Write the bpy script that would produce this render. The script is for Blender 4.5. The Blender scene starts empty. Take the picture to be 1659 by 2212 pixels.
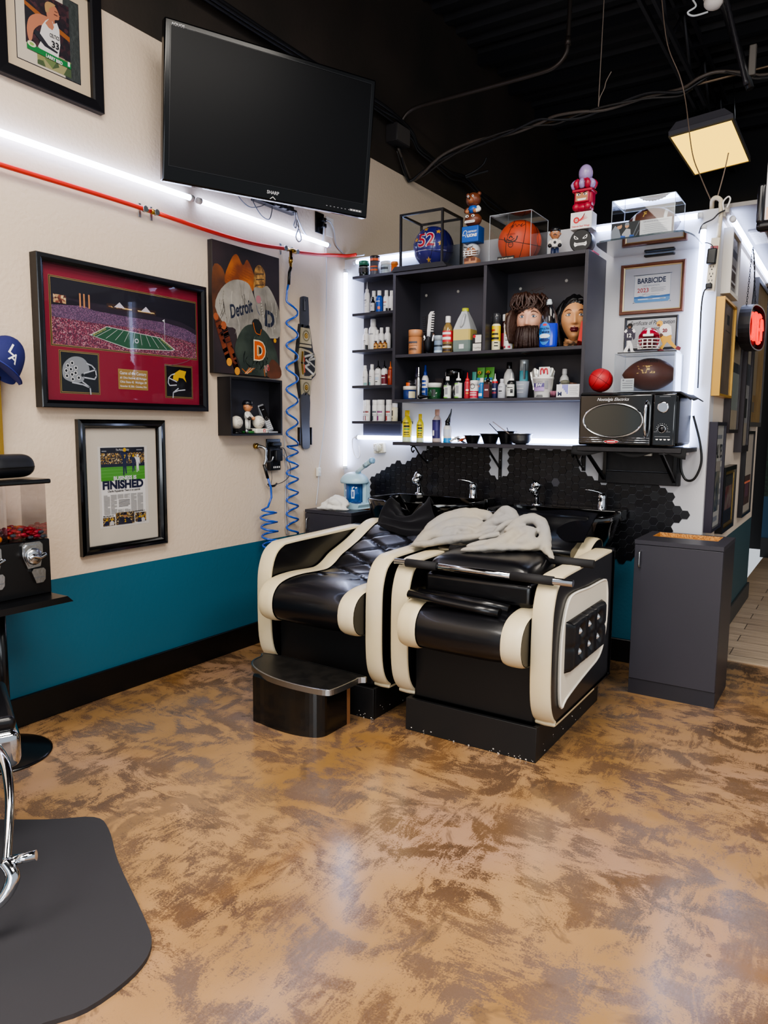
# Barber shop corner: shampoo chairs, shelves of products, framed sports memorabilia. All geometry in metres.
# Left wall is the plane x=0, the low partition is y=0, the floor z=0; the camera stands at (2.95,-4.08,1.30).
import bpy, bmesh, math, random
from mathutils import Vector, Matrix, noise
random.seed(7)
SC = bpy.context.scene
COL = SC.collection
PI = math.pi

def lin(h):
    h = h.lstrip('#'); o = []
    for i in (0, 2, 4):
        c = int(h[i:i+2], 16)/255
        o.append(c/12.92 if c <= .04045 else ((c+.055)/1.055)**2.4)
    return (o[0], o[1], o[2], 1)

_M = {}
def mat(hexc, rough=.5, metal=0., coat=0., emit=0., bump=0., bscale=60., var=None, vscale=8., spec=.5, sheen=0., trans=0., alpha=1., ehex=None, bdist=.01):
    key = (hexc, rough, metal, coat, emit, bump, bscale, var, vscale, spec, sheen, trans, alpha, ehex)
    if key in _M: return _M[key]
    m = bpy.data.materials.new('m_'+hexc.strip('#')); m.use_nodes = True
    nt = m.node_tree; b = nt.nodes['Principled BSDF']
    b.inputs['Base Color'].default_value = lin(hexc)
    b.inputs['Roughness'].default_value = rough; b.inputs['Metallic'].default_value = metal
    b.inputs['Coat Weight'].default_value = coat; b.inputs['Coat Roughness'].default_value = .08
    b.inputs['Specular IOR Level'].default_value = spec
    b.inputs['Sheen Weight'].default_value = sheen
    b.inputs['Transmission Weight'].default_value = trans
    b.inputs['Alpha'].default_value = alpha
    if emit:
        b.inputs['Emission Color'].default_value = lin(ehex or hexc); b.inputs['Emission Strength'].default_value = emit
    if bump or var:
        tc = nt.nodes.new('ShaderNodeTexCoord')
    if bump:
        n = nt.nodes.new('ShaderNodeTexNoise'); n.inputs['Scale'].default_value = bscale; n.inputs['Detail'].default_value = 4
        nt.links.new(tc.outputs['Object'], n.inputs['Vector'])
        bp = nt.nodes.new('ShaderNodeBump'); bp.inputs['Strength'].default_value = bump; bp.inputs['Distance'].default_value = bdist
        nt.links.new(n.outputs['Fac'], bp.inputs['Height']); nt.links.new(bp.outputs['Normal'], b.inputs['Normal'])
    if var:
        n = nt.nodes.new('ShaderNodeTexNoise'); n.inputs['Scale'].default_value = vscale; n.inputs['Detail'].default_value = 5
        nt.links.new(tc.outputs['Object'], n.inputs['Vector'])
        r = nt.nodes.new('ShaderNodeValToRGB'); r.color_ramp.elements[0].position = .38; r.color_ramp.elements[1].position = .62
        r.color_ramp.elements[0].color = lin(hexc); r.color_ramp.elements[1].color = lin(var)
        nt.links.new(n.outputs['Fac'], r.inputs['Fac']); nt.links.new(r.outputs['Color'], b.inputs['Base Color'])
    _M[key] = m
    return m

def clear(tint='#ffffff', refl=1.0, name='clear'):
    """thin clear sheet: see-through, with a Fresnel reflection on top"""
    key = (name, tint, refl)
    if key in _M: return _M[key]
    m = bpy.data.materials.new('m_'+name); m.use_nodes = True; nt = m.node_tree
    for n in list(nt.nodes): nt.nodes.remove(n)
    out = nt.nodes.new('ShaderNodeOutputMaterial'); mx = nt.nodes.new('ShaderNodeMixShader')
    tr = nt.nodes.new('ShaderNodeBsdfTransparent'); gl = nt.nodes.new('ShaderNodeBsdfGlossy'); fr = nt.nodes.new('ShaderNodeFresnel')
    mu = nt.nodes.new('ShaderNodeMath'); mu.operation = 'MULTIPLY'; mu.inputs[1].default_value = refl
    fr.inputs['IOR'].default_value = 1.45; gl.inputs['Roughness'].default_value = .02
    tr.inputs['Color'].default_value = lin(tint)
    nt.links.new(fr.outputs[0], mu.inputs[0]); nt.links.new(mu.outputs[0], mx.inputs[0])
    nt.links.new(tr.outputs[0], mx.inputs[1]); nt.links.new(gl.outputs[0], mx.inputs[2]); nt.links.new(mx.outputs[0], out.inputs[0])
    _M[key] = m
    return m

def speck(name, cols, scale, rough=.6, rnd=1.0):
    """small coloured cells (crowds, particle board): Voronoi cells through a stepped ramp"""
    key = ('speck', name)
    if key in _M: return _M[key]
    m = bpy.data.materials.new('m_'+name); m.use_nodes = True; nt = m.node_tree; b = nt.nodes['Principled BSDF']
    tc = nt.nodes.new('ShaderNodeTexCoord'); v = nt.nodes.new('ShaderNodeTexVoronoi'); v.inputs['Scale'].default_value = scale
    sp = nt.nodes.new('ShaderNodeSeparateColor'); r = nt.nodes.new('ShaderNodeValToRGB'); r.color_ramp.interpolation = 'CONSTANT'
    nt.links.new(tc.outputs['Object'], v.inputs['Vector']); nt.links.new(v.outputs['Color'], sp.inputs[0]); nt.links.new(sp.outputs[0], r.inputs['Fac'])
    e = r.color_ramp.elements
    while len(e) < len(cols): e.new(.5)
    for i, c in enumerate(cols):
        e[i].position = i/len(cols); e[i].color = lin(c)
    nt.links.new(r.outputs['Color'], b.inputs['Base Color']); b.inputs['Roughness'].default_value = rough
    _M[key] = m
    return m

class MB:
    """collects shapes into one mesh; local frame: x to the right, -y to the viewer, z up"""
    def __init__(s): s.bm = bmesh.new(); s.ms = []; s.M = Matrix.Identity(4)
    def mi(s, m):
        if m not in s.ms: s.ms.append(m)
        return s.ms.index(m)
    def v(s, p): return s.bm.verts.new(s.M @ Vector(p))
    def f(s, vs, m, sm=False):
        try: fc = s.bm.faces.new(vs)
        except ValueError: return None
        fc.material_index = s.mi(m); fc.smooth = sm
        return fc
    def poly(s, pts, m, sm=False): return s.f([s.v(p) for p in pts], m, sm)
    def box(s, x0, y0, z0, x1, y1, z1, m, bev=0., seg=2):
        vs = [s.v(p) for p in ((x0,y0,z0),(x1,y0,z0),(x1,y1,z0),(x0,y1,z0),(x0,y0,z1),(x1,y0,z1),(x1,y1,z1),(x0,y1,z1))]
        fs = [s.f([vs[i] for i in q], m) for q in ((0,1,5,4),(1,2,6,5),(2,3,7,6),(3,0,4,7),(4,5,6,7),(3,2,1,0))]
        if bev:
            es = list({e for q in fs for e in q.edges})
            r = bmesh.ops.bevel(s.bm, geom=es, offset=bev, segments=seg, profile=.5, affect='EDGES')
            for q in r['faces']: q.smooth = True
        return s
    def prism(s, pts, d0, d1, m, plane='xz', m2=None, sm=False):
        """polygon extruded; plane 'xz' along y, 'yz' along x, 'xy' along z; m2 = side material"""
        mp = {'xz': lambda a, b, d: (a, d, b), 'yz': lambda a, b, d: (d, a, b), 'xy': lambda a, b, d: (a, b, d)}[plane]
        A = [s.v(mp(a, b, d0)) for a, b in pts]; B = [s.v(mp(a, b, d1)) for a, b in pts]
        s.f(A, m); s.f(B[::-1], m); n = len(pts)
        for i in range(n): s.f([A[i], B[i], B[(i+1) % n], A[(i+1) % n]], m2 or m, sm)
        return s
    def flat(s, pts, y, m): return s.poly([(a, y, b) for a, b in pts], m)
    def rect(s, x0, z0, x1, z1, y, m): return s.flat([(x0,z0),(x1,z0),(x1,z1),(x0,z1)], y, m)
    def disc(s, x, z, r, y, m, n=20, rz=None, a0=0.):
        return s.flat([(x+r*math.cos(a0+2*PI*i/n), z+(rz or r)*math.sin(a0+2*PI*i/n)) for i in range(n)], y, m)
    def annul(s, x, z, r0, r1, y, m, n=24, k=1.):
        for i in range(n):
            a, b = 2*PI*i/n, 2*PI*(i+1)/n
            s.flat([(x+r0*math.cos(a), z+k*r0*math.sin(a)), (x+r1*math.cos(a), z+k*r1*math.sin(a)), (x+r1*math.cos(b), z+k*r1*math.sin(b)), (x+r0*math.cos(b), z+k*r0*math.sin(b))], y, m)
    def line(s, pts, w, y, m):
        """flat stroke along pts in the xz plane"""
        for (a, b), (c, d) in zip(pts[:-1], pts[1:]):
            L = math.hypot(c-a, d-b) or 1; nx, nz = -(d-b)/L*w/2, (c-a)/L*w/2
            ex, ez = (c-a)/L*w*.3, (d-b)/L*w*.3
            s.flat([(a-ex-nx, b-ez-nz), (c+ex-nx, d+ez-nz), (c+ex+nx, d+ez+nz), (a-ex+nx, b-ez+nz)], y, m)
    def lathe(s, prof, m, c=(0,0,0), n=20, sm=True, sx=1., sy=1., mats=None, axis='z', caps=True):
        cx, cy, cz = c; rings = []
        for r, z in prof:
            ring = []
            for i in range(n):
                a = 2*PI*i/n; u, w = r*math.cos(a)*sx, r*math.sin(a)*sy
                p = (cx+u, cy+w, cz+z) if axis == 'z' else ((cx+z, cy+u, cz+w) if axis == 'x' else (cx+u, cy-z, cz+w))
                ring.append(s.v(p))
            rings.append(ring)
        for k in range(len(rings)-1):
            mm = mats[k] if mats else m
            for i in range(n): s.f([rings[k][i], rings[k][(i+1) % n], rings[k+1][(i+1) % n], rings[k+1][i]], mm, sm)
        if caps:
            if prof[0][0] > 1e-4: s.f(rings[0][::-1], mats[0] if mats else m)
            if prof[-1][0] > 1e-4: s.f(rings[-1], mats[-1] if mats else m)
        return s
    def cyl(s, p0, p1, r0, m, r1=None, n=14): return s.tube([p0, p1], r0, m, n=n, r1=r1)
    def ball(s, c, r, m, sx=1., sy=1., sz=1., n=20, k=12, fn=None, mfn=None):
        rows = []
        for j in range(k+1):
            t = PI*j/k; row = []
            for i in range(n):
                a = 2*PI*i/n; d = Vector((math.sin(t)*math.cos(a)*sx, math.sin(t)*math.sin(a)*sy, math.cos(t)*sz))
                q = d*r if fn is None else fn(d, r)
                row.append(s.v((c[0]+q[0], c[1]+q[1], c[2]+q[2])))
            rows.append(row)
        for j in range(k):
            for i in range(n):
                vs = [rows[j][i], rows[j+1][i], rows[j+1][(i+1) % n], rows[j][(i+1) % n]]
                mm = m
                if mfn:
                    t = PI*(j+.5)/k; a = 2*PI*(i+.5)/n
                    mm = mfn(Vector((math.sin(t)*math.cos(a), math.sin(t)*math.sin(a), math.cos(t)))) or m
                s.f(vs, mm, True)
        return s
    def tube(s, pts, r, m, n=8, r1=None, closed=False, smooth=0, rs=None, flat=1.):
        P = [Vector(p) for p in pts]
        if smooth: P, rs = cat(P, smooth, closed, rs)
        N = len(P); rings = []; up = None
        for i, p in enumerate(P):
            if closed: t = P[(i+1) % N]-P[i-1]
            else: t = P[min(i+1, N-1)]-P[max(i-1, 0)]
            if t.length < 1e-9: t = Vector((0,0,1))
            t.normalize()
            if up is None:
                up = Vector((0,0,1)) if abs(t.z) < .9 else Vector((0,1,0))
            x = t.cross(up)
            if x.length < 1e-6: x = t.cross(Vector((1,.3,0)))
            x.normalize(); yv = x.cross(t).normalized(); up = yv
            rr = rs[i] if rs else (r if r1 is None else r+(r1-r)*i/(N-1))
            rings.append([s.v(p+x*math.cos(2*PI*k/n)*rr+yv*math.sin(2*PI*k/n)*rr*flat) for k in range(n)])
        for i in range(N if closed else N-1):
            A, B = rings[i], rings[(i+1) % N]
            for k in range(n): s.f([A[k], A[(k+1) % n], B[(k+1) % n], B[k]], m, True)
        if not closed:
            s.f(rings[0][::-1], m); s.f(rings[-1], m)
        return s
    def text(s, body, size, x, z, y, m, align='C', bold=0., w=None, shear=0., rot=0., thick=0., fn=None, maxw=None):
        """lettering lying on the plane y, reading from the front; (x,z) = anchor on the baseline"""
        cu = bpy.data.curves.new('t', 'FONT'); cu.body = body; cu.size = size; cu.shear = shear; cu.offset = bold; cu.resolution_u = 3
        if thick: cu.extrude = thick
        ob = bpy.data.objects.new('t', cu); me = ob.to_mesh()
        if me and len(me.vertices):
            xs = [q.co.x for q in me.vertices]; x0, x1 = min(xs), max(xs); k = 1.
            if w: k = w/max(x1-x0, 1e-6)
            elif maxw and x1-x0 > maxw: k = maxw/(x1-x0)
            o = {'C': (x0+x1)/2, 'L': x0, 'R': x1}[align]; cr, sr = math.cos(rot), math.sin(rot)
            vs = []
            for q in me.vertices:
                a, b = (q.co.x-o)*k, q.co.y; a, b = a*cr-b*sr, a*sr+b*cr
                p = (x+a, y-q.co.z, z+b)
                vs.append(s.v(fn(p) if fn else p))
            for pl in me.polygons: s.f([vs[i] for i in pl.vertices], m)
        ob.to_mesh_clear(); bpy.data.objects.remove(ob); bpy.data.curves.remove(cu)
        return s
    def ring(s, w, h, prof, m, c=(0,0), close=True):
        """rectangular moulding w x h centred on c in the xz plane; prof = [(inset, y)]"""
        L = []
        for ins, y in prof:
            a, b = w/2-ins, h/2-ins
            L.append([s.v((c[0]+p, y, c[1]+q)) for p, q in ((-a,-b),(a,-b),(a,b),(-a,b))])
        K = len(L)
        for k in range(K if close else K-1):
            A, B = L[k], L[(k+1) % K]
            for i in range(4): s.f([A[i], A[(i+1) % 4], B[(i+1) % 4], B[i]], m)
        return s
    def grid(s, fn, nu, nv, m, sm=True, wrapu=False):
        V = [[s.v(fn(i/nu, j/nv)) for i in range(nu if wrapu else nu+1)] for j in range(nv+1)]
        for j in range(nv):
            for i in range(nu):
                i2 = (i+1) % nu if wrapu else i+1
                s.f([V[j][i], V[j][i2], V[j+1][i2], V[j+1][i]], m, sm)
        return V
    def build(s, name, parent=None, loc=None, rz=0., label=None, cat=None, group=None, kind=None, rot=None, auto=None):
        me = bpy.data.meshes.new(name)
        bmesh.ops.remove_doubles(s.bm, verts=s.bm.verts, dist=1e-6) if False else None
        s.bm.normal_update(); s.bm.to_mesh(me); s.bm.free()
        for m in s.ms: me.materials.append(m)
        o = bpy.data.objects.new(name, me); COL.objects.link(o)
        if parent: o.parent = parent
        if loc is not None: o.location = loc
        o.rotation_euler = rot if rot else (0, 0, rz)
        if label: o['label'] = label
        if cat: o['category'] = cat
        if group: o['group'] = group
        if kind: o['kind'] = kind
        return o

def cat(P, k, closed=False, rs=None):
    """Catmull-Rom through the points, k steps per span"""
    N = len(P); out = []; ro = [] if rs else None
    for i in range(N if closed else N-1):
        g = (lambda j: P[j % N]) if closed else (lambda j: P[min(max(j, 0), N-1)])
        p0, p1, p2, p3 = g(i-1), g(i), g(i+1), g(i+2)
        for j in range(k):
            t = j/k
            out.append(.5*((2*p1)+(p2-p0)*t+(2*p0-5*p1+4*p2-p3)*t*t+(3*p1-p0-3*p2+p3)*t**3))
            if rs: ro.append(rs[i]+(rs[(i+1) % N]-rs[i])*t)
    if not closed:
        out.append(P[-1])
        if rs: ro.append(rs[-1])
    return out, ro

def cat2(pts, k=6, closed=False):
    P, _ = cat([Vector((a, b, 0)) for a, b in pts], k, closed)
    return [(p.x, p.y) for p in P]

def T(name, label, cat_, loc=(0,0,0), rz=0., group=None, rot=None):
    o = bpy.data.objects.new(name, None); COL.objects.link(o); o.location = loc; o.rotation_euler = rot or (0, 0, rz)
    o.empty_display_size = .05
    o['label'] = label; o['category'] = cat_
    if group: o['group'] = group
    return o

def dup(root, loc, label, rz=None, group=None):
    """copy of a thing with its parts and sub-parts"""
    r = root.copy(); COL.objects.link(r); r.location = loc; r['label'] = label
    if rz is not None: r.rotation_euler = (0, 0, rz)
    if group: r['group'] = group
    for ch in list(root.children):
        c = ch.copy(); COL.objects.link(c); c.parent = r
        for g in list(ch.children):
            d = g.copy(); COL.objects.link(d); d.parent = c
    return r
LW = PI/2      # rotation of things hung on the left wall (and on the corridor side of the partition)

# ---------------------------------------------------------------- common materials
BLK = mat('#0b0b0d', .35); BLKM = mat('#101013', .55); BLKG = mat('#050506', .08, coat=.6); LAM = mat('#34333b', .38, bump=.02, bscale=300, bdist=.002)
LAMD = mat('#26252c', .42); WHT = mat('#e9e8e6', .45); CHR = mat('#c9cbd0', .09, metal=1.); STEEL = mat('#a9abad', .28, metal=1.)
BRASS = mat('#b08d4a', .25, metal=1.); GREY = mat('#8b8d92', .5); IVORY = mat('#dcd3bf', .45); RED = mat('#c02026', .4)
LEA = mat('#0c0c10', .3, bump=.05, bscale=220, coat=.15, bdist=.003); CREAM = mat('#d9ccae', .42, bump=.04, bscale=200, var='#cfbf9a', vscale=3, bdist=.002)
PAPER = mat('#eae4da', .7); INK = mat('#1c1c20', .6); NAVY = mat('#1a2145', .6); GLASS = clear('#fbfcff', .45, 'picture_glass'); ACR = clear('#f4f7fa', .9, 'acrylic')
ACRE = mat('#dfe7ee', .15, alpha=.55); WOOD = mat('#6b4630', .4, var='#7d5238', vscale=14); GOLD = mat('#b8944e', .3, metal=.9)
LED = mat('#f4f8ff', .5, emit=15., ehex='#c2d2ff'); LEDCAP = mat('#d5d8dd', .4)
SKIN = mat('#d09a72', .5)
# ---------------------------------------------------------------- setting
def floor_mat():
    m = bpy.data.materials.new('m_stained_concrete'); m.use_nodes = True; nt = m.node_tree; b = nt.nodes['Principled BSDF']; L = nt.links.new
    tc = nt.nodes.new('ShaderNodeTexCoord')
    def nz(scale, det=4, dist=0., off=0., stretch=None, rot=0., rough=.5):
        mp = nt.nodes.new('ShaderNodeMapping'); mp.inputs['Location'].default_value = (off, off*.7, 0); mp.inputs['Rotation'].default_value = (0, 0, rot)
        if stretch: mp.inputs['Scale'].default_value = stretch
        L(tc.outputs['Object'], mp.inputs['Vector']); n = nt.nodes.new('ShaderNodeTexNoise')
        n.inputs['Scale'].default_value = scale; n.inputs['Detail'].default_value = det; n.inputs['Distortion'].default_value = dist; n.inputs['Roughness'].default_value = rough
        L(mp.outputs[0], n.inputs['Vector']); return n.outputs['Fac']
    def ma(op, a, c):
        n = nt.nodes.new('ShaderNodeMath'); n.operation = op
        for i, q in enumerate((a, c)):
            if isinstance(q, (int, float)): n.inputs[i].default_value = q
            else: L(q, n.inputs[i])
        return n.outputs[0]
    def ramp(x, *st):
        r = nt.nodes.new('ShaderNodeValToRGB'); e = r.color_ramp.elements
        while len(e) < len(st): e.new(.5)
        for i, (p, c) in enumerate(st): e[i].position = p; e[i].color = lin(c)
        L(x, r.inputs['Fac']); return r.outputs['Color']
    def mix(f, a, c):
        n = nt.nodes.new('ShaderNodeMixRGB'); L(f, n.inputs['Fac']) if not isinstance(f, float) else setattr(n.inputs['Fac'], 'default_value', f)
        for i, q in ((1, a), (2, c)):
            if isinstance(q, str): n.inputs[i].default_value = lin(q)
            else: L(q, n.inputs[i])
        return n.outputs[0]
    big = nz(5.6, 4, 1.1, 3.1, (1., 1.3, 1.), .5)
    sw = nz(26, 6, 1.6, 1.7, (1., .3, 1.), .75, .7)
    sw2 = nz(30, 6, 1.4, 6.3, (.32, 1., 1.), .35, .7)
    pick = ramp(nz(2.2, 2, 0., 12.), (.45, '#000000'), (.55, '#ffffff'))
    st = mix(pick, sw, sw2); fine = nz(190, 3, .3, 5., None, 0., .7)
    f = ma('ADD', big, ma('MULTIPLY', ma('SUBTRACT', st, .5), .78)); f = ma('ADD', f, ma('MULTIPLY', ma('SUBTRACT', fine, .5), .6))
    tan = ramp(nz(1.5, 3, .4, 9.), (.3, '#937044'), (.5, '#a68158'), (.7, '#a9866c'))
    brn = ramp(nz(1.9, 3, .5, 4.), (.3, '#5c4636'), (.5, '#735840'), (.7, '#6f5d52'))
    c = mix(ramp(f, (.44, '#000000'), (.54, '#ffffff')), brn, tan)
    lil = ramp(nz(.95, 3, .3, 21.), (.5, '#000000'), (.66, '#ffffff'))
    c = mix(ma('MULTIPLY', lil, ramp(f, (.4, '#a0a0a0'), (.62, '#202020'))), c, '#8a7a7c')
    org = ramp(nz(1.7, 4, .8, 33.), (.58, '#000000'), (.72, '#ffffff'))
    c = mix(ma('MULTIPLY', org, .55), c, '#8f6430')
    dk = ramp(nz(3.1, 5, .9, 41., None, 0., .65), (.6, '#000000'), (.64, '#ffffff'))
    c = mix(ma('MULTIPLY', dk, .55), c, '#5c4a3c')
    spot = ramp(nz(9, 2, .4, 14.), (.74, '#000000'), (.75, '#ffffff'))
    c = mix(ma('MULTIPLY', spot, .7), c, '#54402f')
    L(c, b.inputs['Base Color'])
    rr = ma('ADD', .2, ma('MULTIPLY', f, .2)); L(rr, b.inputs['Roughness'])
    b.inputs['Coat Weight'].default_value = 1.; b.inputs['Coat Roughness'].default_value = .17; b.inputs['Specular IOR Level'].default_value = .45
    bp = nt.nodes.new('ShaderNodeBump'); bp.inputs['Strength'].default_value = .12; bp.inputs['Distance'].default_value = .004
    L(f, bp.inputs['Height']); L(bp.outputs[0], b.inputs['Normal'])
    return m

def plank_mat():
    m = bpy.data.materials.new('m_planks'); m.use_nodes = True; nt = m.node_tree; b = nt.nodes['Principled BSDF']; L = nt.links.new
    tc = nt.nodes.new('ShaderNodeTexCoord'); br = nt.nodes.new('ShaderNodeTexBrick')
    br.inputs['Scale'].default_value = 1.; br.inputs['Brick Width'].default_value = 1.2; br.inputs['Row Height'].default_value = .16; br.inputs['Mortar Size'].default_value = .003
    br.inputs['Color1'].default_value = lin('#9d8b78'); br.inputs['Color2'].default_value = lin('#b3a18c'); br.inputs['Mortar'].default_value = lin('#5d5046')
    L(tc.outputs['Object'], br.inputs['Vector'])
    mp = nt.nodes.new('ShaderNodeMapping'); mp.inputs['Scale'].default_value = (2, 30, 2); L(tc.outputs['Object'], mp.inputs['Vector'])
    n = nt.nodes.new('ShaderNodeTexNoise'); n.inputs['Scale'].default_value = 2.; n.inputs['Detail'].default_value = 6; L(mp.outputs[0], n.inputs['Vector'])
    mx = nt.nodes.new('ShaderNodeMixRGB'); mx.blend_type = 'OVERLAY'; mx.inputs['Fac'].default_value = .6
    L(br.outputs['Color'], mx.inputs[1]); L(n.outputs['Fac'], mx.inputs[2]); L(mx.outputs[0], b.inputs['Base Color']); b.inputs['Roughness'].default_value = .4
    return m

BEIGE = mat('#d2bfaa', .75, bump=.35, bscale=55, bdist=.006); TEAL = mat('#215a70', .6, bump=.25, bscale=55, bdist=.005)
BWALL = mat('#2c2722', .6, bump=.2, bscale=40, var='#39302a', vscale=1.5, bdist=.004); PWALL = mat('#c6c6ca', .6, bump=.06, bscale=25, bdist=.003)
CEILM = mat('#100f14', .6)

mb = MB(); mb.poly([(-.3,-8,0),(7,-8,0),(7,.37,0),(2.29,.37,0),(2.29,.05,0),(-.3,.05,0)], floor_mat()); mb.build('floor', kind='structure')
mb = MB(); mb.poly([(2.2,.37,0),(7,.37,0),(7,5.2,0),(2.2,5.2,0)], plank_mat()); mb.build('floor', kind='structure')
mb = MB(); mb.box(2.29,.355,0,7,.385,.006, mat('#b9a68e', .5)); mb.build('trim_1', kind='structure')
# left wall: teal dado, beige field, black band up to the roof deck
mb = MB(); x0 = -.12
for z0, z1, m in ((0,.61,TEAL),(.61,3.11,BEIGE),(3.11,4.52,BWALL)): mb.box(x0,-8,z0,0,4.85,z1,m)
mb.build('wall_left', kind='structure')
mb = MB(); mb.box(0,-8,0,.018,-.001,.13, BLK, .004); mb.build('baseboard_left', kind='structure')
mb = MB(); mb.box(0,-.018,0,2.29,0,.13, BLK, .004); mb.build('baseboard_back', kind='structure')
# the low partition (2.38 m) with its corridor side
mb = MB()
mb.box(0,0,0,2.29,.12,.61, TEAL); mb.box(0,0,.61,2.29,.12,2.38, PWALL)
mb.build('wall_back', kind='structure')
mb = MB(); mb.box(2.17,.12,0,2.29,2.13,.63, mat('#2c4a52', .6)); mb.box(2.17,.12,.63,2.29,2.13,2.38, mat('#cfc2b4', .65, bump=.1, bscale=30)); mb.build('wall_right', kind='structure')
mb = MB(); mb.box(2.29,.02,0,2.305,2.145,.12, mat('#3a3a3a', .5), .003); mb.build('baseboard_right', kind='structure')
mb = MB(); mb.box(2.285,.0,2.335,2.31,2.13,2.38, mat('#b9b4ad', .5), .004); mb.box(2.31,.0,2.355,2.325,2.13,2.38, mat('#b9b4ad', .5)); mb.build('trim_2', kind='structure')
# dropped ceiling over the corridor
mb = MB(); mb.box(2.29,.02,2.38,6.5,4.7,2.40, mat('#8d8b8a', .7)); mb.build('ceiling_2', kind='structure')
mb = MB(); mb.box(-.12,4.73,0,7,4.85,4.52, mat('#141215', .6)); mb.build('wall_back_far', kind='structure')
mb = MB(); mb.box(2.17,4.2,0,5,4.24,.62, mat('#16405c', .6)); mb.box(2.17,4.2,.62,5,4.24,2.38, speck('foliage', ['#0d1e14','#12291a','#0a150e','#173420'], 60)); mb.box(2.17,4.19,0,5,4.2,.2, BLK); mb.build('wall_back_corridor', kind='structure')
# corrugated roof deck with joists along x
mb = MB(); y = -8.
while y < 4.7:
    mb.poly([(-.12,y,4.45),(7,y,4.45),(7,y+.09,4.45),(-.12,y+.09,4.45)], CEILM); mb.poly([(-.12,y+.09,4.45),(7,y+.09,4.45),(7,y+.11,4.41),(-.12,y+.11,4.41)], CEILM)
    mb.poly([(-.12,y+.11,4.41),(7,y+.11,4.41),(7,y+.18,4.41),(-.12,y+.18,4.41)], CEILM); mb.poly([(-.12,y+.18,4.41),(7,y+.18,4.41),(7,y+.2,4.45),(-.12,y+.2,4.45)], CEILM)
    y += .2
for y in (1.9, 2.55, 3.2, 3.85, 4.5): mb.box(0,y,4.33,7,y+.06,4.41, mat('#17161b', .5))
mb.build('ceiling', kind='structure')

# hexagon tiles on the partition: every tile bevelled, one panel
def inside(x, z, P):
    c = False; j = len(P)-1
    for i in range(len(P)):
        if (P[i][1] > z) != (P[j][1] > z) and x < (P[j][0]-P[i][0])*(z-P[i][1])/(P[j][1]-P[i][1])+P[i][0]: c = not c
        j = i
    return c
HEXP = [(.196,.892),(.259,.981),(.36,1.028),(.501,1.081),(.621,1.106),(.643,1.165),(1.09,1.172),(1.104,1.106),(1.094,1.022),(1.125,.976),(1.165,.964),(1.184,1.026),(1.181,1.122),(1.218,1.165),(1.609,1.169),(1.625,1.084),(1.659,1.046),(1.734,1.0),(2.079,1.02),(2.095,.961),(2.142,.925),(2.198,.862),(2.214,.827),(2.183,.8),(2.138,.766),(2.117,.72),(1.99,.585),(1.853,.565),(.5,.565),(.3,.7)]
mb = MB(); s = .0262; hh = s*math.sqrt(3)/2; hm = [mat('#111015', .34), mat('#141319', .32), mat('#0f0e13', .36)]; rg = random.Random(3)
i = 0; x = .12
while x < 2.3:
    z = .55+(hh if i % 2 else 0)
    while z < 1.2:
        if inside(x, z, HEXP):
            m = rg.choice(hm)
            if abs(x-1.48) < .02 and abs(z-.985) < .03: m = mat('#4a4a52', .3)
            dy = -.004-rg.random()*.0012; ti = rg.uniform(-.0012,.0012)
            O = [(x+(s-.0006)*math.cos(PI/3*k), z+(s-.0006)*math.sin(PI/3*k)) for k in range(6)]
            I = [(x+(s-.0013)*math.cos(PI/3*k), z+(s-.0013)*math.sin(PI/3*k)) for k in range(6)]
            B = [mb.v((a, 0, b)) for a, b in O]; A = [mb.v((a, dy*.6, b)) for a, b in O]; D = [mb.v((a, dy+ti*(a-x)/s, b)) for a, b in I]
            for k in range(6):
                mb.f([B[k], B[(k+1) % 6], A[(k+1) % 6], A[k]], m); mb.f([A[k], A[(k+1) % 6], D[(k+1) % 6], D[k]], m)
            mb.f(D, m)
        z += 2*hh
    x += 1.5*s; i += 1
mb.build('hexagon_tile_panel', loc=(0,-.0005,0), label='matte black hexagon tile backsplash with ragged edges behind the shampoo bowls', cat='wall tiles')

# ---------------------------------------------------------------- camera
cam = bpy.data.cameras.new('camera'); co = bpy.data.objects.new('camera', cam); COL.objects.link(co)
cam.sensor_width = 36; cam.sensor_fit = 'AUTO'; cam.lens = 1592.0/2212*36
R_ = Vector((.84045237,.54181329,.0088414)); D_ = Vector((.07101555,-.09395362,-.99304054)); F_ = Vector((-.53721188,.83523115,-.11744071))
co.matrix_world = Matrix(((R_.x,-D_.x,-F_.x,2.952),(R_.y,-D_.y,-F_.y,-4.084),(R_.z,-D_.z,-F_.z,1.30),(0,0,0,1)))
SC.camera = co

# ---------------------------------------------------------------- light
w = bpy.data.worlds.new('world'); SC.world = w; w.use_nodes = True
w.node_tree.nodes['Background'].inputs[0].default_value = (.86,.93,1.,1); w.node_tree.nodes['Background'].inputs[1].default_value = .55
def area(name, loc, rot, sx, sy, e, col):
    l = bpy.data.lights.new(name, 'AREA'); l.shape = 'RECTANGLE'; l.size = sx; l.size_y = sy; l.energy = e; l.color = col
    o = bpy.data.objects.new(name, l); COL.objects.link(o); o.location = loc; o.rotation_euler = rot
    return o
area('ceiling_fixture_light', (2.2,-3.4,3.9), (0,0,0), 1.2, 2.4, 125, (1,.93,.84))
area('ceiling_fixture_light', (4.6,-2.6,3.9), (0,0,0), 1.2, 2.4, 110, (1,.94,.86))
area('ceiling_fixture_light', (1.2,-6.0,3.9), (0,0,0), 1.2, 2.4, 110, (1,.94,.86))
area('storefront_window_light', (4.2,-7.6,1.7), (math.radians(90),0,math.radians(12)), 3.6, 2.4, 120, (.9,.95,1))
area('corridor_light', (3.4,2.6,2.36), (0,0,0), .6, .6, 8, (1,.9,.8))
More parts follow.
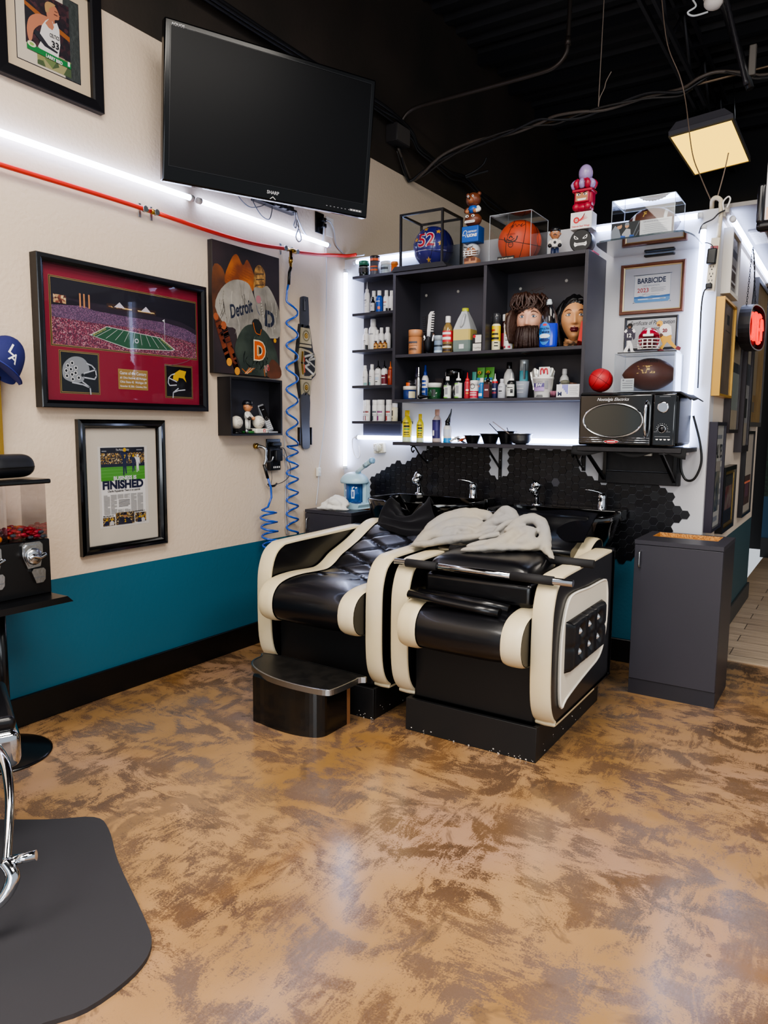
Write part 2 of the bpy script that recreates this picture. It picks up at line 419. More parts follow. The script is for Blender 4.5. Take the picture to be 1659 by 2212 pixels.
SC.cycles.max_bounces = 7; SC.cycles.diffuse_bounces = 3; SC.cycles.glossy_bounces = 3; SC.cycles.transparent_max_bounces = 10; SC.cycles.caustics_reflective = False; SC.cycles.caustics_refractive = False; SC.cycles.sample_clamp_indirect = 6
SC.view_settings.view_transform = 'AgX'
try: SC.view_settings.look = 'AgX - Medium High Contrast'
except Exception: pass
SC.view_settings.exposure = .35
# ---------------------------------------------------------------- shampoo chairs
def chair(cx, label):
    """backwash lounge chair: two slab arms with cream rims on a black plinth, roll-front seat running up into a low back"""
    t = T('shampoo_chair', label, 'salon chair', (cx, -1.47, 0))
    prof = [(0.72,.15),(.10,.15),(.045,.163),(.005,.2),(-.02,.26),(-.03,.36),(-.03,.55),(-.018,.63),(.012,.69),(.06,.722),(.12,.731),(.4,.736),(.72,.742),(.76,.735),(.775,.70),(.775,.19),(.76,.16)]
    P = cat2(prof, 3, True)
    n = len(P)
    def arm(sgn):
        xi, xo = (.272, .353) if sgn > 0 else (-.353, -.272)
        mb = MB(); mb.prism(P, xi+.006, xo-.006, LEA, 'yz'); a = mb.build('arm', t)
        mb = MB()   # cream rim wrapped round the slab's edge, slightly proud, with a pillowed crown
        rows = []
        for k, (y, z) in enumerate(P):
            y0, z0 = P[k-1]; y1, z1 = P[(k+1) % n]; tx, tz = y1-y0, z1-z0; L = math.hypot(tx, tz) or 1; ny, nz = tz/L, -tx/L
            if ny*(y-.37)+nz*(z-.44) < 0: ny, nz = -ny, -nz
            rows.append([mb.v((xx, y+ny*h, z+nz*h)) for xx, h in ((xi,-.006),(xi,.003),(xi+.004,.0055),((xi+xo)/2,.0075),(xo-.004,.0055),(xo,.003),(xo,-.006))])
        for k in range(n):
            A, B = rows[k], rows[(k+1) % n]
            y = P[k][0]
            for q in range(6): mb.f([A[q], B[q], B[q+1], A[q+1]], CREAM if y < .72 else LEA, True)
        mb.build('arm_trim', a)
        mb = MB()   # stitch line near both edges
        for xx in (xi+.012, xo-.012):
            mb.tube([(xx, y, z) for y, z in [(p[0]*1.0, p[1]) for p in P][2:30]], .0012, mat('#b9a273', .6), n=4)
        mb.build('stitching', a)
        return a
    aR, aL = arm(1), arm(-1)
    for sgn, a in (((1, aR),) if cx > 1.3 else ((-1, aL),)):       # tufted panel set in a cream recess on the outer side
        xo = .353*sgn; d = sgn
        rec = cat2([(.10,.205),(.15,.225),(.3,.25),(.45,.268),(.57,.285),(.635,.335),(.67,.43),(.672,.53),(.655,.60),(.61,.628),(.4,.632),(.2,.642),(.13,.615),(.085,.53),(.07,.43),(.075,.28)], 3, True)
        mb = MB(); mb.prism(rec, xo-.006*d, xo+.0015*d, mat('#e9e2d2', .5), 'yz'); mb.tube([(xo+.002*d, y, z) for y, z in rec], .005, mat('#efe9dc', .45), n=6, closed=True); pn = mb.build('side_panel', a)
        mb = MB(); y0, y1, z0, z1 = .115, .585, .34, .545
        bt = [(.24,.485),(.36,.488),(.48,.491),(.24,.40),(.36,.403),(.48,.406)]
        def pf(u, v):
            y, z = y0+(y1-y0)*u, z0+(z1-z0)*v+.02*(u-.5)*0
            e = min(u, 1-u, v*.6, (1-v)*.6); h = .03*min(1, e/.05)**.5
            for by, bz in bt: h -= .02*math.exp(-((y-by)**2+(z-bz)**2)/.0009)
            h -= .006*math.exp(-((z-.443)/.008)**2)+.006*sum(math.exp(-((y-q)/.008)**2) for q in (.3,.42))
            return (xo+(.002+max(h, 0))*d, y, z)
        mb.grid(pf, 40, 24, LEA); pad = mb.build('tufted_pad', a)
        for by, bz in bt:
            mb = MB(); mb.lathe([(.013,0),(.015,.003),(.009,.009),(.0,.013)], mat('#e8ecf2', .05, metal=.7), n=8, sm=False, axis='x', c=(0,0,0))
            if d < 0: mb.bm.transform(Matrix.Scale(-1, 4, (1,0,0)))
            mb.build('crystal_button', a, loc=(xo+.016*d, by, bz))
    # seat and back: one upholstered sweep, cream bands left and right
    S = [(.06,.405),(-.03,.395),(-.085,.41),(-.115,.455),(-.11,.52),(-.07,.562),(.0,.58),(.1,.584),(.22,.578),(.30,.578),(.36,.598),(.42,.632),(.5,.66),(.58,.69),(.66,.728),(.74,.762),(.80,.772),(.85,.762),(.865,.72),(.86,.64)]
    Q = cat2(S, 4); nq = len(Q)
    for (xa, xb, m, nm, lift) in ((-.268,-.185,CREAM,'cream_band',.004),(.185,.268,CREAM,'cream_band',.004),(-.186,.186,LEA,'seat',0)):
        mb = MB(); nx = 28 if nm == 'seat' else 6
        def sf(u, v, xa=xa, xb=xb, nm=nm, lift=lift):
            x = xa+(xb-xa)*u; k = v*(nq-1); i = min(int(k), nq-2); fr = k-i
            y = Q[i][0]+(Q[i+1][0]-Q[i][0])*fr; z = Q[i][1]+(Q[i+1][1]-Q[i][1])*fr
            ty, tz = Q[i+1][0]-Q[i][0], Q[i+1][1]-Q[i][1]; L = math.hypot(ty, tz); ny, nz = -tz/L, ty/L
            h = lift+.006*(1-(2*u-1)**4)
            if nm == 'seat' and y > .12 and z > .56:
                s_ = k/(nq-1); a = 15.*s_; b = x/.19
                for q in ((a+b) % 1.5, (a-b) % 1.5): h -= .011*math.exp(-((q-.75)/.07)**2)
            return (x, y-ny*0+ny*h, z+nz*h)
        mb.grid(sf, nx, 118 if nm == 'seat' else 60, m)
        # end walls
        if nm != 'seat':
            xe = xa if xa < -.2 else xb
            mb.poly([(xe, y, z) for y, z in Q], LEA)
        mb.build(nm, t)
    mb = MB(); mb.box(-.272,.03,.142,.272,.77,.41, mat('#0a0a0c', .45), .01); mb.build('front_panel', t)
    mb = MB(); w_ = .294
    for x0, y0, x1, y1 in ((-w_,0,w_,.018),(-w_,.018,-w_+.018,.8),(w_-.018,.018,w_,.8),(-w_+.018,.782,w_-.018,.8)): mb.box(x0,y0,0,x1,y1,.141, mat('#121214', .5), .0015)
    mb.box(-w_+.018,.018,.1,w_-.018,.782,.13, BLK)
    rg = random.Random(int(cx*100)); chip = mat('#d9d3ca', .8)
    for k in range(26):
        x = rg.uniform(.1,w_) if k % 2 else rg.uniform(-w_,w_); z = abs(rg.gauss(0,.012)); r = rg.uniform(.0008,.003)
        mb.rect(x-r, z, x+r, z+r*1.6, -.0004, chip)
    for k in range(10):
        y = rg.uniform(.05,.6); z = rg.uniform(.01,.05); r = rg.uniform(.001,.004)
        mb.poly([(w_+.0004, y, z),(w_+.0004, y+r*2, z),(w_+.0004, y+r*2, z+r),(w_+.0004, y, z+r)], chip)
    mb.build('plinth', t)
    return t
chair(.93, 'black and cream shampoo chair with quilted back, nearer the coiled blue hoses')
chair(1.685, 'black and cream shampoo chair carrying the booster cushion and grey towel')

# ---------------------------------------------------------------- booster seat on the second chair
t = T('booster_seat', 'black padded booster seat on chrome bars across the shampoo chair arms', 'booster seat', (1.685,-1.47,0))
mb = MB(); mb.box(-.24,.045,.592,.24,.34,.69, LEA, .022, 3); mb.build('base_cushion', t)
mb = MB(); mb.tube([(-.25,-.055,.612),(-.1,-.058,.602),(.05,-.057,.594),(.15,-.052,.588)], .023, LEA, n=12, flat=.8); mb.tube([(-.235,-.0,.606),(.05,.0,.6),(.165,.005,.59)], .02, LEA, n=10); mb.build('rolled_flap', t)
mb = MB()
def pad(u, v):
    a, b = 2*u-1, 2*v-1; e = (max(abs(a), abs(b)))
    x, y = a*.235, .20+b*.16
    k = (1-abs(a)**6)*(1-abs(b)**6)
    return (x*(.93+.07*(1-abs(b)**4)), y, .702+.062*max(k, 0)**.45+.02*v)
mb.grid(pad, 28, 22, LEA); mb.grid(lambda u, v: (lambda p: (p[0], p[1], .7+.02*v))(pad(u, v)), 14, 11, LEA); mb.build('seat_pad', t)
for (xa, xb, y, z) in ((-.355,.415,.0,.727),(-.30,.40,.29,.752)):
    mb = MB(); mb.cyl((xa,y,z),(xb,y,z),.0135, CHR, n=16); b = mb.build('chrome_bar', t)
    for q0, q1 in ((xa+.055,xa+.2),(xb-.245,xb-.075 if y < .1 else xb+.002)):
        mb = MB(); mb.lathe([(.0125,0),(.0175,.0),(.0175,q1-q0),(.0125,q1-q0)], mat('#1a191b', .75), axis='x', n=18, c=(q0,y,z)); mb.build('foam_grip', b)
# leaning headrest cushion behind the towel
t = T('headrest_cushion', 'black upholstered wedge cushion with piped edge leaning behind the grey towel', 'cushion', (1.71,-.735,.72))
mb = MB(); mb.prism(cat2([(-.17,.0),(-.1,-.02),(.12,.0),(.16,.03),(.155,.08),(.10,.14),(.06,.158),(0,.1),(-.1,.05),(-.17,.03)], 3, True), -.19, .19, LEA, 'yz', sm=True); c = mb.build('cushion_body', t)
mb = MB(); mb.tube([(.19,y,z) for y, z in cat2([(-.1,.0),(.12,.01),(.155,.05),(.11,.13),(.05,.15)], 4)], .004, BLK, n=6); mb.build('piping', c)
mb = MB()
def flap(u, v): return (-.22+.44*u, .12-.2*(1-v)+.01*math.sin(u*5), .06+.11*v+.008*math.sin(u*7+v*3)+(.03*(u-.5)**2)*v)
mb.grid(flap, 16, 10, LEA); mb.grid(lambda u, v: tuple(Vector(flap(u, v))-Vector((0,0,.006))), 16, 10, LEA); mb.build('neck_flap', t)
# dark cloth tucked at the arm of the booster
mb = MB()
mb.grid(lambda u, v: (-.1+.2*u, -.06+.12*v, .006+.032*math.sin(PI*u)*math.sin(PI*v)**.7+.006*math.sin(9*u+4*v)), 16, 10, mat('#141418', .45))
mb.build('black_cape', loc=(1.325,-1.13,.743), label='folded black cape tucked over the chair arm beside the grey towel', cat='cape')

def cloth_blob(name, parts, m, voxel, label, cat_, disp=.008, seed=1, scale=16, loc=(0,0,0)):
    """crumpled cloth: overlapping folds fused by a remesh, then creased by noise"""
    mb = MB()
    for pts, rs, fl in parts: mb.tube([(a-loc[0], b-loc[1], c-loc[2]) for a, b, c in pts], .03, m, n=12, smooth=5, rs=rs, flat=fl)
    o = mb.build(name, loc=loc, label=label, cat=cat_)
    r = o.modifiers.new('r', 'REMESH'); r.mode = 'VOXEL'; r.voxel_size = voxel; r.use_smooth_shade = True
    s = o.modifiers.new('s', 'SMOOTH'); s.factor = .5; s.iterations = 3
    tx = bpy.data.textures.new(name, 'CLOUDS'); tx.noise_scale = .03; tx.noise_depth = 1
    d = o.modifiers.new('d', 'DISPLACE'); d.texture = tx; d.strength = disp*2.2; d.mid_level = .5
    s = o.modifiers.new('s2', 'SMOOTH'); s.factor = .5; s.iterations = 2
    return o
TOWEL = mat('#969390', .95, sheen=.04, bump=.5, bscale=420, var='#a39a8b', vscale=6, bdist=.004)
cloth_blob('grey_towel', [
    ([(1.285,-1.25,.757),(1.29,-1.17,.785),(1.31,-1.09,.835),(1.37,-1.03,.872),(1.45,-1.0,.888),(1.53,-1.0,.886),(1.57,-1.03,.872)], [.012,.026,.036,.04,.038,.03,.014], .85),
    ([(1.30,-1.2,.765),(1.33,-1.13,.81),(1.40,-1.07,.848),(1.49,-1.05,.858),(1.54,-1.06,.85)], [.02,.034,.036,.03,.014], .8),
    ([(1.36,-1.16,.80),(1.40,-1.125,.828),(1.47,-1.105,.838),(1.53,-1.11,.832)], [.008,.018,.017,.01], .8),
    ([(1.33,-1.22,.765),(1.40,-1.185,.785),(1.48,-1.16,.80),(1.55,-1.14,.812),(1.57,-1.12,.815)], [.016,.028,.026,.022,.012], .75),
    ([(1.46,-1.12,.79),(1.52,-1.12,.795),(1.58,-1.1,.80)], [.02,.025,.02], .8),
    ([(1.56,-1.04,.85),(1.60,-1.015,.895),(1.625,-1.01,.922),(1.66,-1.02,.905),(1.70,-1.04,.87)], [.022,.032,.026,.032,.018], .85),
    ([(1.53,-1.08,.835),(1.58,-1.06,.868),(1.64,-1.05,.88),(1.70,-1.06,.865)], [.012,.026,.03,.02], .8),
    ([(1.54,-1.13,.812),(1.60,-1.115,.832),(1.66,-1.1,.842),(1.71,-1.09,.838)], [.014,.024,.026,.014], .75),
    ([(1.58,-1.14,.80),(1.64,-1.125,.808),(1.70,-1.11,.81)], [.018,.026,.02], .8),
    ([(1.63,-1.15,.83),(1.67,-1.11,.872),(1.72,-1.075,.892),(1.76,-1.07,.89)], [.010,.016,.018,.012], .9),
    ([(1.70,-1.17,.845),(1.74,-1.11,.89),(1.79,-1.075,.903),(1.835,-1.09,.875),(1.865,-1.13,.83),(1.885,-1.17,.795),(1.92,-1.22,.768)], [.018,.028,.03,.03,.026,.02,.008], .8),
    ([(1.74,-1.13,.87),(1.735,-1.185,.845),(1.715,-1.225,.82),(1.69,-1.26,.80),(1.65,-1.29,.79)], [.02,.03,.034,.03,.018], .7),
    ([(1.80,-1.12,.865),(1.80,-1.17,.838),(1.785,-1.2,.82),(1.75,-1.225,.81)], [.02,.028,.026,.014], .7),
    ([(1.85,-1.14,.835),(1.85,-1.175,.815),(1.83,-1.2,.80),(1.79,-1.22,.797)], [.016,.022,.02,.012], .7),
    ([(1.565,-1.335,.776),(1.60,-1.315,.785),(1.66,-1.285,.79),(1.73,-1.245,.795),(1.80,-1.205,.795),(1.86,-1.175,.79)], [.008,.022,.026,.026,.022,.014], .6),
    ([(1.575,-1.30,.79),(1.61,-1.27,.803),(1.66,-1.245,.81),(1.70,-1.225,.818)], [.006,.016,.022,.018], .7),
    ([(1.60,-1.23,.815),(1.635,-1.205,.828),(1.68,-1.185,.84)], [.007,.018,.018], .8),
    ([(1.86,-1.15,.80),(1.90,-1.19,.78),(1.94,-1.23,.765)], [.024,.02,.006], .5),
    ([(1.45,-1.08,.80),(1.6,-1.07,.81),(1.75,-1.1,.80)], [.05,.055,.05], .8),
    ([(1.74,-1.12,.84),(1.78,-1.14,.85),(1.82,-1.14,.84)], [.03,.034,.03], .9),
    ([(1.70,-1.15,.815),(1.77,-1.17,.815),(1.83,-1.17,.81)], [.03,.034,.03], .9),
    ([(1.29,-1.2,.77),(1.32,-1.15,.80),(1.38,-1.12,.80),(1.45,-1.12,.80)], [.022,.036,.04,.036], .85),
    ([(1.285,-1.24,.762),(1.33,-1.225,.768),(1.38,-1.21,.775)], [.016,.026,.02], .7),
    ], TOWEL, .0055, 'crumpled light grey towel heaped on the booster seat', 'towel', .004)
# black towel over the first chair's neck rest
mb = MB(); BT = mat('#121115', .98, sheen=.08, spec=.15, bump=.4, bscale=350, bdist=.003)
CP = [[(.785,-.78,.765),(.87,-.81,.748),(.985,-.83,.732),(1.105,-.81,.715)],
      [(.765,-.74,.79),(.86,-.77,.785),(.99,-.78,.768),(1.125,-.73,.778)],
      [(.755,-.69,.84),(.85,-.72,.80),(.95,-.72,.80),(1.06,-.66,.85)],
      [(.752,-.60,.895),(.838,-.655,.812),(.91,-.645,.812),(.995,-.585,.915)],
      [(.765,-.53,.86),(.845,-.58,.785),(.92,-.58,.785),(.99,-.52,.87)]]
def bez(u, v):
    def row(r):
        P, _ = [Vector(q) for q in r], 0
        k = u*3; i = min(int(k), 2); tt = k-i
        g = lambda j: P[min(max(j, 0), 3)]
        return .5*((2*g(i))+(g(i+1)-g(i-1))*tt+(2*g(i-1)-5*g(i)+4*g(i+1)-g(i+2))*tt*tt+(3*g(i)-g(i-1)-3*g(i+1)+g(i+2))*tt**3)
    R = [row(r) for r in CP]; k = v*4; i = min(int(k), 3); tt = k-i; g = lambda j: R[min(max(j, 0), 4)]
    return .5*((2*g(i))+(g(i+1)-g(i-1))*tt+(2*g(i-1)-5*g(i)+4*g(i+1)-g(i+2))*tt*tt+(3*g(i)-g(i-1)-3*g(i+1)+g(i+2))*tt**3)
def btf(u, v):
    p = bez(u, v); q = abs(u-.5)*2
    return (p.x+.004*math.sin(30*u), p.y+.007*math.sin(22*v+3*u)*math.sin(PI*u), p.z+.006*math.sin(26*v-2*u)*(.3+math.sin(PI*u)))
mb.grid(btf, 36, 40, BT)
o = mb.build('black_towel', label='black towel draped over the quilted chair back into the basin', cat='towel')
md = o.modifiers.new('sol', 'SOLIDIFY'); md.thickness = .006

# ---------------------------------------------------------------- shampoo bowls
def bowl(cx, zr, label):
    t = T('shampoo_bowl', label, 'shampoo basin', (cx,-.02,zr))
    W = .345; G = mat('#060607', .06, coat=1.)
    out = []   # rim plan, y to the wall at 0
    N = 64
    for i in range(N):
        a = 2*PI*i/N; c, s_ = math.cos(a), math.sin(a)
        x = W*math.copysign(abs(c)**.72, c); y = -.29+.27*math.copysign(abs(s_)**.8, s_)
        out.append((x, y))
    def dip(x, y):   # neck notch in the front rim
        return -.085*math.exp(-(x/.085)**4)*max(0, min(1, (-.36-y)/.12))
    L = []; mb = MB()
    sects = [(.62,-.235,.0),(.80,-.20,.2),(.93,-.11,.5),(.985,-.03,1),(1.0,-.006,1),(.985,.004,1),(.955,.004,1),(.93,-.008,1),(.90,-.03,1),(.82,-.09,.5),(.6,-.135,.1),(.3,-.15,0)]
    for sc, dz, kd in sects:
        row = []
        for x, y in out:
            yy = -.28+(y+.28)*sc; d = dip(x, y)*kd
            deck = 0
            row.append(mb.v((x*sc, min(yy, -.002), dz+d)))
        L.append(row)
    for k in range(len(L)-1):
        for i in range(N): mb.f([L[k][i], L[k][(i+1) % N], L[k+1][(i+1) % N], L[k+1][i]], G, True)
    mb.f(L[0][::-1], G); mb.f(L[-1], G, True)
    b = mb.build('basin', t)
    mb = MB(); mb.box(-.3,-.13,-.05,.32,-.012,.006, G, .004); mb.build('deck', b)
    mb = MB(); mb.lathe([(.028,0),(.028,.004),(.02,.006),(.005,.006)], CHR, c=(0,-.28,-.149)); mb.build('drain', b)
    mb = MB(); mb.box(-.11,-.2,-.235-zr+.24,.11,-.002,-.2, BLK, .01); mb.build('pedestal', t)
    # hand spray in its holder
    sp = MB(); sp.lathe([(.03,0),(.03,.012),(.016,.018),(.015,.05)], CHR, c=(-.17,-.075,.0)); sp.tube([(-.17,-.075,.04),(-.172,-.085,.065),(-.18,-.10,.085)], .013, CHR, n=10)
    h = sp.build('spray_holder', t)
    sp = MB(); sp.M = Matrix.Translation((-.183,-.105,.083)) @ Matrix.Rotation(math.radians(24), 4, 'Y') @ Matrix.Rotation(math.radians(-14), 4, 'X')
    sp.lathe([(.02,-.012),(.027,.0),(.028,.012),(.0255,.014),(.0255,.018),(.028,.02),(.029,.05),(.0255,.058),(.0,.06)], CHR); sp.build('spray_head', h)
    f = MB(); f.lathe([(.026,0),(.026,.006),(.023,.01),(.022,.06),(.024,.075),(.02,.09),(.0,.096)], CHR, c=(.2,-.075,0)); fa = f.build('mixer_tap', t)
    f = MB(); f.tube([(.205,-.075,.085),(.18,-.085,.1),(.14,-.1,.108),(.115,-.11,.11)], .011, CHR, n=8, rs=[.016,.012,.008,.006], flat=.6); f.build('lever', fa)
    return t
bowl(.82, .868, 'glossy black shampoo basin behind the black towel, nearer the steamer')
bowl(1.592, .85, 'glossy black shampoo basin behind the grey towel, nearer the bin cabinet')

# ---------------------------------------------------------------- step stool, cabinets
t = T('step_stool', 'black bow-fronted step stool with metal edged top before the shampoo chair', 'step stool', (.965,-1.56,0))
fr = [(-.19,0),(-.19,-.19),(-.13,-.215),(-.04,-.228),(.05,-.228),(.12,-.215),(.165,-.195),(.185,-.165),(.188,-.12),(.188,0)]
mb = MB(); mb.prism(cat2(fr, 3)[:], 0, .205, mat('#0b0b0c', .22, coat=.3), 'xy')
rg = random.Random(5)
mb.build('body', t)
mb = MB(); mb.box(.175,-.012,0,.191,.008,.205, mat('#8a5f3c', .6)); mb.build('raw_edge', t)
tp = cat2([(-.27,.02),(-.285,-.04),(-.268,-.115),(-.2,-.175),(-.08,-.222),(.04,-.238),(.16,-.235),(.232,-.222),(.252,-.195),(.26,-.1),(.258,-.03),(.24,.01)], 4, True)
mb = MB(); mb.prism(tp, .205, .228, mat('#171615', .4, bump=.1, bscale=40, var='#211f1d', vscale=20, bdist=.002), 'xy'); tpo = mb.build('top', t)
mb = MB(); P3 = [(x, y) for x, y in tp]
n = len(P3); rows = []
for i, (x, y) in enumerate(P3):
    x0, y0 = P3[i-1]; x1, y1 = P3[(i+1) % n]; L = math.hypot(x1-x0, y1-y0); nx, ny = (y1-y0)/L, -(x1-x0)/L
    if nx*x+ny*(y+.1) < 0: nx, ny = -nx, -ny
    rows.append([mb.v((x-nx*.006, y-ny*.006, .2295)), mb.v((x+nx*.002, y+ny*.002, .2285)), mb.v((x+nx*.002, y+ny*.002, .205)), mb.v((x-nx*.004, y-ny*.004, .204))])
for i in range(n):
    A, B = rows[i], rows[(i+1) % n]
    for q in range(3): mb.f([A[q], B[q], B[q+1], A[q+1]], STEEL, q == 0)
mb.build('metal_edging', tpo)

def cabinet(name, loc, w, d, h, label, hole=False, cut=None):
    t = T(name, label, 'cabinet', loc)
    mb = MB(); mb.box(-w/2+.001,.018,0,w/2-.001,d,h-.02, LAMD); mb.build('carcass', t)
    mb = MB()
    if cut:   # waste cut-out in the top
        x0, x1, y0, y1 = cut
        for q in ((-w/2,0,x0,d),(x1,0,w/2,d),(x0,0,x1,y0),(x0,y1,x1,d)): mb.box(q[0],q[1],h-.02,q[2],q[3],h, LAM)
        PB = speck('particle_board', ['#b98548','#a87038','#c69657','#8f5f2e','#bd8b50'], 240)
        e = .0008
        mb.poly([(x0,y1-e,h),(x1,y1-e,h),(x1,y1-e,h-.02),(x0,y1-e,h-.02)], PB); mb.poly([(x0+e,y0,h),(x0+e,y1,h),(x0+e,y1,h-.02),(x0+e,y0,h-.02)], PB)
        mb.poly([(x1-e,y0,h),(x1-e,y1,h),(x1-e,y1,h-.02),(x1-e,y0,h-.02)], PB); mb.poly([(x0,y0,h-.0195),(x1,y0,h-.0195),(x1,y1,h-.0195),(x0,y1,h-.0195)], PB)
    else: mb.box(-w/2,0,h-.02,w/2,d,h, LAM, .0015)
    mb.build('top_board', t)
    mb = MB(); mb.box(-w/2+.002,.0,.078,w/2-.002,.018,h-.023, LAM, .0012); dr = mb.build('door', t)
    mb = MB(); mb.tube([(-w/2+.03,0,h-.13),(-w/2+.03,-.022,h-.126),(-w/2+.03,-.024,h-.10),(-w/2+.03,-.022,h-.058),(-w/2+.03,0,h-.054)], .004, STEEL, n=8, smooth=3); mb.build('handle', dr)
    mb = MB(); mb.box(-w/2+.001,.005,0,w/2-.001,.018,.076, LAMD); mb.build('toe_kick', t)
    return t
cabinet('waste_cabinet', (2.268,-.48,0), .395, .36, .763, 'charcoal cabinet with a waste slot in its top beside the partition corner', cut=(-.155,.147,.17,.335))
cabinet('low_cabinet', (.2,-.452,0), .36, .38, .765, 'charcoal low cabinet under the steamer in the room corner', cut=(.09,.17,.2,.3))

# ---------------------------------------------------------------- floor mat, barber chair's footrest, gumball machine
mat_pts = cat2([(.30,-3.05),(.55,-2.93),(.80,-2.77),(.92,-2.672),(1.02,-2.69),(1.2,-2.79),(1.45,-2.905),(1.555,-2.965),(1.60,-3.05),(1.60,-3.18),(1.545,-3.29),(1.5,-3.5),(1.2,-3.8),(.5,-3.7)], 4, True)
mb = MB(); mb.prism(mat_pts, 0, .012, mat('#313034', .6, bump=.08, bscale=200, bdist=.002), 'xy'); mb.build('floor_mat', label='dark grey anti-fatigue mat with rounded corner lying on the stained floor', cat='mat')
t = T('barber_chair', 'chrome framed black barber chair reaching in at the lower left edge', 'barber chair', (.75,-3.45,.012))
mb = MB(); mb.lathe([(.3,0),(.31,.02),(.26,.04),(.12,.06),(.07,.09),(.06,.34),(.1,.36)], CHR, n=32); mb.build('base', t)
mb = MB(); mb.box(-.26,-.27,.36,.26,.22,.52, LEA, .04, 3); mb.build('seat', t)
def q(*p): return (p[0]-.75, p[1]+3.45, p[2]-.012)
mb = MB()
mb.tube([q(.90,-3.0,.40),q(1.03,-3.02,.37),q(1.12,-3.06,.32),q(1.18,-3.10,.26),q(1.225,-3.135,.2)], .012, CHR, n=10, smooth=5, rs=[.02,.015,.012,.011,.011])
mb.build('footrest_arm', t)
mb = MB(); mb.tube([q(1.22,-3.14,.205),q(1.25,-3.135,.17),q(1.245,-3.17,.12),q(1.19,-3.22,.08),q(1.10,-3.30,.05)], .013, CHR, n=10, smooth=5, rs=[.014,.018,.014,.012,.011]); fr_ = mb.build('footrest', t)
mb = MB(); mb.cyl(q(1.225,-3.125,.2), q(1.268,-3.082,.208), .013, CHR, n=14); mb.build('peg', fr_)
mb = MB(); mb.M = Matrix.Translation(q(.70,-2.885,.36)) @ Matrix.Rotation(-.45,4,'Z'); mb.box(-.2,-.1,-.09,.2,.08,.03, CHR, .03, 4); mb.build('chrome_bracket', t)
mb = MB(); mb.M = Matrix.Translation(q(.70,-2.885,.40)) @ Matrix.Rotation(-.45,4,'Z'); mb.box(-.19,-.09,-.02,.185,.07,.03, LEA, .02, 3); mb.build('leg_pad', t)

t = T('gumball_machine', 'black twin gumball machine with clear bins and chrome coin dials on a pole stand', 'gumball machine', (.2,-2.545,0), LW)
GB = mat('#0c0c0e', .25)
mb = MB(); mb.lathe([(.19,0),(.19,.006),(.18,.01),(.1,.028),(.04,.045),(.02,.05)], mat('#0c0c0f', .22), n=40, c=(-.03,0,0)); mb.build('base_plate', t)
mb = MB(); mb.cyl((.0,.0,.04),(.0,.0,.62),.02, GB); mb.build('pole', t)
mb = MB(); mb.box(-.165,-.09,.625,.165,.09,.845, GB, .006); bd = mb.build('body', t)
mb = MB(); mb.prism([(-.185,.6),(.19,.6),(.165,.625),(-.165,.625)], -.19, .06, GB, 'xz'); mb.prism([(-.19,.6),(-.075,.63),(-.075,.6)], -.165, .165, GB, 'yz'); mb.build('chute_tray', t)
mb = MB(); mb.box(-.172,-.105,1.062,.172,.1,1.08, GB, .005); mb.build('lid', t)
mb = MB(); mb.cyl((.03,0,.84),(.03,0,1.065),.005, STEEL, n=8); mb.build('rod', t)
for x0, x1 in ((-.158,-.003),(.003,.158)):
    mb = MB(); mb.box(x0,-.085,.846,x1,.085,1.062, clear('#f1eef0', .8, 'bin_plastic')); mb.build('clear_bin', t)
rg = random.Random(4); cols = ['#b3202c','#c22a3a','#a01c2a','#d03a50','#46505c','#d8662a','#8c1a2c','#b5243a']
mb = MB()
for k in range(200):
    x = rg.uniform(.014,.148); y = rg.uniform(-.075,.07); z = .853+rg.random()*.03*(1.3-abs(x-.08)*6)
    mb.ball((x,y,z), .0085, mat(rg.choice(cols), .25), sx=1.5, sy=.8, sz=.8, n=8, k=5)
o = mb.build('candies', t); o['kind'] = 'stuff'
mb = MB()
for k in range(70):
    mb.ball((rg.uniform(-.148,-.014), rg.uniform(-.07,.07), .856+rg.random()*.02), .011, mat(rg.choice(['#8c2c3c','#7a3846','#5d3340']), .3), n=8, k=5)
mb.ball((-.03,-.07,.861),.013, mat('#ee8a1e',.3)); mb.ball((-.05,-.072,.858),.011, mat('#e9e4da',.3)); o = mb.build('candies', t); o['kind'] = 'stuff'
ZC = mat('#b8babd', .22, metal=1., bump=.2, bscale=120, bdist=.002)
for cx in (-.08, .085):
    mb = MB(); oc = [(-.042,.828),(-.03,.84),(.03,.84),(.042,.828),(.042,.79),(.03,.742),(-.022,.738),(-.042,.79)]
    mb.prism([(cx+a, b) for a, b in oc], -.1, -.09, ZC); mb.prism([(cx+a*.82, .79+(b-.79)*.82) for a, b in oc], -.106, -.1, ZC)
    mb.lathe([(.033,.0),(.033,.006),(.028,.012),(.012,.014)], ZC, c=(cx,-.105,.785), axis='y', n=24); cd = mb.build('coin_mechanism', t)
    mb = MB(); mb.tube([(cx-.03,-.128,.782),(cx-.015,-.13,.79),(cx+.01,-.13,.783),(cx+.035,-.128,.792)], .009, CHR, n=8, smooth=4); mb.build('crank_handle', cd)
    mb = MB(); mb.prism([(cx+.02+a, b) for a, b in ((-.03,.725),(-.022,.735),(.02,.735),(.028,.725),(.026,.69),(.016,.678),(-.012,.678))], -.104, -.09, ZC); mb.rect(cx+.0,.698,cx+.042,.7005,-.1045, mat('#55565a',.4)); mb.build('flap_door', t)
mb = MB()
mb.grid(lambda u, v: (lambda a, k: (.012-.10+.2*u if False else -.1+.2*u, -.045*k*math.cos(a), .045+.045*k*math.sin(a)*(1.1 if math.sin(a) > 0 else .95)))(2*PI*v, (1-abs(2*u-1)**5)**.35), 20, 24, mat('#1b1c21', .4, bump=.1, bscale=150, bdist=.002))
o = mb.build('clipper_case', t and None, loc=(.2,-2.48,1.081), rz=LW+.12, label='black zipped clipper case lying on the gumball machine lid', cat='case')
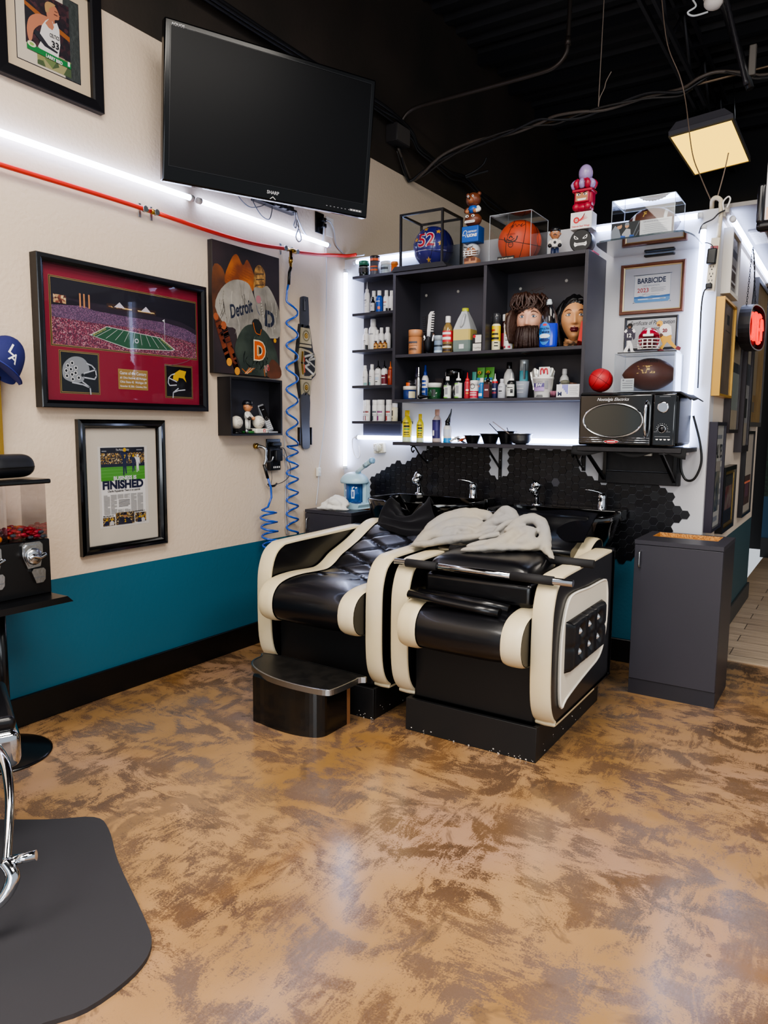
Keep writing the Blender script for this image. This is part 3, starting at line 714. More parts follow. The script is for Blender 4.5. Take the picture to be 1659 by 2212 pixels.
mb = MB(); mb.tube([(-.098+.196*k/14, -.047*(1-abs(k/7-1)**5)**.35-.001, .045) for k in range(15)], .0022, mat('#0a0a0c', .5), n=5); mb.build('zip', o)
# ---------------------------------------------------------------- LED tubes
def led(loc, L, axis, label, group=None, tilt=0.):
    t = T('led_tube', label, 'light', loc, group=group)
    ax = {'x': (1,0,0), 'y': (0,1,0), 'z': (0,0,1)}[axis]
    if axis == 'y': t.rotation_euler = (0,0,PI/2)
    if axis == 'z': t.rotation_euler = (0,-PI/2+tilt,0)
    mb = MB(); mb.lathe([(.0135,.02),(.0135,L-.02)], LED, axis='x', n=12); mb.build('diffuser', t)
    for a in (0, L-.022):
        mb = MB(); mb.lathe([(.004,a),(.0155,a),(.0155,a+.022),(.004,a+.022)], LEDCAP, axis='x', n=12); mb.build('end_cap', t)
    return t
led((.03,-3.79,2.425), 2.44, 'y', 'long white LED tube on the left wall above the red hose, running out of frame')
led((.03,-1.32,2.425), 1.11, 'y', 'short white LED tube on the left wall under the television')
led((.03,-.032,1.0), 1.31, 'z', 'upright white LED tube standing in the room corner')
led((.09,-.022,2.35), .5, 'x', 'white LED tube along the partition top above the hair product jars')
led((1.66,-.022,2.35), .55, 'x', 'white LED tube along the partition top behind the football display case')
led((2.194,-.028,1.16), 1.14, 'z', 'upright white LED tube beside the power strip at the partition end', tilt=.022)
led((.115,-.032,1.216), 1.62, 'x', 'white LED tube lying behind the bottles on the counter shelf')
led((2.335,.06,2.335), 1.95, 'y', 'white LED tube running into the corridor above the framed pictures')

# ---------------------------------------------------------------- corner shelves and wall cabinet
t = T('corner_shelf_unit', 'charcoal open shelf unit of five boards between the room corner and the wall cabinet', 'shelf', (.165,0,1.224))
mb = MB(); mb.box(0,-.016,0,.292,0,1.02, LAM); mb.build('back_panel', t)
for z in (2.232, 2.002, 1.774, 1.549, 1.323):
    mb = MB(); mb.box(0,-.147,z-1.224-.017,.375,-.0,z-1.224, LAM, .001); mb.build('shelf_board', t)
t = T('open_cabinet', 'charcoal open wall cabinet with three compartments holding the hair products', 'cabinet', (.57,0,1.436))
W, D, H = 1.163, .305, .752
for x in (0, W-.018):
    mb = MB(); mb.box(x,-D,0,x+.018,0,H, LAM, .001); sp = mb.build('side_panel', t)
mb = MB(); mb.box(.018,-D,H-.018,W-.018,0,H, LAM, .001); mb.build('top_board', t)
mb = MB(); mb.box(.018,-D,.0,W-.018,0,.016, LAM, .001); mb.build('bottom_board', t)
mb = MB(); mb.box(.018,-D+.004,.26,W-.018,0,.278, LAM, .001); mb.build('middle_shelf', t)
mb = MB(); mb.box(.583,-D+.004,.278,.601,0,H-.018, LAM, .001); mb.build('divider', t)
mb = MB(); mb.box(.018,-.012,.016,W-.018,0,H-.018, LAM); bp_ = mb.build('back_panel', t)
for x, z in ((.06,.66),(.28,.665),(.68,.645),(.95,.665)):
    mb = MB(); mb.lathe([(.009,0),(.009,.002),(.003,.0035),(.003,.002)], mat('#c9c5bd', .4), axis='y', c=(x,-.012,z), n=12); mb.build('screw_cap', bp_)
t = T('counter_shelf', 'charcoal wall shelf on iron brackets carrying bottles and tint bowls', 'shelf', (.55,0,1.178))
mb = MB(); mb.box(0,-.26,0,1.2,0,.02, LAM, .001); mb.build('shelf_board', t)
IRON = mat('#0d0d10', .45)
for x, kind in ((.105,1),(.6,0),(1.105,1)):
    b = MB(); hz = .125 if kind else .2
    b.box(x-.011,-.006,-hz,x+.011,0,0, IRON, .002); b.box(x-.011,-.21,-.006,x+.011,0,0, IRON, .002)
    if kind: b.tube([(x,-.178,-.03),(x,-.19,-.042),(x,-.205,-.035),(x,-.21,-.018),(x,-.195,-.008),(x,-.17,-.012),(x,-.13,-.045),(x,-.09,-.075),(x,-.04,-.1),(x,-.012,-.115)], .0045, IRON, n=6, smooth=3); b.tube([(x,-.03,-.09),(x,-.05,-.06),(x,-.035,-.04),(x,-.02,-.05)], .003, IRON, n=6, smooth=3)
    else: b.tube([(x,-.19,-.006),(x,-.006,-.13)], .007, IRON, n=6)
    bo = b.build('bracket', t)
    for z in ((-.03,-.1) if kind else (-.03,-.08,-.18)):
        q = MB(); q.lathe([(.005,0),(.004,.002),(.0,.003)], STEEL, axis='y', c=(x,-.006,z), n=10); q.build('screw', bo)

# ---------------------------------------------------------------- bottles, jars and tubs
def arc(mb, r, z0, z1, a0, a1, m, n=10, cx=0., cy=0., sy=1.):
    """curved patch on a round body; angles in degrees from the front, positive to the right"""
    n = max(3, int(abs(a1-a0)/8))
    for i in range(n):
        p, q = [math.radians(a0+(a1-a0)*k/n) for k in (i, i+1)]
        mb.poly([(cx+r*math.sin(p), cy-sy*r*math.cos(p), z0),(cx+r*math.sin(q), cy-sy*r*math.cos(q), z0),(cx+r*math.sin(q), cy-sy*r*math.cos(q), z1),(cx+r*math.sin(p), cy-sy*r*math.cos(p), z1)], m, True)
def wrap(r, cx=0.):
    """bends lettering round a body of radius r"""
    return lambda p: ((r-p[1]*0+0)*math.sin((p[0]-cx)/r)+cx, -(r+.0004)*math.cos((p[0]-cx)/r), p[2])
PROF = {  # (body profile r/z, cap profile r/z) as shares of half width and height
 'flip':   ([(.92,0),(1,.02),(1,.62),(.93,.70),(.62,.77),(.55,.78)], [(.58,.78),(.6,.79),(.58,1.),(.5,1.)]),
 'round':  ([(.9,0),(1,.02),(1,.58),(.85,.70),(.5,.79),(.42,.82)], [(.48,.82),(.5,.83),(.48,.99),(.42,1.)]),
 'nozzle': ([(.92,0),(1,.02),(1,.58),(.9,.64),(.62,.69)], [(.64,.69),(.66,.70),(.6,.76),(.24,.79),(.1,1.),(.02,1.)]),
 'widecap':([(.95,0),(1,.02),(1,.72),(.9,.77)], [(.9,.77),(.92,.78),(.92,.99),(.85,1.)]),
 'jar':    ([(.93,0),(.97,.03),(.97,.72)], [(1,.72),(1,.98),(.94,1.)]),
 'spray':  ([(.92,0),(1,.015),(1,.60),(.7,.68),(.5,.70)], [(.5,.70),(.52,.71),(.5,.8),(.34,.82),(.32,.97),(.2,1.)]),
 'can':    ([(.96,0),(1,.01),(1,.66),(.9,.70),(.7,.72)], [(.72,.72),(.86,.73),(.84,.98),(.7,1.)]),
 'tall':   ([(.98,0),(1,.01),(1,.72)], [(1,.722),(1,.99),(.96,1.)]),
}
def bottle(label, cat_, loc, w, h, kind, body, cap, labs=(), lines=(), group=None, n=18, rz=0., name=None, text=()):
    nm = name or {'jar':'product_jar','can':'spray_can','spray':'spray_bottle'}.get(kind, 'product_bottle')
    t = T(nm, label, cat_, loc, rz, group)
    B, Cp = PROF[kind]; r = w/2
    mb = MB(); mb.lathe([(a*r, b*h) for a, b in B], body, n=n); bo = mb.build('body', t)
    mb = MB(); mb.lathe([(a*r, b*h) for a, b in Cp], cap, n=n); mb.build('cap', t)
    if labs or lines or text:
        mb = MB()
        for z0, z1, m, a in labs: arc(mb, r*1.006, z0*h, z1*h, -a, a, m)
        for z, a0, a1, hh, m in lines: arc(mb, r*1.016, z*h, (z+hh)*h, a0, a1, m, 5)
        for s_, sz, z, m in text: mb.text(s_, sz, 0, z*h, 0, m, fn=wrap(r*1.02), bold=.0002)
        mb.build('label', bo)
    return t
INKL = [(.42,-45,20,.02,INK),(.37,-45,30,.012,GREY),(.33,-45,10,.012,GREY),(.24,-40,25,.01,GREY)]
W_ = mat('#e4e2e0', .35); AMB = mat('#8a5320', .2); DKB = mat('#101014', .2); ORG = mat('#cf5a1e', .4); G1 = mat('#1d4f9e', .35); YEL = mat('#e6c81c', .35)
z = 2.232
bottle('black jar with green lid, leftmost on the top corner shelf', 'jar', (.212,-.085,z), .068, .1, 'jar', mat('#16201c',.15), mat('#3f7f68',.25), [(.28,.62,mat('#2a2420',.4),100),(.56,.62,WHT,100)], [(.3,-80,-50,.2,ORG)], 'jars on the top corner shelf')
bottle('grey jar with orange bands and dark lid, on the top corner shelf', 'jar', (.296,-.085,z), .065, .122, 'jar', mat('#57555c',.35), mat('#2c2325',.35), [(.74,.86,ORG,180)], [(.42,-50,60,.06,ORG),(.24,-50,60,.08,ORG)], 'jars on the top corner shelf')
bottle('clear white jar with grey lettering band on the top corner shelf', 'jar', (.38,-.085,z), .07, .08, 'jar', mat('#b7c4cc',.2), mat('#dfe6ea',.25), [(.2,.66,mat('#9fb0bb',.4),150)], [(.35,-50,50,.18,mat('#3a4048',.5))], 'jars on the top corner shelf')
bottle('orange tub half hidden at the cabinet end of the top corner shelf', 'jar', (.452,-.1,z), .045, .068, 'jar', mat('#c8641f',.4), mat('#d9813a',.4), (), (), 'jars on the top corner shelf')
z = 2.002; g = 'bottles on the second corner shelf'
bottle('tall white applicator bottle with pointed nozzle on the second corner shelf', 'bottle', (.227,-.07,z), .036, .205, 'nozzle', W_, W_, (), INKL, g)
bottle('white flip-cap bottle behind the small black bottle on the second corner shelf', 'bottle', (.273,-.06,z), .042, .145, 'flip', W_, W_, (), INKL, g)
bottle('small black bottle with grey label at the front of the second corner shelf', 'bottle', (.303,-.118,z), .034, .097, 'round', DKB, DKB, [(.1,.6,mat('#b9b9bd',.5),75)], [(.4,-20,20,.03,INK)], g)
bottle('white bottle with bright blue wrap on the second corner shelf', 'bottle', (.331,-.085,z), .044, .138, 'flip', mat('#2450a8',.3), W_, [(.05,.62,mat('#2450a8',.3),180)], [(.16,0,45,.12,mat('#e07848',.4)),(.5,-40,40,.03,WHT)], g)
bottle('white bottle with faint red print on the second corner shelf', 'bottle', (.374,-.07,z), .04, .138, 'flip', W_, W_, (), [(.44,-45,30,.05,mat('#b06a60',.5)),(.3,-30,20,.04,GREY),(.05,20,60,.15,DKB)], g)
bottle('white bottle cut off by the cabinet side on the second corner shelf', 'bottle', (.416,-.075,z), .038, .132, 'flip', W_, W_, (), [(.06,-50,20,.12,DKB)], g)
z = 1.774; g = 'bottles on the third corner shelf'
bottle('tall white bottle at the back of the third corner shelf', 'bottle', (.262,-.048,z), .061, .2, 'flip', W_, W_, (), [(.5,-40,30,.04,GREY)], g)
bottle('white bottle at the left back of the third corner shelf', 'bottle', (.203,-.05,z), .036, .142, 'flip', W_, W_, (), INKL, g)
bottle('white bottle in front at the left end of the third corner shelf', 'bottle', (.242,-.1,z), .037, .138, 'flip', W_, W_, (), INKL+[(.03,10,70,.2,DKB)], g)
bottle('white bottle second from the cabinet on the third corner shelf', 'bottle', (.343,-.075,z), .038, .138, 'flip', W_, W_, (), INKL, g)
bottle('white bottle behind the leftmost amber jar on the third corner shelf', 'bottle', (.300,-.062,z), .042, .128, 'flip', W_, W_, (), INKL, g)
bottle('white bottle nearest the cabinet on the third corner shelf', 'bottle', (.389,-.075,z), .042, .138, 'flip', W_, W_, (), INKL, g)
for x, ll in ((.331,'leftmost of the three small amber vials on the third corner shelf'),(.366,'middle one of the three small amber vials on the third corner shelf'),(.399,'amber vial nearest the cabinet on the third corner shelf')):
    bottle(ll, 'bottle', (x,-.122,z), .029, .052, 'round', AMB, mat('#2a1a12',.4), [(.08,.56,mat('#c89a58',.5),100)], [(.2,-30,30,.2,mat('#4a2a18',.5))], 'amber vials', 12, name='amber_vial')
z = 1.549; g = 'bottles on the fourth corner shelf'
CT = mat('#7fa8a6',.4)
bottle('white bottle at the wall end of the fourth corner shelf', 'bottle', (.205,-.05,z), .036, .112, 'flip', W_, W_, (), INKL, g)
bottle('white bottle with teal corner second on the fourth corner shelf', 'bottle', (.232,-.095,z), .034, .13, 'flip', W_, W_, (), INKL+[(.03,0,70,.12,CT)], g)
bottle('larger white bottle with teal corner third on the fourth corner shelf', 'bottle', (.276,-.08,z), .038, .136, 'flip', W_, W_, (), INKL+[(.03,-70,0,.14,CT)], g)
bottle('white bottle with black pointed nozzle and pale blue label on the fourth corner shelf', 'bottle', (.323,-.08,z), .042, .158, 'nozzle', W_, DKB, (), [(.45,-45,45,.02,GREY),(.22,-40,40,.12,mat('#b9c9da',.5)),(.14,-30,20,.03,INK)], g)
bottle('white bottle with maroon label and black nozzle on the fourth corner shelf', 'bottle', (.374,-.085,z), .041, .156, 'nozzle', W_, DKB, [(.06,.46,mat('#6e2230',.45),100)], [(.42,-30,40,.05,WHT),(.3,-30,40,.03,WHT)], g)
bottle('copper red bottle with orange nozzle at the cabinet end of the fourth corner shelf', 'bottle', (.416,-.08,z), .034, .15, 'nozzle', mat('#9c3a20',.3), mat('#d06a30',.35), (), [(.3,-60,20,.1,mat('#c88a60',.4))], g)
z = 1.323; g = 'bottles on the lowest corner shelf'
for x, y, w, c, ll in ((.206,-.05,.034,'#7a5a50','white wide-capped bottle at the wall end of the lowest corner shelf'),(.25,-.09,.037,'#8e3b3b','white wide-capped bottle with brick red corner on the lowest corner shelf'),(.296,-.07,.04,'#4c5a60','white wide-capped bottle with slate corner on the lowest corner shelf'),(.35,-.085,.052,'#8a3b78','widest white bottle with purple corner on the lowest corner shelf'),(.408,-.08,.042,'#b8383a','white wide-capped bottle with bright red corner on the lowest corner shelf')):
    bottle(ll, 'bottle', (x,y,z), w, .136, 'widecap', W_, W_, (), [(.04,-70,-5,.2,mat(c,.45)),(.24,-70,-35,.12,mat(c,.45)),(.46,-40,50,.025,GREY),(.4,-40,50,.06,mat(c,.5)),(.3,-40,50,.02,GREY),(.24,-30,50,.02,GREY)], g)
bottle('shorter cream bottle at the cabinet end of the lowest corner shelf', 'bottle', (.455,-.085,z), .038, .114, 'widecap', mat('#e6dcb8',.4), W_, (), [(.3,-70,-10,.3,INK),(.1,-70,-20,.1,INK)], g)

# middle shelf of the wall cabinet -------------------------------------------------
z = 1.714; g = 'products on the middle cabinet shelf'
bottle('tan tub with lid and dark print at the left of the middle cabinet shelf', 'tub', (.678,-.22,z), .084, .147, 'jar', mat('#b97e54',.4), mat('#c48a60',.4), (), [(.46,-35,45,.07,mat('#4c4a52',.6)),(.36,-35,45,.04,mat('#a0714f',.6)),(.24,-25,35,.025,INK),(.19,-30,40,.02,INK)], g, name='product_tub')
t = T('pitcher', 'clear plastic pitcher holding combs on the middle cabinet shelf', 'pitcher', (.769,-.22,z), group=g)
mb = MB(); mb.lathe([(.0,.002),(.03,.002),(.0365,.128)], clear('#dfe4ea',.9,'pitcher_plastic'), n=20, caps=False); mb.build('cup', t)
mb = MB(); mb.ball((-.005,.0,.06), .024, mat('#35353b',.4), sz=2., n=12); mb.build('contents', t)
t = T('wide_comb', 'white wide-toothed comb standing in the plastic pitcher', 'comb', (.765,-.215,z+.01), rot=(0,math.radians(4),0))
mb = MB(); mb.prism([(-.014,0),(-.002,0),(.004,.12),(.004,.225),(.018,.236),(.018,.24),(-.004,.238),(-.016,.22),(-.018,.13)], -.003, .003, W_)
for k in range(8): mb.box(.003,-.003,.222-.014*k,.022,.003,.228-.014*k, W_)
mb.build('comb_body', t)
t = T('styling_comb', 'black wide-toothed comb standing behind the white one in the pitcher', 'comb', (.757,-.185,z+.01), rot=(0,math.radians(-5),0))
mb = MB(); mb.box(-.012,-.003,0,.008,.003,.22, BLK, .002)
for k in range(10): mb.box(-.034,-.002,.215-.012*k,-.01,.002,.22-.012*k, BLK)
mb.build('comb_body', t)
bottle('blue-grey jar with dark scenic label on the middle cabinet shelf', 'jar', (.84,-.22,z), .06, .105, 'jar', mat('#8ba0b6',.3), mat('#9fabb5',.3), [(.05,.7,mat('#7c90a8',.4),150)], [(.38,-60,60,.1,mat('#25303c',.5)),(.08,-60,60,.1,mat('#c3d2dc',.5))], g)
bottle('clear vinegar-shaped bottle with red label and white cap on the middle cabinet shelf', 'bottle', (.904,-.235,z), .062, .21, 'round', mat('#b99a62',.1,trans=.5), W_, [(.3,.6,mat('#c2303a',.4),110)], [(.5,-60,60,.06,WHT),(.36,-60,60,.07,WHT),(.05,-70,70,.06,mat('#3a2c24',.4)),(.14,-70,70,.05,mat('#e3d9c4',.4)),(.2,-70,70,.04,mat('#3a2c24',.4))], g)
t = T('jug', 'translucent handled jug with yellow-green cap half full of liquid on the middle shelf', 'jug', (1.001,-.21,z), group=g)
JM = mat('#b7babd', .3); JY = mat('#c7b46a', .3); JG = mat('#6d7d79', .3)
def jp(w, d, zz): return [(-w,-d*.8,zz),(-w*.85,-d,zz),(w*.85,-d,zz),(w,-d*.8,zz),(w,d*.8,zz),(w*.85,d,zz),(-w*.85,d,zz),(-w,d*.8,zz)]
mb = MB(); lv = [(.052,.05,0,JG),(.055,.052,.02,JG),(.055,.052,.068,JY),(.055,.052,.128,JM),(.05,.048,.145,JM),(.034,.034,.19,JM),(.02,.02,.222,JM),(.017,.017,.232,JM)]
R = [[mb.v(p) for p in jp(a, b, c)] for a, b, c, m in lv]
for k in range(len(R)-1):
    for i in range(8): mb.f([R[k][i], R[k][(i+1) % 8], R[k+1][(i+1) % 8], R[k+1][i]], lv[k][3])
mb.rect(-.01,.02,.02,.045,-.0535, mat('#d6d8d8',.4)); mb.build('body', t)
mb = MB(); mb.tube([(.012,-.03,.21),(.016,-.05,.19),(.012,-.055,.16),(.0,-.052,.142)], .007, JM, n=8, smooth=4); mb.build('handle', t)
mb = MB(); mb.lathe([(.0,.25),(.019,.25),(.02,.233),(.02,.232)][::-1], mat('#b8bf3a',.35), n=20); mb.build('cap', t)
t = T('wax_box', 'small white and dark wax carton on the middle shelf beside the divider', 'box', (1.098,-.22,z), group=g)
mb = MB(); mb.box(-.028,-.03,0,.028,.03,.098, mat('#1b1a1c',.5)); mb.rect(-.026,.002,.026,.045,-.0304, mat('#dcd6cc',.6)); mb.rect(-.012,.05,.026,.092,-.0304, mat('#e9e2d8',.6)); mb.disc(-.017,.085,.009,-.0308, RED); mb.text('TrueWax', .014, 0, .017, -.0308, INK, maxw=.048); mb.build('carton', t)
bottle('thin bottle with red collar behind the wax carton on the middle shelf', 'bottle', (1.118,-.13,z), .03, .19, 'nozzle', mat('#8f9298',.3), mat('#b23640',.3), [(.5,.6,RED,180)], (), g)
bottle('yellow and white spray can with dark clear cap nearest the divider on the middle shelf', 'can', (1.2,-.22,z), .05, .207, 'can', mat('#e3dcb8',.35), mat('#3a3b40',.15), [(.26,.66,YEL,180)], [(.52,-50,10,.05,mat('#c04a30',.4)),(.42,-40,50,.05,INK),(.3,-60,60,.06,INK),(.2,0,50,.03,INK),(.12,0,50,.03,INK)], g)
bottle('dark red bottle half hidden behind the yellow spray can', 'bottle', (1.208,-.13,z), .042, .212, 'round', mat('#3a1418',.2), W_, [(.15,.5,mat('#a8323e',.4),120)], (), g)
bottle('white foam pump bottle with bronze collar on the middle shelf', 'bottle', (1.274,-.22,z), .05, .202, 'can', W_, mat('#a88f78',.25,metal=.6), [(.1,.62,W_,120)], [(.56,-20,20,.04,mat('#6a4a4a',.5)),(.44,-25,25,.04,mat('#e3c860',.5)),(.36,-30,30,.015,GREY),(.3,-30,30,.015,GREY),(.26,-20,20,.02,INK),(.06,-50,-15,.06,mat('#a02a44',.5)),(.06,15,50,.06,mat('#a02a44',.5))], g)
bottle('yellow bottle with black trigger behind the foam pump bottle', 'bottle', (1.285,-.13,z), .046, .208, 'spray', mat('#e0cc30',.35), DKB, (), [(.3,-10,70,.05,INK),(.2,-10,70,.04,WHT)], g)

# training heads ------------------------------------------------------------------
def facefn(d, r, k=1.):
    x, y, z = d.x*.074, d.y*.094, d.z*.118
    if z < -.01:
        s = min(1, (-z-.01)/.108); x *= 1-.42*s**1.6; y = y*(1-.12*s) if y < 0 else y*(1-.35*s)
    if y < 0:
        fl = min(1, -d.y*1.3); ax = abs(x)
        pz = 0 if z > .036 else ((.036-z)/.062 if z > -.026 else max(0, 1-(-.026-z)/.008))
        y -= .021*pz*math.exp(-(x/(.008+.006*pz))**2)*fl
        y += .010*math.exp(-((ax-.031)/.017)**2-((z-.018)/.013)**2)
        y -= .004*math.exp(-((ax-.030)/.02)**2-((z-.042)/.009)**2)
        y -= .004*math.exp(-((ax-.04)/.018)**2-((z+.018)/.018)**2)
        y -= .008*math.exp(-(x/.019)**2-((z+.049)/.006)**2)+.009*math.exp(-(x/.016)**2-((z+.061)/.006)**2)
        y += .003*math.exp(-(x/.022)**2-((z+.055)/.0022)**2)
        y -= .009*math.exp(-(x/.02)**2-((z+.092)/.014)**2)
    return (x, y, z)
def head(label, loc, rz, skin, lipc, hairc, browc, beard=False):
    t = T('training_head', label, 'mannequin head', loc, rz)
    zc = .155
    LIP = mat(lipc, .35)
    def mfn(d):
        x, y, z = facefn(d, 1)
        if y < -.02 and abs(x) < .023*(1-.25*abs(z+.055)/.012) and -.068 < z < -.043+.003*math.cos(x*300) : return LIP
    mb = MB(); mb.ball((0,0,zc), 1, skin, n=96, k=96, fn=facefn, mfn=None if beard else mfn)
    mb.lathe([(.062,0),(.055,.01),(.047,.05),(.046,.1)], skin, c=(0,.02,0), n=24); f = mb.build('face', t)
    for s in (-1, 1):
        mb = MB(); mb.ball((s*.031,-.0725,zc+.018), .0125, mat('#e8e2dc',.2), sx=1.05, sz=.62, n=16); mb.disc(s*.031+.001, zc+.018, .0062, -.0851, mat('#4c6478' if beard else '#50545e',.2)); mb.disc(s*.031+.001, zc+.018, .003, -.0854, DKB); mb.build('eye', f)
        mb = MB(); mb.tube([(s*.014,-.085,zc+.036),(s*.028,-.087,zc+.045),(s*.042,-.077,zc+.044),(s*.053,-.064,zc+.036)], .002, mat(browc,.7), n=6, smooth=3, rs=[.0022,.0025,.002,.0008]); mb.build('eyebrow', f)
        mb = MB(); mb.tube([(s*.016,-.0755,zc+.0155),(s*.024,-.083,zc+.0255),(s*.034,-.083,zc+.0265),(s*.046,-.07,zc+.017)], .0014, mat('#2a1c1a',.6), n=5, smooth=3); mb.build('eyelid', f)
    HM = mat(hairc, .45, bump=.6, bscale=90, bdist=.004)
    def hair(d, r):
        x, y, z = facefn(Vector((d.x, d.y, d.z)), 1); nz_ = noise.noise(Vector((d.x*5, d.y*5, d.z*9)))
        az = math.atan2(d.x, -d.y)
        hl = .080 if not beard else .058+.012*math.sin(az*3)   # hairline height at the front
        face = abs(az) < 1.12-.25*max(0, z/.1) and z < hl-.02*abs(az)
        k = .86 if face else 1.08+.08*max(0, d.z)+.07*nz_
        if not face and z < .03: k += .08
        if not face and z < -.05: k += .1
        if beard and not face: k += .04+.05*noise.noise(Vector((d.x*12, d.y*12, d.z*12)))
        return (x*k, y*k+(0 if face else .004), z*(k if z > 0 else 1.0))
    mb = MB(); mb.ball((0,.004,zc), 1, HM, n=72, k=60, fn=hair)
    rg = random.Random(9 if beard else 4)
    if beard:
        for i in range(26):
            a = rg.uniform(-1.2,1.2); x0 = .07*math.sin(a)
            mb.tube([(x0,.02-.05*math.cos(a),zc+.11),(x0*1.2+rg.uniform(-.02,.02),-.02-.06*math.cos(a),zc+.125+rg.uniform(0,.02)),(x0*1.3+rg.uniform(-.03,.03),-.09*math.cos(a),zc+.085),(x0*1.25+rg.uniform(-.02,.02),-.098*math.cos(a)-.006,zc+.052)], .006, HM, n=5, smooth=3, rs=[.008,.009,.006,.001])
        for s in (-1, 1):
            for i in range(6): mb.tube([(s*.06,-.0,zc+.09),(s*(.082+.004*i),-.02-.006*i,zc+.04),(s*(.085+.005*i),-.03-.008*i,zc-.04),(s*(.075+.004*i),-.04-.008*i,zc-.12)], .011, HM, n=6, smooth=3, rs=[.012,.016,.014,.004])
        for i in range(5): mb.tube([(rg.uniform(-.03,.02),0,zc+.125),(rg.uniform(-.03,.05),0,zc+.16),(rg.uniform(-.01,.1),-.01,zc+.17+rg.random()*.02)], .0007, HM, n=4, smooth=3)
    else:
        for s in (-1, 1):
            for i in range(5): mb.tube([(s*.05,.0,zc+.1),(s*(.078+.003*i),.0+.012*i,zc+.04),(s*(.082+.004*i),.0+.014*i,zc-.05),(s*(.07+.004*i),.0+.014*i,zc-.152)], .014, HM, n=8, smooth=3, rs=[.012,.016,.017,.012])
        for s in (-1, 1):
            for i in range(8): mb.tube([(.012,-.066+.004*i,zc+.098+.003*i),(.012+s*(.03+.002*i),-.064+.007*i,zc+.098),(.012+s*(.058+.003*i),-.045+.009*i,zc+.062),(s*(.074+.003*i),-.016+.008*i,zc+.005)], .009, HM, n=6, smooth=4, rs=[.006,.010,.011,.012])
    mb.build('hair', t)
    if beard:
        mb = MB(); BM_ = mat('#2c1812', .5, bump=.6, bscale=90, bdist=.004)
        def bf(d, r):
            x, y, z = d.x*.068, d.y*.06, d.z*.085
            k = 1+.08*noise.noise(Vector((d.x*4, d.y*4, d.z*2)))
            return (x*k*(1+.25*max(0,-d.z)), y*k-.052, z*k-.095)
        mb.ball((0,0,zc), 1, BM_, n=40, k=30, fn=bf)
        for i in range(46):
            a = rg.uniform(-1.3,1.3); mb.tube([(.058*math.sin(a),-.05-.05*math.cos(a),zc-.03-.02*rg.random()),(.066*math.sin(a),-.056-.06*math.cos(a),zc-.09),(.075*math.sin(a+rg.uniform(-.1,.1)),-.052-.056*math.cos(a),zc-.152)], .006, BM_, n=5, smooth=3, rs=[.003,.007,.003])
        mb.build('beard', t)
    return t
z = 1.715
head('bearded male training head with tousled brown hair on the middle cabinet shelf', (1.376,-.16,z), .18, mat('#d8a58c',.5), '#a86a5c', '#38221a', '#5a3a2c', True)
head('female training head with black hair and dark red lips on the middle cabinet shelf', (1.613,-.135,z-.005), .36, mat('#d29a6c',.45), '#5e2228', '#0f0d10', '#6b4030')
t = T('detergent_bottle', 'clear bottle of blue dish detergent with big label between the two training heads', 'bottle', (1.517,-.255,z-.001))
BL = mat('#1030c0', .12, coat=.3); CLR = clear('#e8ecf2', .9, 'bottle_plastic')
ov = lambda a: [(.049*math.cos(2*PI*k/24)*a, .028*math.sin(2*PI*k/24)*a) for k in range(24)]
mb = MB(); lv = [(.92,0,BL),(1.,.01,BL),(1.03,.06,BL),(1.,.125,CLR),(.86,.17,CLR),(.5,.215,CLR),(.3,.226,CLR)]
R = [[mb.v((x, y, c)) for x, y in ov(a)] for a, c, m in lv]
for k in range(6):
    for i in range(24): mb.f([R[k][i], R[k][(i+1) % 24], R[k+1][(i+1) % 24], R[k+1][i]], lv[k][2], True)
mb.f(R[0][::-1], BL); b = mb.build('body', t)
mb = MB(); mb.lathe([(.015,.222),(.015,.236),(.013,.238),(.011,.25),(.005,.253),(.0,.253)], mat('#c9d4dc',.3), n=16); mb.build('cap', t)
mb = MB(); fnl = lambda p: (p[0], -.0295*math.sqrt(max(.02, 1-(p[0]/.0515)**2))*1.03+p[1], p[2])
def oval(cx, cz, a, b_, m, dy):
    N = 28; V = [mb.v(fnl((cx+a*math.cos(2*PI*k/N), dy, cz+b_*math.sin(2*PI*k/N)))) for k in range(N)]
    I = [mb.v(fnl((cx+.5*a*math.cos(2*PI*k/N), dy, cz+.5*b_*math.sin(2*PI*k/N)))) for k in range(N)]; c = mb.v(fnl((cx,dy,cz)))
    for k in range(N): mb.f([V[k], V[(k+1) % N], I[(k+1) % N], I[k]], m); mb.f([I[k], I[(k+1) % N], c], m)
oval(-.012,.073,.034,.06,mat('#2f7fd0',.35),-.0006); oval(-.012,.06,.031,.012,mat('#dbe8f4',.4),-.0010); oval(-.012,.04,.028,.01,mat('#16326e',.4),-.0010)
oval(-.01,.118,.012,.006,mat('#c8404a',.4),-.0010)
mb.text('EZY-ULTRA', .0135, -.012, .093, -.0016, mat('#0b1640',.4), fn=fnl, bold=.0004, maxw=.056); mb.text('Deluxe', .02, -.012, .075, -.0016, mat('#0b1640',.4), fn=fnl, bold=.0006, maxw=.056)
mb.build('label', b)
t = T('foil_packets', 'stack of silver foil packets in front of the female training head', 'packets', (1.652,-.245,z))
for k in range(4):
    mb = MB(); mb.grid(lambda u, v, k=k: (-.055+.1*u+.006*math.sin(k*2), -.03+.06*v, .004+.007*k+.004*math.sin(PI*u)*math.sin(PI*v)+.0015*math.sin(20*u+k)), 10, 6, mat('#b9bdc2', .2, metal=.9)); mb.build('packet', t)
t = T('red_card', 'folded red card leaning at the right end of the middle cabinet shelf', 'card', (1.694,-.235,z), rot=(0,math.radians(-12),-.25))
mb = MB(); mb.prism([(-.034,0),(.022,0),(.026,.125),(.02,.13)], -.002, .002, mat('#d0463c', .5)); mb.build('card_sheet', t)

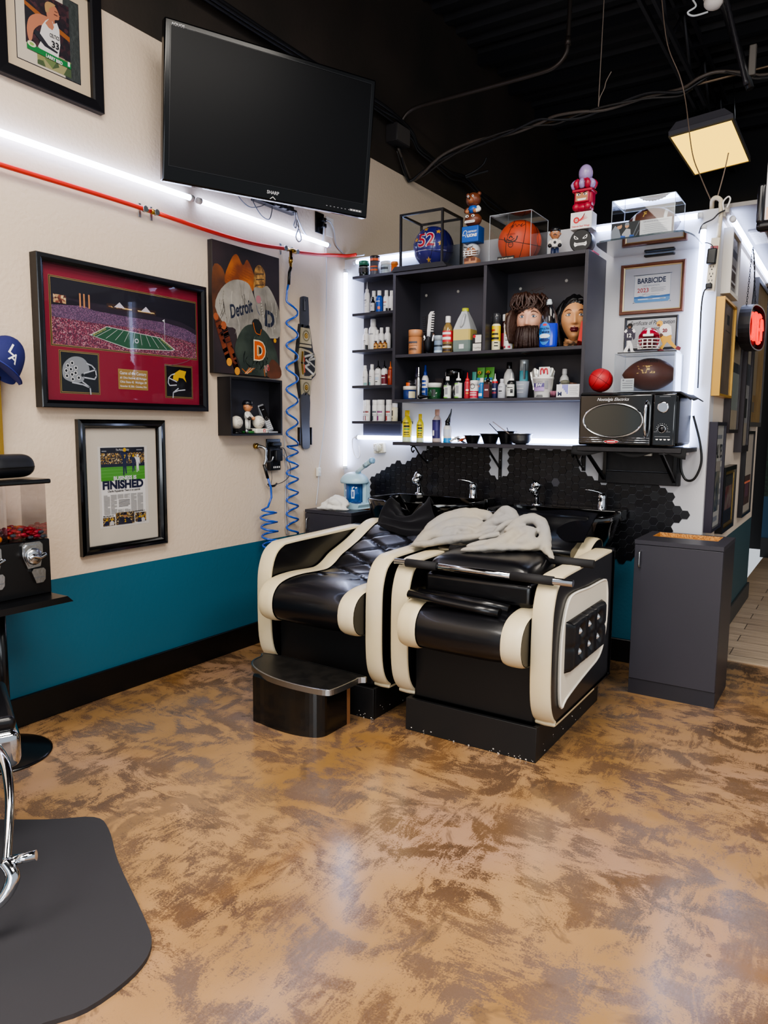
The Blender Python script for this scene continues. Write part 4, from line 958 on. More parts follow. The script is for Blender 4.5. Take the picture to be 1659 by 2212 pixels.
# bottom shelf of the wall cabinet --------------------------------------------------
z = 1.4525; g = 'products on the bottom cabinet shelf'
bottle('blue jar with white lid carrying a small gold jar on the bottom shelf', 'jar', (.646,-.22,z), .086, .079, 'jar', mat('#27396e',.3), mat('#d9d5cc',.35), (), [(.1,20,75,.5,mat('#c9c0a0',.4))], g)
bottle('small dark jar with orange band stacked on the white-lidded blue jar', 'jar', (.643,-.22,z+.0795), .05, .032, 'jar', mat('#2a2a30',.35), mat('#1c1c22',.4), (), [(.05,-30,30,.6,ORG)], g)
bottle('dull silver spray bottle at the back left of the bottom shelf', 'bottle', (.632,-.12,z), .038, .2, 'spray', mat('#5c5a64',.25,metal=.7), mat('#3a3450',.3), (), [(.5,-60,60,.02,GREY)], g)
bottle('shiny silver spray bottle with metal nozzle on the bottom shelf', 'bottle', (.73,-.265,z), .028, .19, 'spray', STEEL, mat('#c8c9cc',.15,metal=1.), (), [(.4,-40,40,.02,GREY)], g)
bottle('white spray bottle with blue top and blue label on the bottom shelf', 'bottle', (.716,-.16,z), .042, .208, 'spray', W_, mat('#1d3f9e',.3), (), [(.5,-40,40,.06,mat('#23459c',.4)),(.4,-40,40,.05,mat('#23459c',.4)),(.12,-70,70,.22,mat('#274a9e',.4)),(.2,-50,30,.06,WHT)], g)
bottle('green gel jar with white lid on the bottom shelf', 'jar', (.803,-.2,z), .086, .096, 'jar', mat('#1f4a2c',.12,coat=.5), mat('#d5d8d2',.35), (), [(.2,5,35,.4,mat('#0e1c12',.4))], g)
t = T('black_tube', 'black squeeze tube lying on the bottom shelf in front of the green jar', 'tube', (.78,-.268,z), rz=.1, group=g)
mb = MB(); mb.grid(lambda u, v: (-.03+.062*u, .014*math.cos(2*PI*v)*(1-.0*u), .0145+.0135*math.sin(2*PI*v)*(1-u*.92)), 8, 14, DKB); mb.build('body', t)
mb = MB(); mb.lathe([(.0,-.045),(.01,-.045),(.012,-.03),(.0,-.03)], BLK, axis='x', c=(0,0,.0145), n=12); mb.build('cap', t)
t = T('dark_carton', 'dark carton with small emblem at the back of the bottom shelf behind the green jar', 'box', (.79,-.1,z), group=g)
mb = MB(); mb.box(-.027,-.02,0,.027,.02,.128, mat('#241c20',.5)); mb.disc(.0,.09,.009,-.0204, mat('#8d7c72',.5)); mb.build('carton', t)
bottle('slim bottle with silver collar behind the dark carton', 'bottle', (.802,-.055,z), .03, .175, 'round', DKB, mat('#b8b8bc',.2,metal=.8), (), (), g)
bottle('large black jar with glossy lid at the back of the bottom shelf', 'jar', (.872,-.085,z), .1, .182, 'jar', mat('#15161b',.25), mat('#0d0d10',.1,coat=.5), (), (), g)
GR = mat('#7ec04a',.4)
for x, h, kind, cp, ll in ((.903,.13,'round',W_,'black bottle with white label, green edge and white cap on the bottom shelf'),(.974,.152,'nozzle',W_,'taller black bottle with white label, green edge and white pump on the bottom shelf')):
    bottle(ll, 'bottle', (x,-.225,z), .045, h, kind, mat('#10181a',.25), cp, [(.04,.6,mat('#d8dcd4',.5),95)], [(.04,-90,30,.05,GR),(.55,-90,20,.04,GR),(.14,-90,-30,.3,mat('#1a2028',.4)),(.2,-10,30,.3,GREY)], g)
bottle('red bottle with pointed red nozzle on the bottom shelf', 'bottle', (1.028,-.22,z), .036, .15, 'nozzle', mat('#b0323c',.3), mat('#d02a34',.3), (), [(.1,-80,-20,.5,mat('#7a2048',.4)),(.3,0,50,.06,WHT),(.2,0,50,.03,YEL)], g)
bottle('white tub with red lower half and round black emblem on the bottom shelf', 'jar', (1.074,-.225,z), .047, .103, 'tall', mat('#d5d2cf',.35), mat('#dcd9d6',.35), [(.04,.42,mat('#c2304a',.4),180)], [(.3,-60,60,.04,WHT),(.18,-60,60,.05,WHT)], g)
o_ = COL.objects[-1]
mb = MB(); 
for i in range(20):
    a, b_ = 2*PI*i/20, 2*PI*(i+1)/20; fw = wrap(.0242)
    mb.poly([fw((r_*math.cos(q_), 0, .07+r_*math.sin(q_))) for r_, q_ in ((.012,a),(.015,a),(.015,b_),(.012,b_))], INK)
mb.build('emblem', o_)
bottle('blue bottle with orange dot and white cap on the bottom shelf', 'bottle', (1.119,-.22,z), .036, .116, 'flip', mat('#2a6fae',.3), mat('#d9d4c8',.35), (), [(.55,-60,-20,.1,ORG),(.12,-60,30,.14,WHT)], g)
for x, w, rzz, ll in ((1.056,.048,.05,'green and white squeeze tube standing at the back of the bottom shelf, left of two'),(1.112,.06,-.05,'wider green and white squeeze tube standing at the back of the bottom shelf')):
    t = T('squeeze_tube', ll, 'tube', (x,-.1,z), rzz, g)
    mb = MB(); mb.grid(lambda u, v, w=w: ((w/2)*math.cos(2*PI*u)*(1-.1*(1-v)), .016*math.sin(2*PI*u)*(1-v*.93), .03+.155*v), 16, 8, mat('#5aa83a',.35), wrapu=True)
    mb.rect(-w*.42,.05,w*.42,.11,-.0165, mat('#cfe3ee',.4)); mb.rect(-w*.42,.112,w*.42,.125,-.0155, mat('#3f94c8',.4)); mb.disc(-.005,.155,.011,-.0125, mat('#e3a02a',.4)); mb.line([(-.014,.14),(-.004,.16),(.0,.142),(.012,.16)], .003, -.0135, mat('#1e3a1c',.4)); mb.build('body', t)
    mb = MB(); mb.lathe([(.0,0),(.018,0),(.019,.03),(.0,.03)], mat('#d4dcd8',.4), n=14); mb.build('cap', t)
t = T('squeeze_tube', 'small tapering green-blue tube behind the red nozzle bottle', 'tube', (1.02,-.115,z), .1, g)
mb = MB(); mb.grid(lambda u, v: (.013*math.cos(2*PI*u), .011*math.sin(2*PI*u)*(1-v*.92), .02+.14*v), 12, 6, mat('#3f9a8a',.35), wrapu=True); mb.build('body', t)
mb = MB(); mb.lathe([(.0,0),(.011,0),(.011,.02),(.0,.02)], W_, n=12); mb.build('cap', t)
t = T('pump_bottle', 'dark brown square pump bottle with maroon label on the bottom shelf', 'bottle', (1.159,-.225,z), group=g)
mb = MB(); mb.box(-.02,-.018,0,.02,.018,.095, mat('#2a1a18',.15), .006); mb.rect(-.018,.006,.018,.08,-.0184, mat('#3a2428',.5)); mb.rect(-.016,.008,.016,.078,-.0186, mat('#5a2a30',.5)); mb.rect(-.01,.045,.01,.052,-.0188, WHT); mb.build('body', t)
mb = MB(); mb.lathe([(.011,.095),(.011,.112),(.005,.114),(.005,.135)], DKB, n=12); mb.box(-.016,-.006,.133,.006,.006,.142, DKB, .002); mb.build('pump', t)
bottle('dark navy bottle with red collar and white nozzle on the bottom shelf', 'bottle', (1.203,-.225,z), .033, .138, 'nozzle', mat('#1c2048',.3), W_, [(.62,.69,RED,180)], [(.35,-40,40,.05,WHT),(.2,-50,50,.06,mat('#8a2a3a',.4))], g)
bottle('light grey round-shouldered bottle on the bottom shelf', 'bottle', (1.245,-.225,z), .045, .108, 'round', mat('#b9bac2',.4), mat('#b9bac2',.4), (), [(.56,-30,30,.05,GREY),(.34,-25,25,.06,INK),(.24,-30,30,.02,GREY)], g)
bottle('large white round bottle with black pump cap at the back of the bottom shelf', 'bottle', (1.235,-.105,z), .062, .208, 'round', W_, DKB, (), [(.32,-40,40,.07,GREY)], g)
bottle('black bottle with white label and white nozzle on the bottom shelf', 'bottle', (1.301,-.225,z), .047, .14, 'nozzle', mat('#151517',.25), W_, [(.08,.54,mat('#d4d6d0',.5),70)], [(.4,-40,40,.03,INK),(.3,-40,40,.015,GREY),(.2,10,45,.15,INK)], g)
bottle('tall teal cylinder with silver top at the back of the bottom shelf', 'bottle', (1.333,-.125,z), .049, .216, 'tall', mat('#5aa0ae',.35), mat('#b9c2c6',.25,metal=.4), (), [(.5,10,40,.4,DKB)], g)
t = T('measuring_cup', 'translucent frosted measuring cup on the bottom shelf', 'cup', (1.372,-.235,z), group=g)
mb = MB(); mb.lathe([(.0,.002),(.029,.002),(.036,.09),(.038,.091)], mat('#c4cbdb',.35,alpha=.75), n=24, caps=False)
for k in range(3): arc(mb, .0335+.002*k, .03+.02*k, .0315+.02*k, -40, 30, WHT)
mb.build('cup', t)
t = T('bleach_tub', 'white powder tub with purple BW label stuffed with foil packets on the bottom shelf', 'tub', (1.477,-.2,z), group=g)
TR = .051
mb = MB(); mb.lathe([(.045,0),(.047,.003),(.054,.1),(.057,.101),(.057,.112),(.052,.112),(.05,.06),(.0,.05)], W_, n=30); b = mb.build('tub', t)
mb = MB(); fw = wrap(.0535)
def lr(a0, z0, a1, z1, m, dr=0): arc(mb, .0505+dr+.006*(z0+z1)/.2, z0, z1, a0, a1, m)
lr(-38,.058,26,.078,mat('#4a3a78',.4),.0016); lr(-38,.036,26,.058,mat('#a58abf',.4),.0012); lr(30,.05,48,.09,GREY,.001); lr(-20,.012,18,.015,INK,.0008); lr(-26,.006,20,.009,INK,.0008); lr(-12,.086,16,.0885,GREY,.0012)
mb.text('BW', .024, -.004, .0595, 0, WHT, fn=wrap(.0562, 0), bold=.0006); mb.build('label', b)
for k, (x, y, a) in enumerate(((-.03,-.01,-.2),(-.005,-.02,.05),(.03,-.012,.15),(.01,.02,0))):
    mb = MB(); mb.M = Matrix.Translation((x,y,.05)) @ Matrix.Rotation(a, 4, 'Y')
    mb.grid(lambda u, v, k=k: (-.025+.05*u, .004*math.sin(u*9+k)+.004*math.sin(v*7), .105*v*(1-.08*math.cos(u*6))), 8, 8, mat('#b8b9b4',.25,metal=.6)); mb.build('foil_packet', t)
mb = MB(); mb.box(-.016,-.03,.10,.045,-.027,.165, W_, .002); mb.tube([(-.005,-.032,.125),(-.004,-.032,.15),(.006,-.032,.155),(.014,-.032,.13),(.018,-.032,.152),(.03,-.032,.152),(.034,-.032,.125)], .004, mat('#b8283a',.4), n=6, smooth=4); mb.build('wrapped_clip', t)
bottle('white bottle with slanted blue label behind the white glove carton', 'bottle', (1.563,-.11,z), .054, .16, 'round', W_, W_, [(.3,.56,mat('#2a3a78',.45),80)], [(.36,-60,60,.04,WHT),(.46,-60,60,.04,WHT)], g)
t = T('glove_carton', 'white carton lettered M with lilac stripes at the right of the bottom shelf', 'box', (1.637,-.215,z), group=g)
mb = MB(); mb.box(-.062,-.05,0,.062,.05,.068, mat('#dfdde0',.5), .001); mb.text('M', .03, -.043, .008, -.0506, mat('#1b2350',.5), bold=.001)
for k, x in enumerate((-.03,-.022,-.014,-.006)): mb.rect(x,.066-.02-.012*k*.8,x+.007,.066,-.0504, mat('#7d80c8',.5))
for k in range(5): mb.rect(.008,.052-.009*k,.055-.006*(k % 2),.054-.009*k,-.0504, GREY)
mb.build('carton', t)
t = T('dusting_brush', 'small round brush lying on the white glove carton', 'brush', (1.603,-.215,z+.0685), .2, g)
mb = MB(); mb.ball((0,0,.013), .026, mat('#6f7062',.9,bump=.6,bscale=200), sz=.5, n=18); mb.build('bristles', t); mb = MB(); mb.cyl((.024,0,.008),(.06,.01,.006), .005, mat('#5a3a2a',.4), r1=.003); mb.build('handle', t)
t = T('clip_tub', 'small clear tub of pink rollers beside the BW tub', 'tub', (1.548,-.225,z), group=g)
mb = MB(); mb.lathe([(.0,.001),(.022,.001),(.024,.03)], clear('#f0e6ee',.9,'tub_plastic'), n=16, caps=False)
mb.build('clear_tub', t); mb = MB()
for k in range(7): mb.cyl((-.015+.005*k,-.008+.006*(k % 3),.002),(-.015+.005*k,-.008+.006*(k % 3),.036), .003, mat('#b87a8e',.4), n=6)
mb.build('rollers', t)

# counter shelf ------------------------------------------------------------------------
z = 1.1985; g = 'bottles on the counter shelf'
YB = mat('#dccb30',.25)
for x, y, w, h, ll in ((.574,-.13,.06,.192,'large clear bottle of yellow product with yellow cap at the left of the counter shelf'),(.668,-.13,.046,.17,'smaller bottle of yellow product with yellow cap on the counter shelf')):
    bottle(ll, 'bottle', (x,y,z), w, h, 'round', YB, mat('#d8b81e',.35), [(.2,.62,mat('#d9c400',.35),180),(.0,.14,mat('#c9d8b8',.3),180)], [(.58,-20,50,.03,INK),(.46,-10,60,.06,INK),(.38,-10,60,.04,mat('#3a8a4a',.5)),(.28,-10,55,.03,INK),(.22,-10,55,.02,INK)], g)
bottle('pinkish pump bottle with navy label on the counter shelf', 'bottle', (.786,-.13,z), .06, .197, 'round', mat('#cdb9b2',.35), mat('#c49a86',.35), [(.12,.68,mat('#2a2460',.4),65)], [(.2,-30,-5,.16,WHT),(.36,-40,40,.26,mat('#3a3478',.4))], g)
t = bottle('applicator bottle with black angled nozzle, white body and blue foot on the counter shelf', 'bottle', (.858,-.13,z), .05, .13, 'flip', W_, DKB, [(.0,.2,mat('#2a8fd0',.3),180)], [(.3,-60,60,.3,mat('#cfd8e6',.4))], g)
mb = MB(); mb.tube([(0,0,.12),(.01,0,.15),(.02,0,.175),(.024,0,.2)], .012, DKB, n=10, smooth=3, rs=[.018,.008,.005,.002]); mb.build('nozzle', t)
t = T('tint_tools', 'heap of orange and white sectioning clips on the counter shelf', 'clips', (.935,-.14,z))
rg = random.Random(11)
for k in range(7):
    mb = MB(); a = rg.uniform(0,PI); x, y = rg.uniform(-.04,.05), rg.uniform(-.03,.03); zz = .006+rg.random()*.02
    mb.M = Matrix.Translation((x,y,zz)) @ Matrix.Rotation(a, 4, 'Z') @ Matrix.Rotation(rg.uniform(-.5,.1), 4, 'Y')
    mm = mat(rg.choice(['#d0562a','#e07a4a','#d9d4cc','#e4dfd8','#3a3436']), .4)
    mb.box(-.035,-.006,-.003,.035,.006,.002, mm, .002); mb.box(-.035,-.006,.004,.03,.006,.008, mm, .002); mb.build('clip', t)
def tbowl(loc, r, h, m, label, lip=.004):
    t = T('tint_bowl', label, 'bowl', loc, group='tint bowls on the counter shelf')
    mb = MB(); mb.lathe([(r*.62,0),(r*.66,.004),(r*.9,h*.8),(r,h),(r+lip,h),(r+lip,h-.003),(r*.97,h-.004),(r*.86,h*.78),(r*.6,.006),(0,.006)], m, n=30); mb.build('bowl_shell', t); return t
tbowl((1.03,-.14,z), .052, .045, mat('#0b0b0d',.12,coat=.4), 'black tint bowl nearest the orange clips')
tbowl((1.134,-.12,z), .06, .056, mat('#0b0b0d',.12,coat=.4), 'wider black tint bowl in the middle of the bowls')
tbowl((1.228,-.1,z), .056, .072, mat('#0b0b0d',.12,coat=.4), 'tall black tint bowl behind the steel bowl holding brushes')
t = T('steel_bowl', 'stainless steel mixing bowl with flared rim on the counter shelf', 'bowl', (1.338,-.155,z))
mb = MB(); mb.lathe([(.03,0),(.045,.006),(.058,.025),(.06,.05),(.068,.06),(.07,.06),(.068,.057),(.057,.048),(.054,.024),(.03,.008),(0,.007)], STEEL, n=36); mb.build('bowl_shell', t)
for k, (a, b_) in enumerate((((1.22,-.1,z+.02),(1.135,-.14,z+.115)),((1.30,-.14,z+.03),(1.17,-.17,z+.125)),((1.25,-.09,z+.02),(1.235,-.115,z+.092)))):
    a, b_ = Vector(a), Vector(b_)
    t = T('tint_brush', ('black-handled tint brush leaning left out of the tall black bowl','pale-handled tint brush leaning across the steel bowl','dark bristled tint brush standing in the tall black bowl')[k], 'brush', a)
    mb = MB(); mb.cyl((0,0,0), b_-a, .0035, (DKB, mat('#a08f84',.4), DKB)[k], r1=.002, n=8); mb.build('handle', t); mb = MB(); mb.box(-.012,-.004,-.01,.012,.004,.02, mat('#2a1c18',.8), .003); mb.build('bristles', t)
# ---------------------------------------------------------------- display cases and collectables on the wall cabinet
def acrylic(w, d, h, e=.003):
    """five clear sheets with bright polished edges; origin at base centre"""
    mb = MB()
    for q in ((-w/2,-d/2,0,w/2,-d/2+.002,h),(-w/2,d/2-.002,0,w/2,d/2,h),(-w/2,-d/2+.002,0,-w/2+.002,d/2-.002,h),(w/2-.002,-d/2+.002,0,w/2,d/2-.002,h)):
        x0,y0,z0,x1,y1,z1 = q
        if x1-x0 > y1-y0: mb.poly([(x0,y0,z0),(x1,y0,z0),(x1,y0,z1),(x0,y0,z1)], ACR)
        else: mb.poly([(x0,y0,z0),(x0,y1,z0),(x0,y1,z1),(x0,y0,z1)], ACR)
    mb.poly([(-w/2,-d/2,h),(w/2,-d/2,h),(w/2,d/2,h),(-w/2,d/2,h)], ACR)
    for x in (-w/2, w/2-e):
        for y in (-d/2, d/2-e): mb.box(x,y,0,x+e,y+e,h, ACRE)
    for y in (-d/2, d/2-e): mb.box(-w/2+e,y,h-e,w/2-e,y+e,h, ACRE)
    for x in (-w/2, w/2-e): mb.box(x,-d/2+e,h-e,x+e,d/2-e,h, ACRE)
    return mb
def basketball(label, loc, r, m, seam, rot, cat_='ball', name='basketball'):
    t = T(name, label, cat_, loc, rot=rot)
    mb = MB(); mb.ball((0,0,0), r, m, n=40, k=28); b = mb.build('ball_skin', t)
    mb = MB(); R = r*1.001; N = 48
    C_ = [lambda a: (math.cos(a), math.sin(a), 0), lambda a: (0, math.cos(a), math.sin(a))]
    for c in C_: mb.tube([Vector(c(2*PI*k/N))*R for k in range(N)], r*.013, seam, n=5, closed=True)
    for s in (-1, 1):
        mb.tube([Vector((s*(.62+.22*math.cos(2*a)), math.cos(a)*.8, math.sin(a)*.8)).normalized()*R for a in [2*PI*k/N for k in range(N)]], r*.013, seam, n=5, closed=True)
    mb.build('seam', b); return t, b
def onball(r, cx=0., cz=0.):
    """lays lettering on the front of a ball of radius r"""
    return lambda p: (lambda x, z: (x, -math.sqrt(max(r*r-x*x-z*z, 1e-6))*1.004, z))(p[0], p[2])
ZT = 2.189
FRM = mat('#17171b', .4)
t = T('display_case', 'black framed glass display case holding a purple ball numbered 52', 'display case', (.745,-.165,ZT))
mb = MB(); mb.prism([(-.185,0),(.185,0),(.16,.028),(-.16,.028)], -.15, .14, FRM); mb.build('base_tray', t)
w, d, h = .143, .125, .327
mb = MB()
for x in (-w, w-.012):
    for y in (-d, d-.012): mb.box(x,y,.028,x+.012,y+.012,h, FRM)
for y in (-d, d-.012): mb.box(-w+.012,y,h-.012,w-.012,y+.012,h, FRM)
for x in (-w, w-.012): mb.box(x,-d+.012,h-.012,x+.012,d-.012,h, FRM)
mb.build('frame', t)
mb = MB()
for a, b_ in (((-w+.012,-d+.006),(w-.012,-d+.006)),((-w+.012,d-.006),(w-.012,d-.006)),((-w+.006,-d+.012),(-w+.006,d-.012)),((w-.006,-d+.012),(w-.006,d-.012))):
    mb.poly([(a[0],a[1],.028),(b_[0],b_[1],.028),(b_[0],b_[1],h-.012),(a[0],a[1],h-.012)], clear('#f2f6fa', .8, 'case_glass'))
mb.build('glass_panes', t)
t, b = basketball('purple ball with red number 52 and gold stars inside the black framed case', (.755,-.155,ZT+.148), .119, mat('#2f2b7c', .3, coat=.4), mat('#15122e', .4), (.35,.2,.5), name='autographed_ball')
mb = MB(); mb.M = Matrix.Rotation(-.5,4,'Z').to_4x4() @ Matrix.Identity(4)
mb.M = (Matrix.Rotation(.5,4,'Z') @ Matrix.Rotation(.2,4,'Y') @ Matrix.Rotation(.35,4,'X')).inverted() @ Matrix.Rotation(.32,4,'Z')
fb = onball(.12); mb.text('52', .105, -.022, -.012, 0, mat('#e9e4e0',.4), fn=fb, bold=.0055); fb2 = onball(.1207); mb.text('52', .105, -.022, -.012, 0, mat('#c0243a',.4), fn=fb2, bold=.001)
for x, z in ((-.085,.03),(.06,.0),(-.01,-.085),(.045,.07),(-.03,.088)):
    mb.poly([fb((x+(.016 if k % 2 == 0 else .007)*math.sin(PI*k/5),0,z+(.016 if k % 2 == 0 else .007)*math.cos(PI*k/5))) for k in range(10)], mat('#e0a53a',.35))
mb.line; mb.poly([fb((-.09+.0225*k,0,-.032-.0)) for k in range(9)]+[fb((.09-.0225*k,0,-.036)) for k in range(9)], mat('#c7c3d8',.4))
mb.build('number', b)

def totem(label, loc, kind):
    t = T('totem_figure', label, 'figurine', loc)
    mb = MB()
    if kind == 'lions':
        BR = mat('#6a3a26',.35); BLU = mat('#1c55a8',.35); SLV = mat('#b6b9bf',.3)
        mb.box(-.045,-.04,0,.06,.04,.012, W_, .002); mb.build('base', t)
        mb = MB()   # bottom: helmeted head over two fists
        mb.box(-.04,-.035,.012,.04,.035,.055, mat('#b5805e',.5), .012); mb.ball((0,0,.09), .047, SLV, sy=.85, n=20); mb.ball((0,-.014,.083), .038, mat('#a86f4e',.5), sz=.8, n=18)
        for s in (-1, 1): mb.disc(s*.015,.094,.008,-.0535,W_,10,.005); mb.disc(s*.013,.094,.0035,-.0542,DKB,8); mb.line([(s*.028,.107),(s*.006,.1)], .004, -.054, DKB)
        for z in (.082,.07,.058): mb.tube([(-.044,-.02,z+.006),(-.03,-.055,z),(.03,-.055,z),(.044,-.02,z+.006)], .0035, W_, n=6)
        for x in (-.022, 0, .022): mb.tube([(x,-.056,.056),(x,-.056,.084)], .003, W_, n=6)
        mb.line([(-.03,.04),(-.01,.04)], .016, -.0355, BR); mb.line([(.012,.04),(.03,.04)], .016, -.0355, BR); mb.build('helmeted_head', t)
        mb = MB(); mb.box(-.05,-.04,.135,.052,.04,.222, BLU, .003)
        mb.line([(-.043,.176),(-.037,.196),(-.024,.2),(-.016,.19),(-.022,.18),(-.014,.166)], .0035, -.0406, mat('#cfd6de',.4)); mb.line([(-.043,.172),(-.03,.176),(-.024,.163)], .003, -.0406, mat('#cfd6de',.4))
        mb.text('DETROIT', .013, .017, .186, -.0408, mat('#d9dee6',.4), bold=.0004, maxw=.055); mb.text('LIONS', .022, .015, .163, -.0408, W_, bold=.0012, shear=.15, maxw=.06); mb.build('team_block', t)
        mb = MB(); mb.ball((0,0,.262), .05, BR, sx=1., sy=.8, sz=.78, n=20)
        for s in (-1, 1): mb.disc(s*.018,.275,.011,-.0415,W_,10,.007,.4*s); mb.disc(s*.016,.274,.004,-.0425,DKB,8)
        mb.flat([(-.028,.252),(.028,.252),(.033,.244),(.028,.238),(-.028,.238),(-.033,.244)], -.0435, W_); mb.line([(-.026,.245),(.026,.245)], .0015, -.0442, DKB); mb.build('grimacing_football', t)
        mb = MB(); mb.ball((0,0,.318), .03, BLU, n=16, sz=.9)
        for s in (-1, 1):
            mb.tube([(s*.026,0,.33),(s*.042,-.012,.312),(s*.026,-.03,.303)], .011, W_ if s > 0 else BR, n=8, smooth=3)
            mb.ball((s*.024,-.03,.303), .012, mat('#a8704c',.45), n=10)
        mb.build('jersey_body', t)
        mb = MB(); mb.ball((0,-.002,.37), .04, BR, n=20, sx=1.05); mb.ball((0,-.034,.36), .02, mat('#8a5334',.4), n=14); mb.ball((0,-.052,.366), .006, DKB, n=8)
        for s in (-1, 1): mb.ball((s*.034,.0,.4), .012, BR, n=10); mb.disc(s*.014,.382,.006,-.0405,W_,10); mb.disc(s*.014,.382,.003,-.0412,DKB,8)
        mb.build('bear_head', t)
    else:
        RD = mat('#a3203a',.35); PUR = mat('#9a86b4',.3)
        mb.box(-.075,-.05,0,.075,.05,.01, mat('#b5385a',.4), .002); mb.build('base', t)
        mb = MB(); mb.lathe([(.054,-.038),(.058,-.034),(.058,.034),(.054,.038)], mat('#232426',.35), axis='y', c=(0,0,.068), n=30)
        for s in (-1, 1): mb.flat([(s*.034,.098),(s*.012,.082),(s*.012,.076),(s*.03,.078),(s*.036,.088)], -.0385, W_); mb.flat([(s*.03,.092),(s*.018,.083),(s*.02,.08),(s*.029,.082)], -.0390, DKB)
        mb.flat([(-.032,.064),(-.02,.058),(.02,.058),(.032,.064),(.034,.05),(.028,.04),(.014,.045),(-.014,.045),(-.028,.04),(-.034,.05)], -.0385, W_); mb.line([(-.026,.052),(.026,.052)], .0015, -.0392, DKB); mb.build('grimacing_puck', t)
        mb = MB(); mb.box(-.056,-.042,.127,.056,.042,.212, mat('#dcdad8',.35), .002)
        mb.annul(-.024,.172,.008,.016,-.0426,RED,20); mb.line([(-.024,.164),(-.024,.18)], .002, -.0428, RED); mb.line([(-.032,.172),(-.016,.172)], .002, -.0428, RED)
        for k in range(5): mb.flat([(-.02+.006*k,.166+.004*k),(.028-.004*k+.01,.18+.0065*k),(.02-.004*k+.01,.176+.0055*k),(-.014+.006*k,.164+.004*k)], -.0427-.0001*k, RED)
        mb.text('Detroit Red Wings', .012, 0, .137, -.0428, RED, bold=.0003, maxw=.1); mb.build('team_block', t)
        mb = MB(); mb.ball((0,0,.235), .05, RD, sz=.5, n=18)
        for s in (-1, 1): mb.ball((s*.03,-.035,.238), .02, RD, n=12)
        mb.build('crossed_gloves', t)
        mb = MB(); mb.box(-.048,-.035,.245,.05,.04,.33, RD, .018); mb.box(-.04,-.044,.258,.038,-.02,.315, mat('#a87450',.5), .008); mb.box(-.052,-.048,.31,.054,.042,.326, RD, .006)
        for s in (-1, 1): mb.disc(s*.018,.297,.01,-.0448,W_,10,.005,.3*s); mb.disc(s*.016,.297,.004,-.0454,DKB,8); mb.line([(s*.03,.312),(s*.006,.303)], .004, -.0452, DKB)
        mb.flat([(-.024,.278),(.024,.278),(.02,.268),(-.02,.268)], -.0448, W_); mb.build('helmeted_head', t)
        mb = MB()
        for k in range(7):
            a = PI*(-.05+1.1*k/6); mb.tube([(.045*math.cos(a),-.01-.03*math.sin(a),.335),(.056*math.cos(a),-.012-.042*math.sin(a),.352),(.04*math.cos(a),-.01-.036*math.sin(a),.372)], .014, PUR if k % 2 else RD, n=8, smooth=3, rs=[.015,.015,.009])
        mb.ball((0,0,.36), .04, RD, n=16, sz=.8); mb.ball((.003,-.002,.41), .036, PUR, n=20, sz=1.25); mb.build('domed_topper', t)
    return t
totem('stacked totem figurine with blue team block, brown football and bear on top', (1.025,-.185,ZT), 'lions')
totem('tall stacked totem figurine with puck, white team block and purple dome on red base', (1.655,-.17,ZT), 'wings')

t = T('display_case', 'clear acrylic cube with nameplate holding an orange signed basketball', 'display case', (1.278,-.125,ZT))
mb = acrylic(.242, .25, .252); mb.build('acrylic_cover', t)
mb = MB(); mb.box(-.068,-.128,.002,.03,-.126,.026, DKB); mb.text('1996 ATLANTA HAWKS', .011, -.019, .01, -.1285, mat('#d9d2c0',.4), maxw=.088, bold=.0002); mb.build('nameplate', t)
ORB = mat('#d9522e', .5, bump=.1, bscale=400, bdist=.001)
t, b = basketball('orange signed basketball with black seams inside the clear acrylic cube', (1.284,-.125,ZT+.1195), .1185, ORB, mat('#20130f',.5), (.25,.15,.6))
mb = MB(); mb.M = (Matrix.Rotation(.6,4,'Z') @ Matrix.Rotation(.15,4,'Y') @ Matrix.Rotation(.25,4,'X')).inverted() @ Matrix.Rotation(.32,4,'Z')
fb = onball(.1195)
def stroke(pts, w_):
    for a, c in zip(pts[:-1], pts[1:]):
        L = math.hypot(c[0]-a[0], c[1]-a[1]) or 1; nx, nz = -(c[1]-a[1])/L*w_, (c[0]-a[0])/L*w_
        mb.poly([fb((p[0],0,p[1])) for p in ((a[0]-nx,a[1]-nz),(c[0]-nx,c[1]-nz),(c[0]+nx,c[1]+nz),(a[0]+nx,a[1]+nz))], INK)
stroke(cat2([(-.05,.06),(-.03,.075),(-.035,.055),(-.02,.08),(-.01,.062),(.0,.075),(.01,.068),(.02,.082),(.012,.06),(.035,.078)], 4), .0012)
stroke(cat2([(-.075,.01),(-.07,-.012),(-.04,-.02),(-.012,-.012),(-.004,.01)], 4), .003); stroke(cat2([(-.06,-.002),(-.04,-.012),(-.02,-.002)], 4), .002); stroke(cat2([(-.05,.0),(-.04,.012),(-.03,0)], 4), .003); stroke([(-.052,-.03),(-.028,-.03)], .001); mb.text('ATLANTA', .011, -.04, .018, 0, INK, fn=fb, maxw=.06); 
for k in range(12): a, c = 2*PI*k/12, 2*PI*(k+1)/12; stroke([(-.04+.013*math.cos(a),-.032+.013*math.sin(a)),(-.04+.013*math.cos(c),-.032+.013*math.sin(c))], .0016)
mb.build('signature', b)

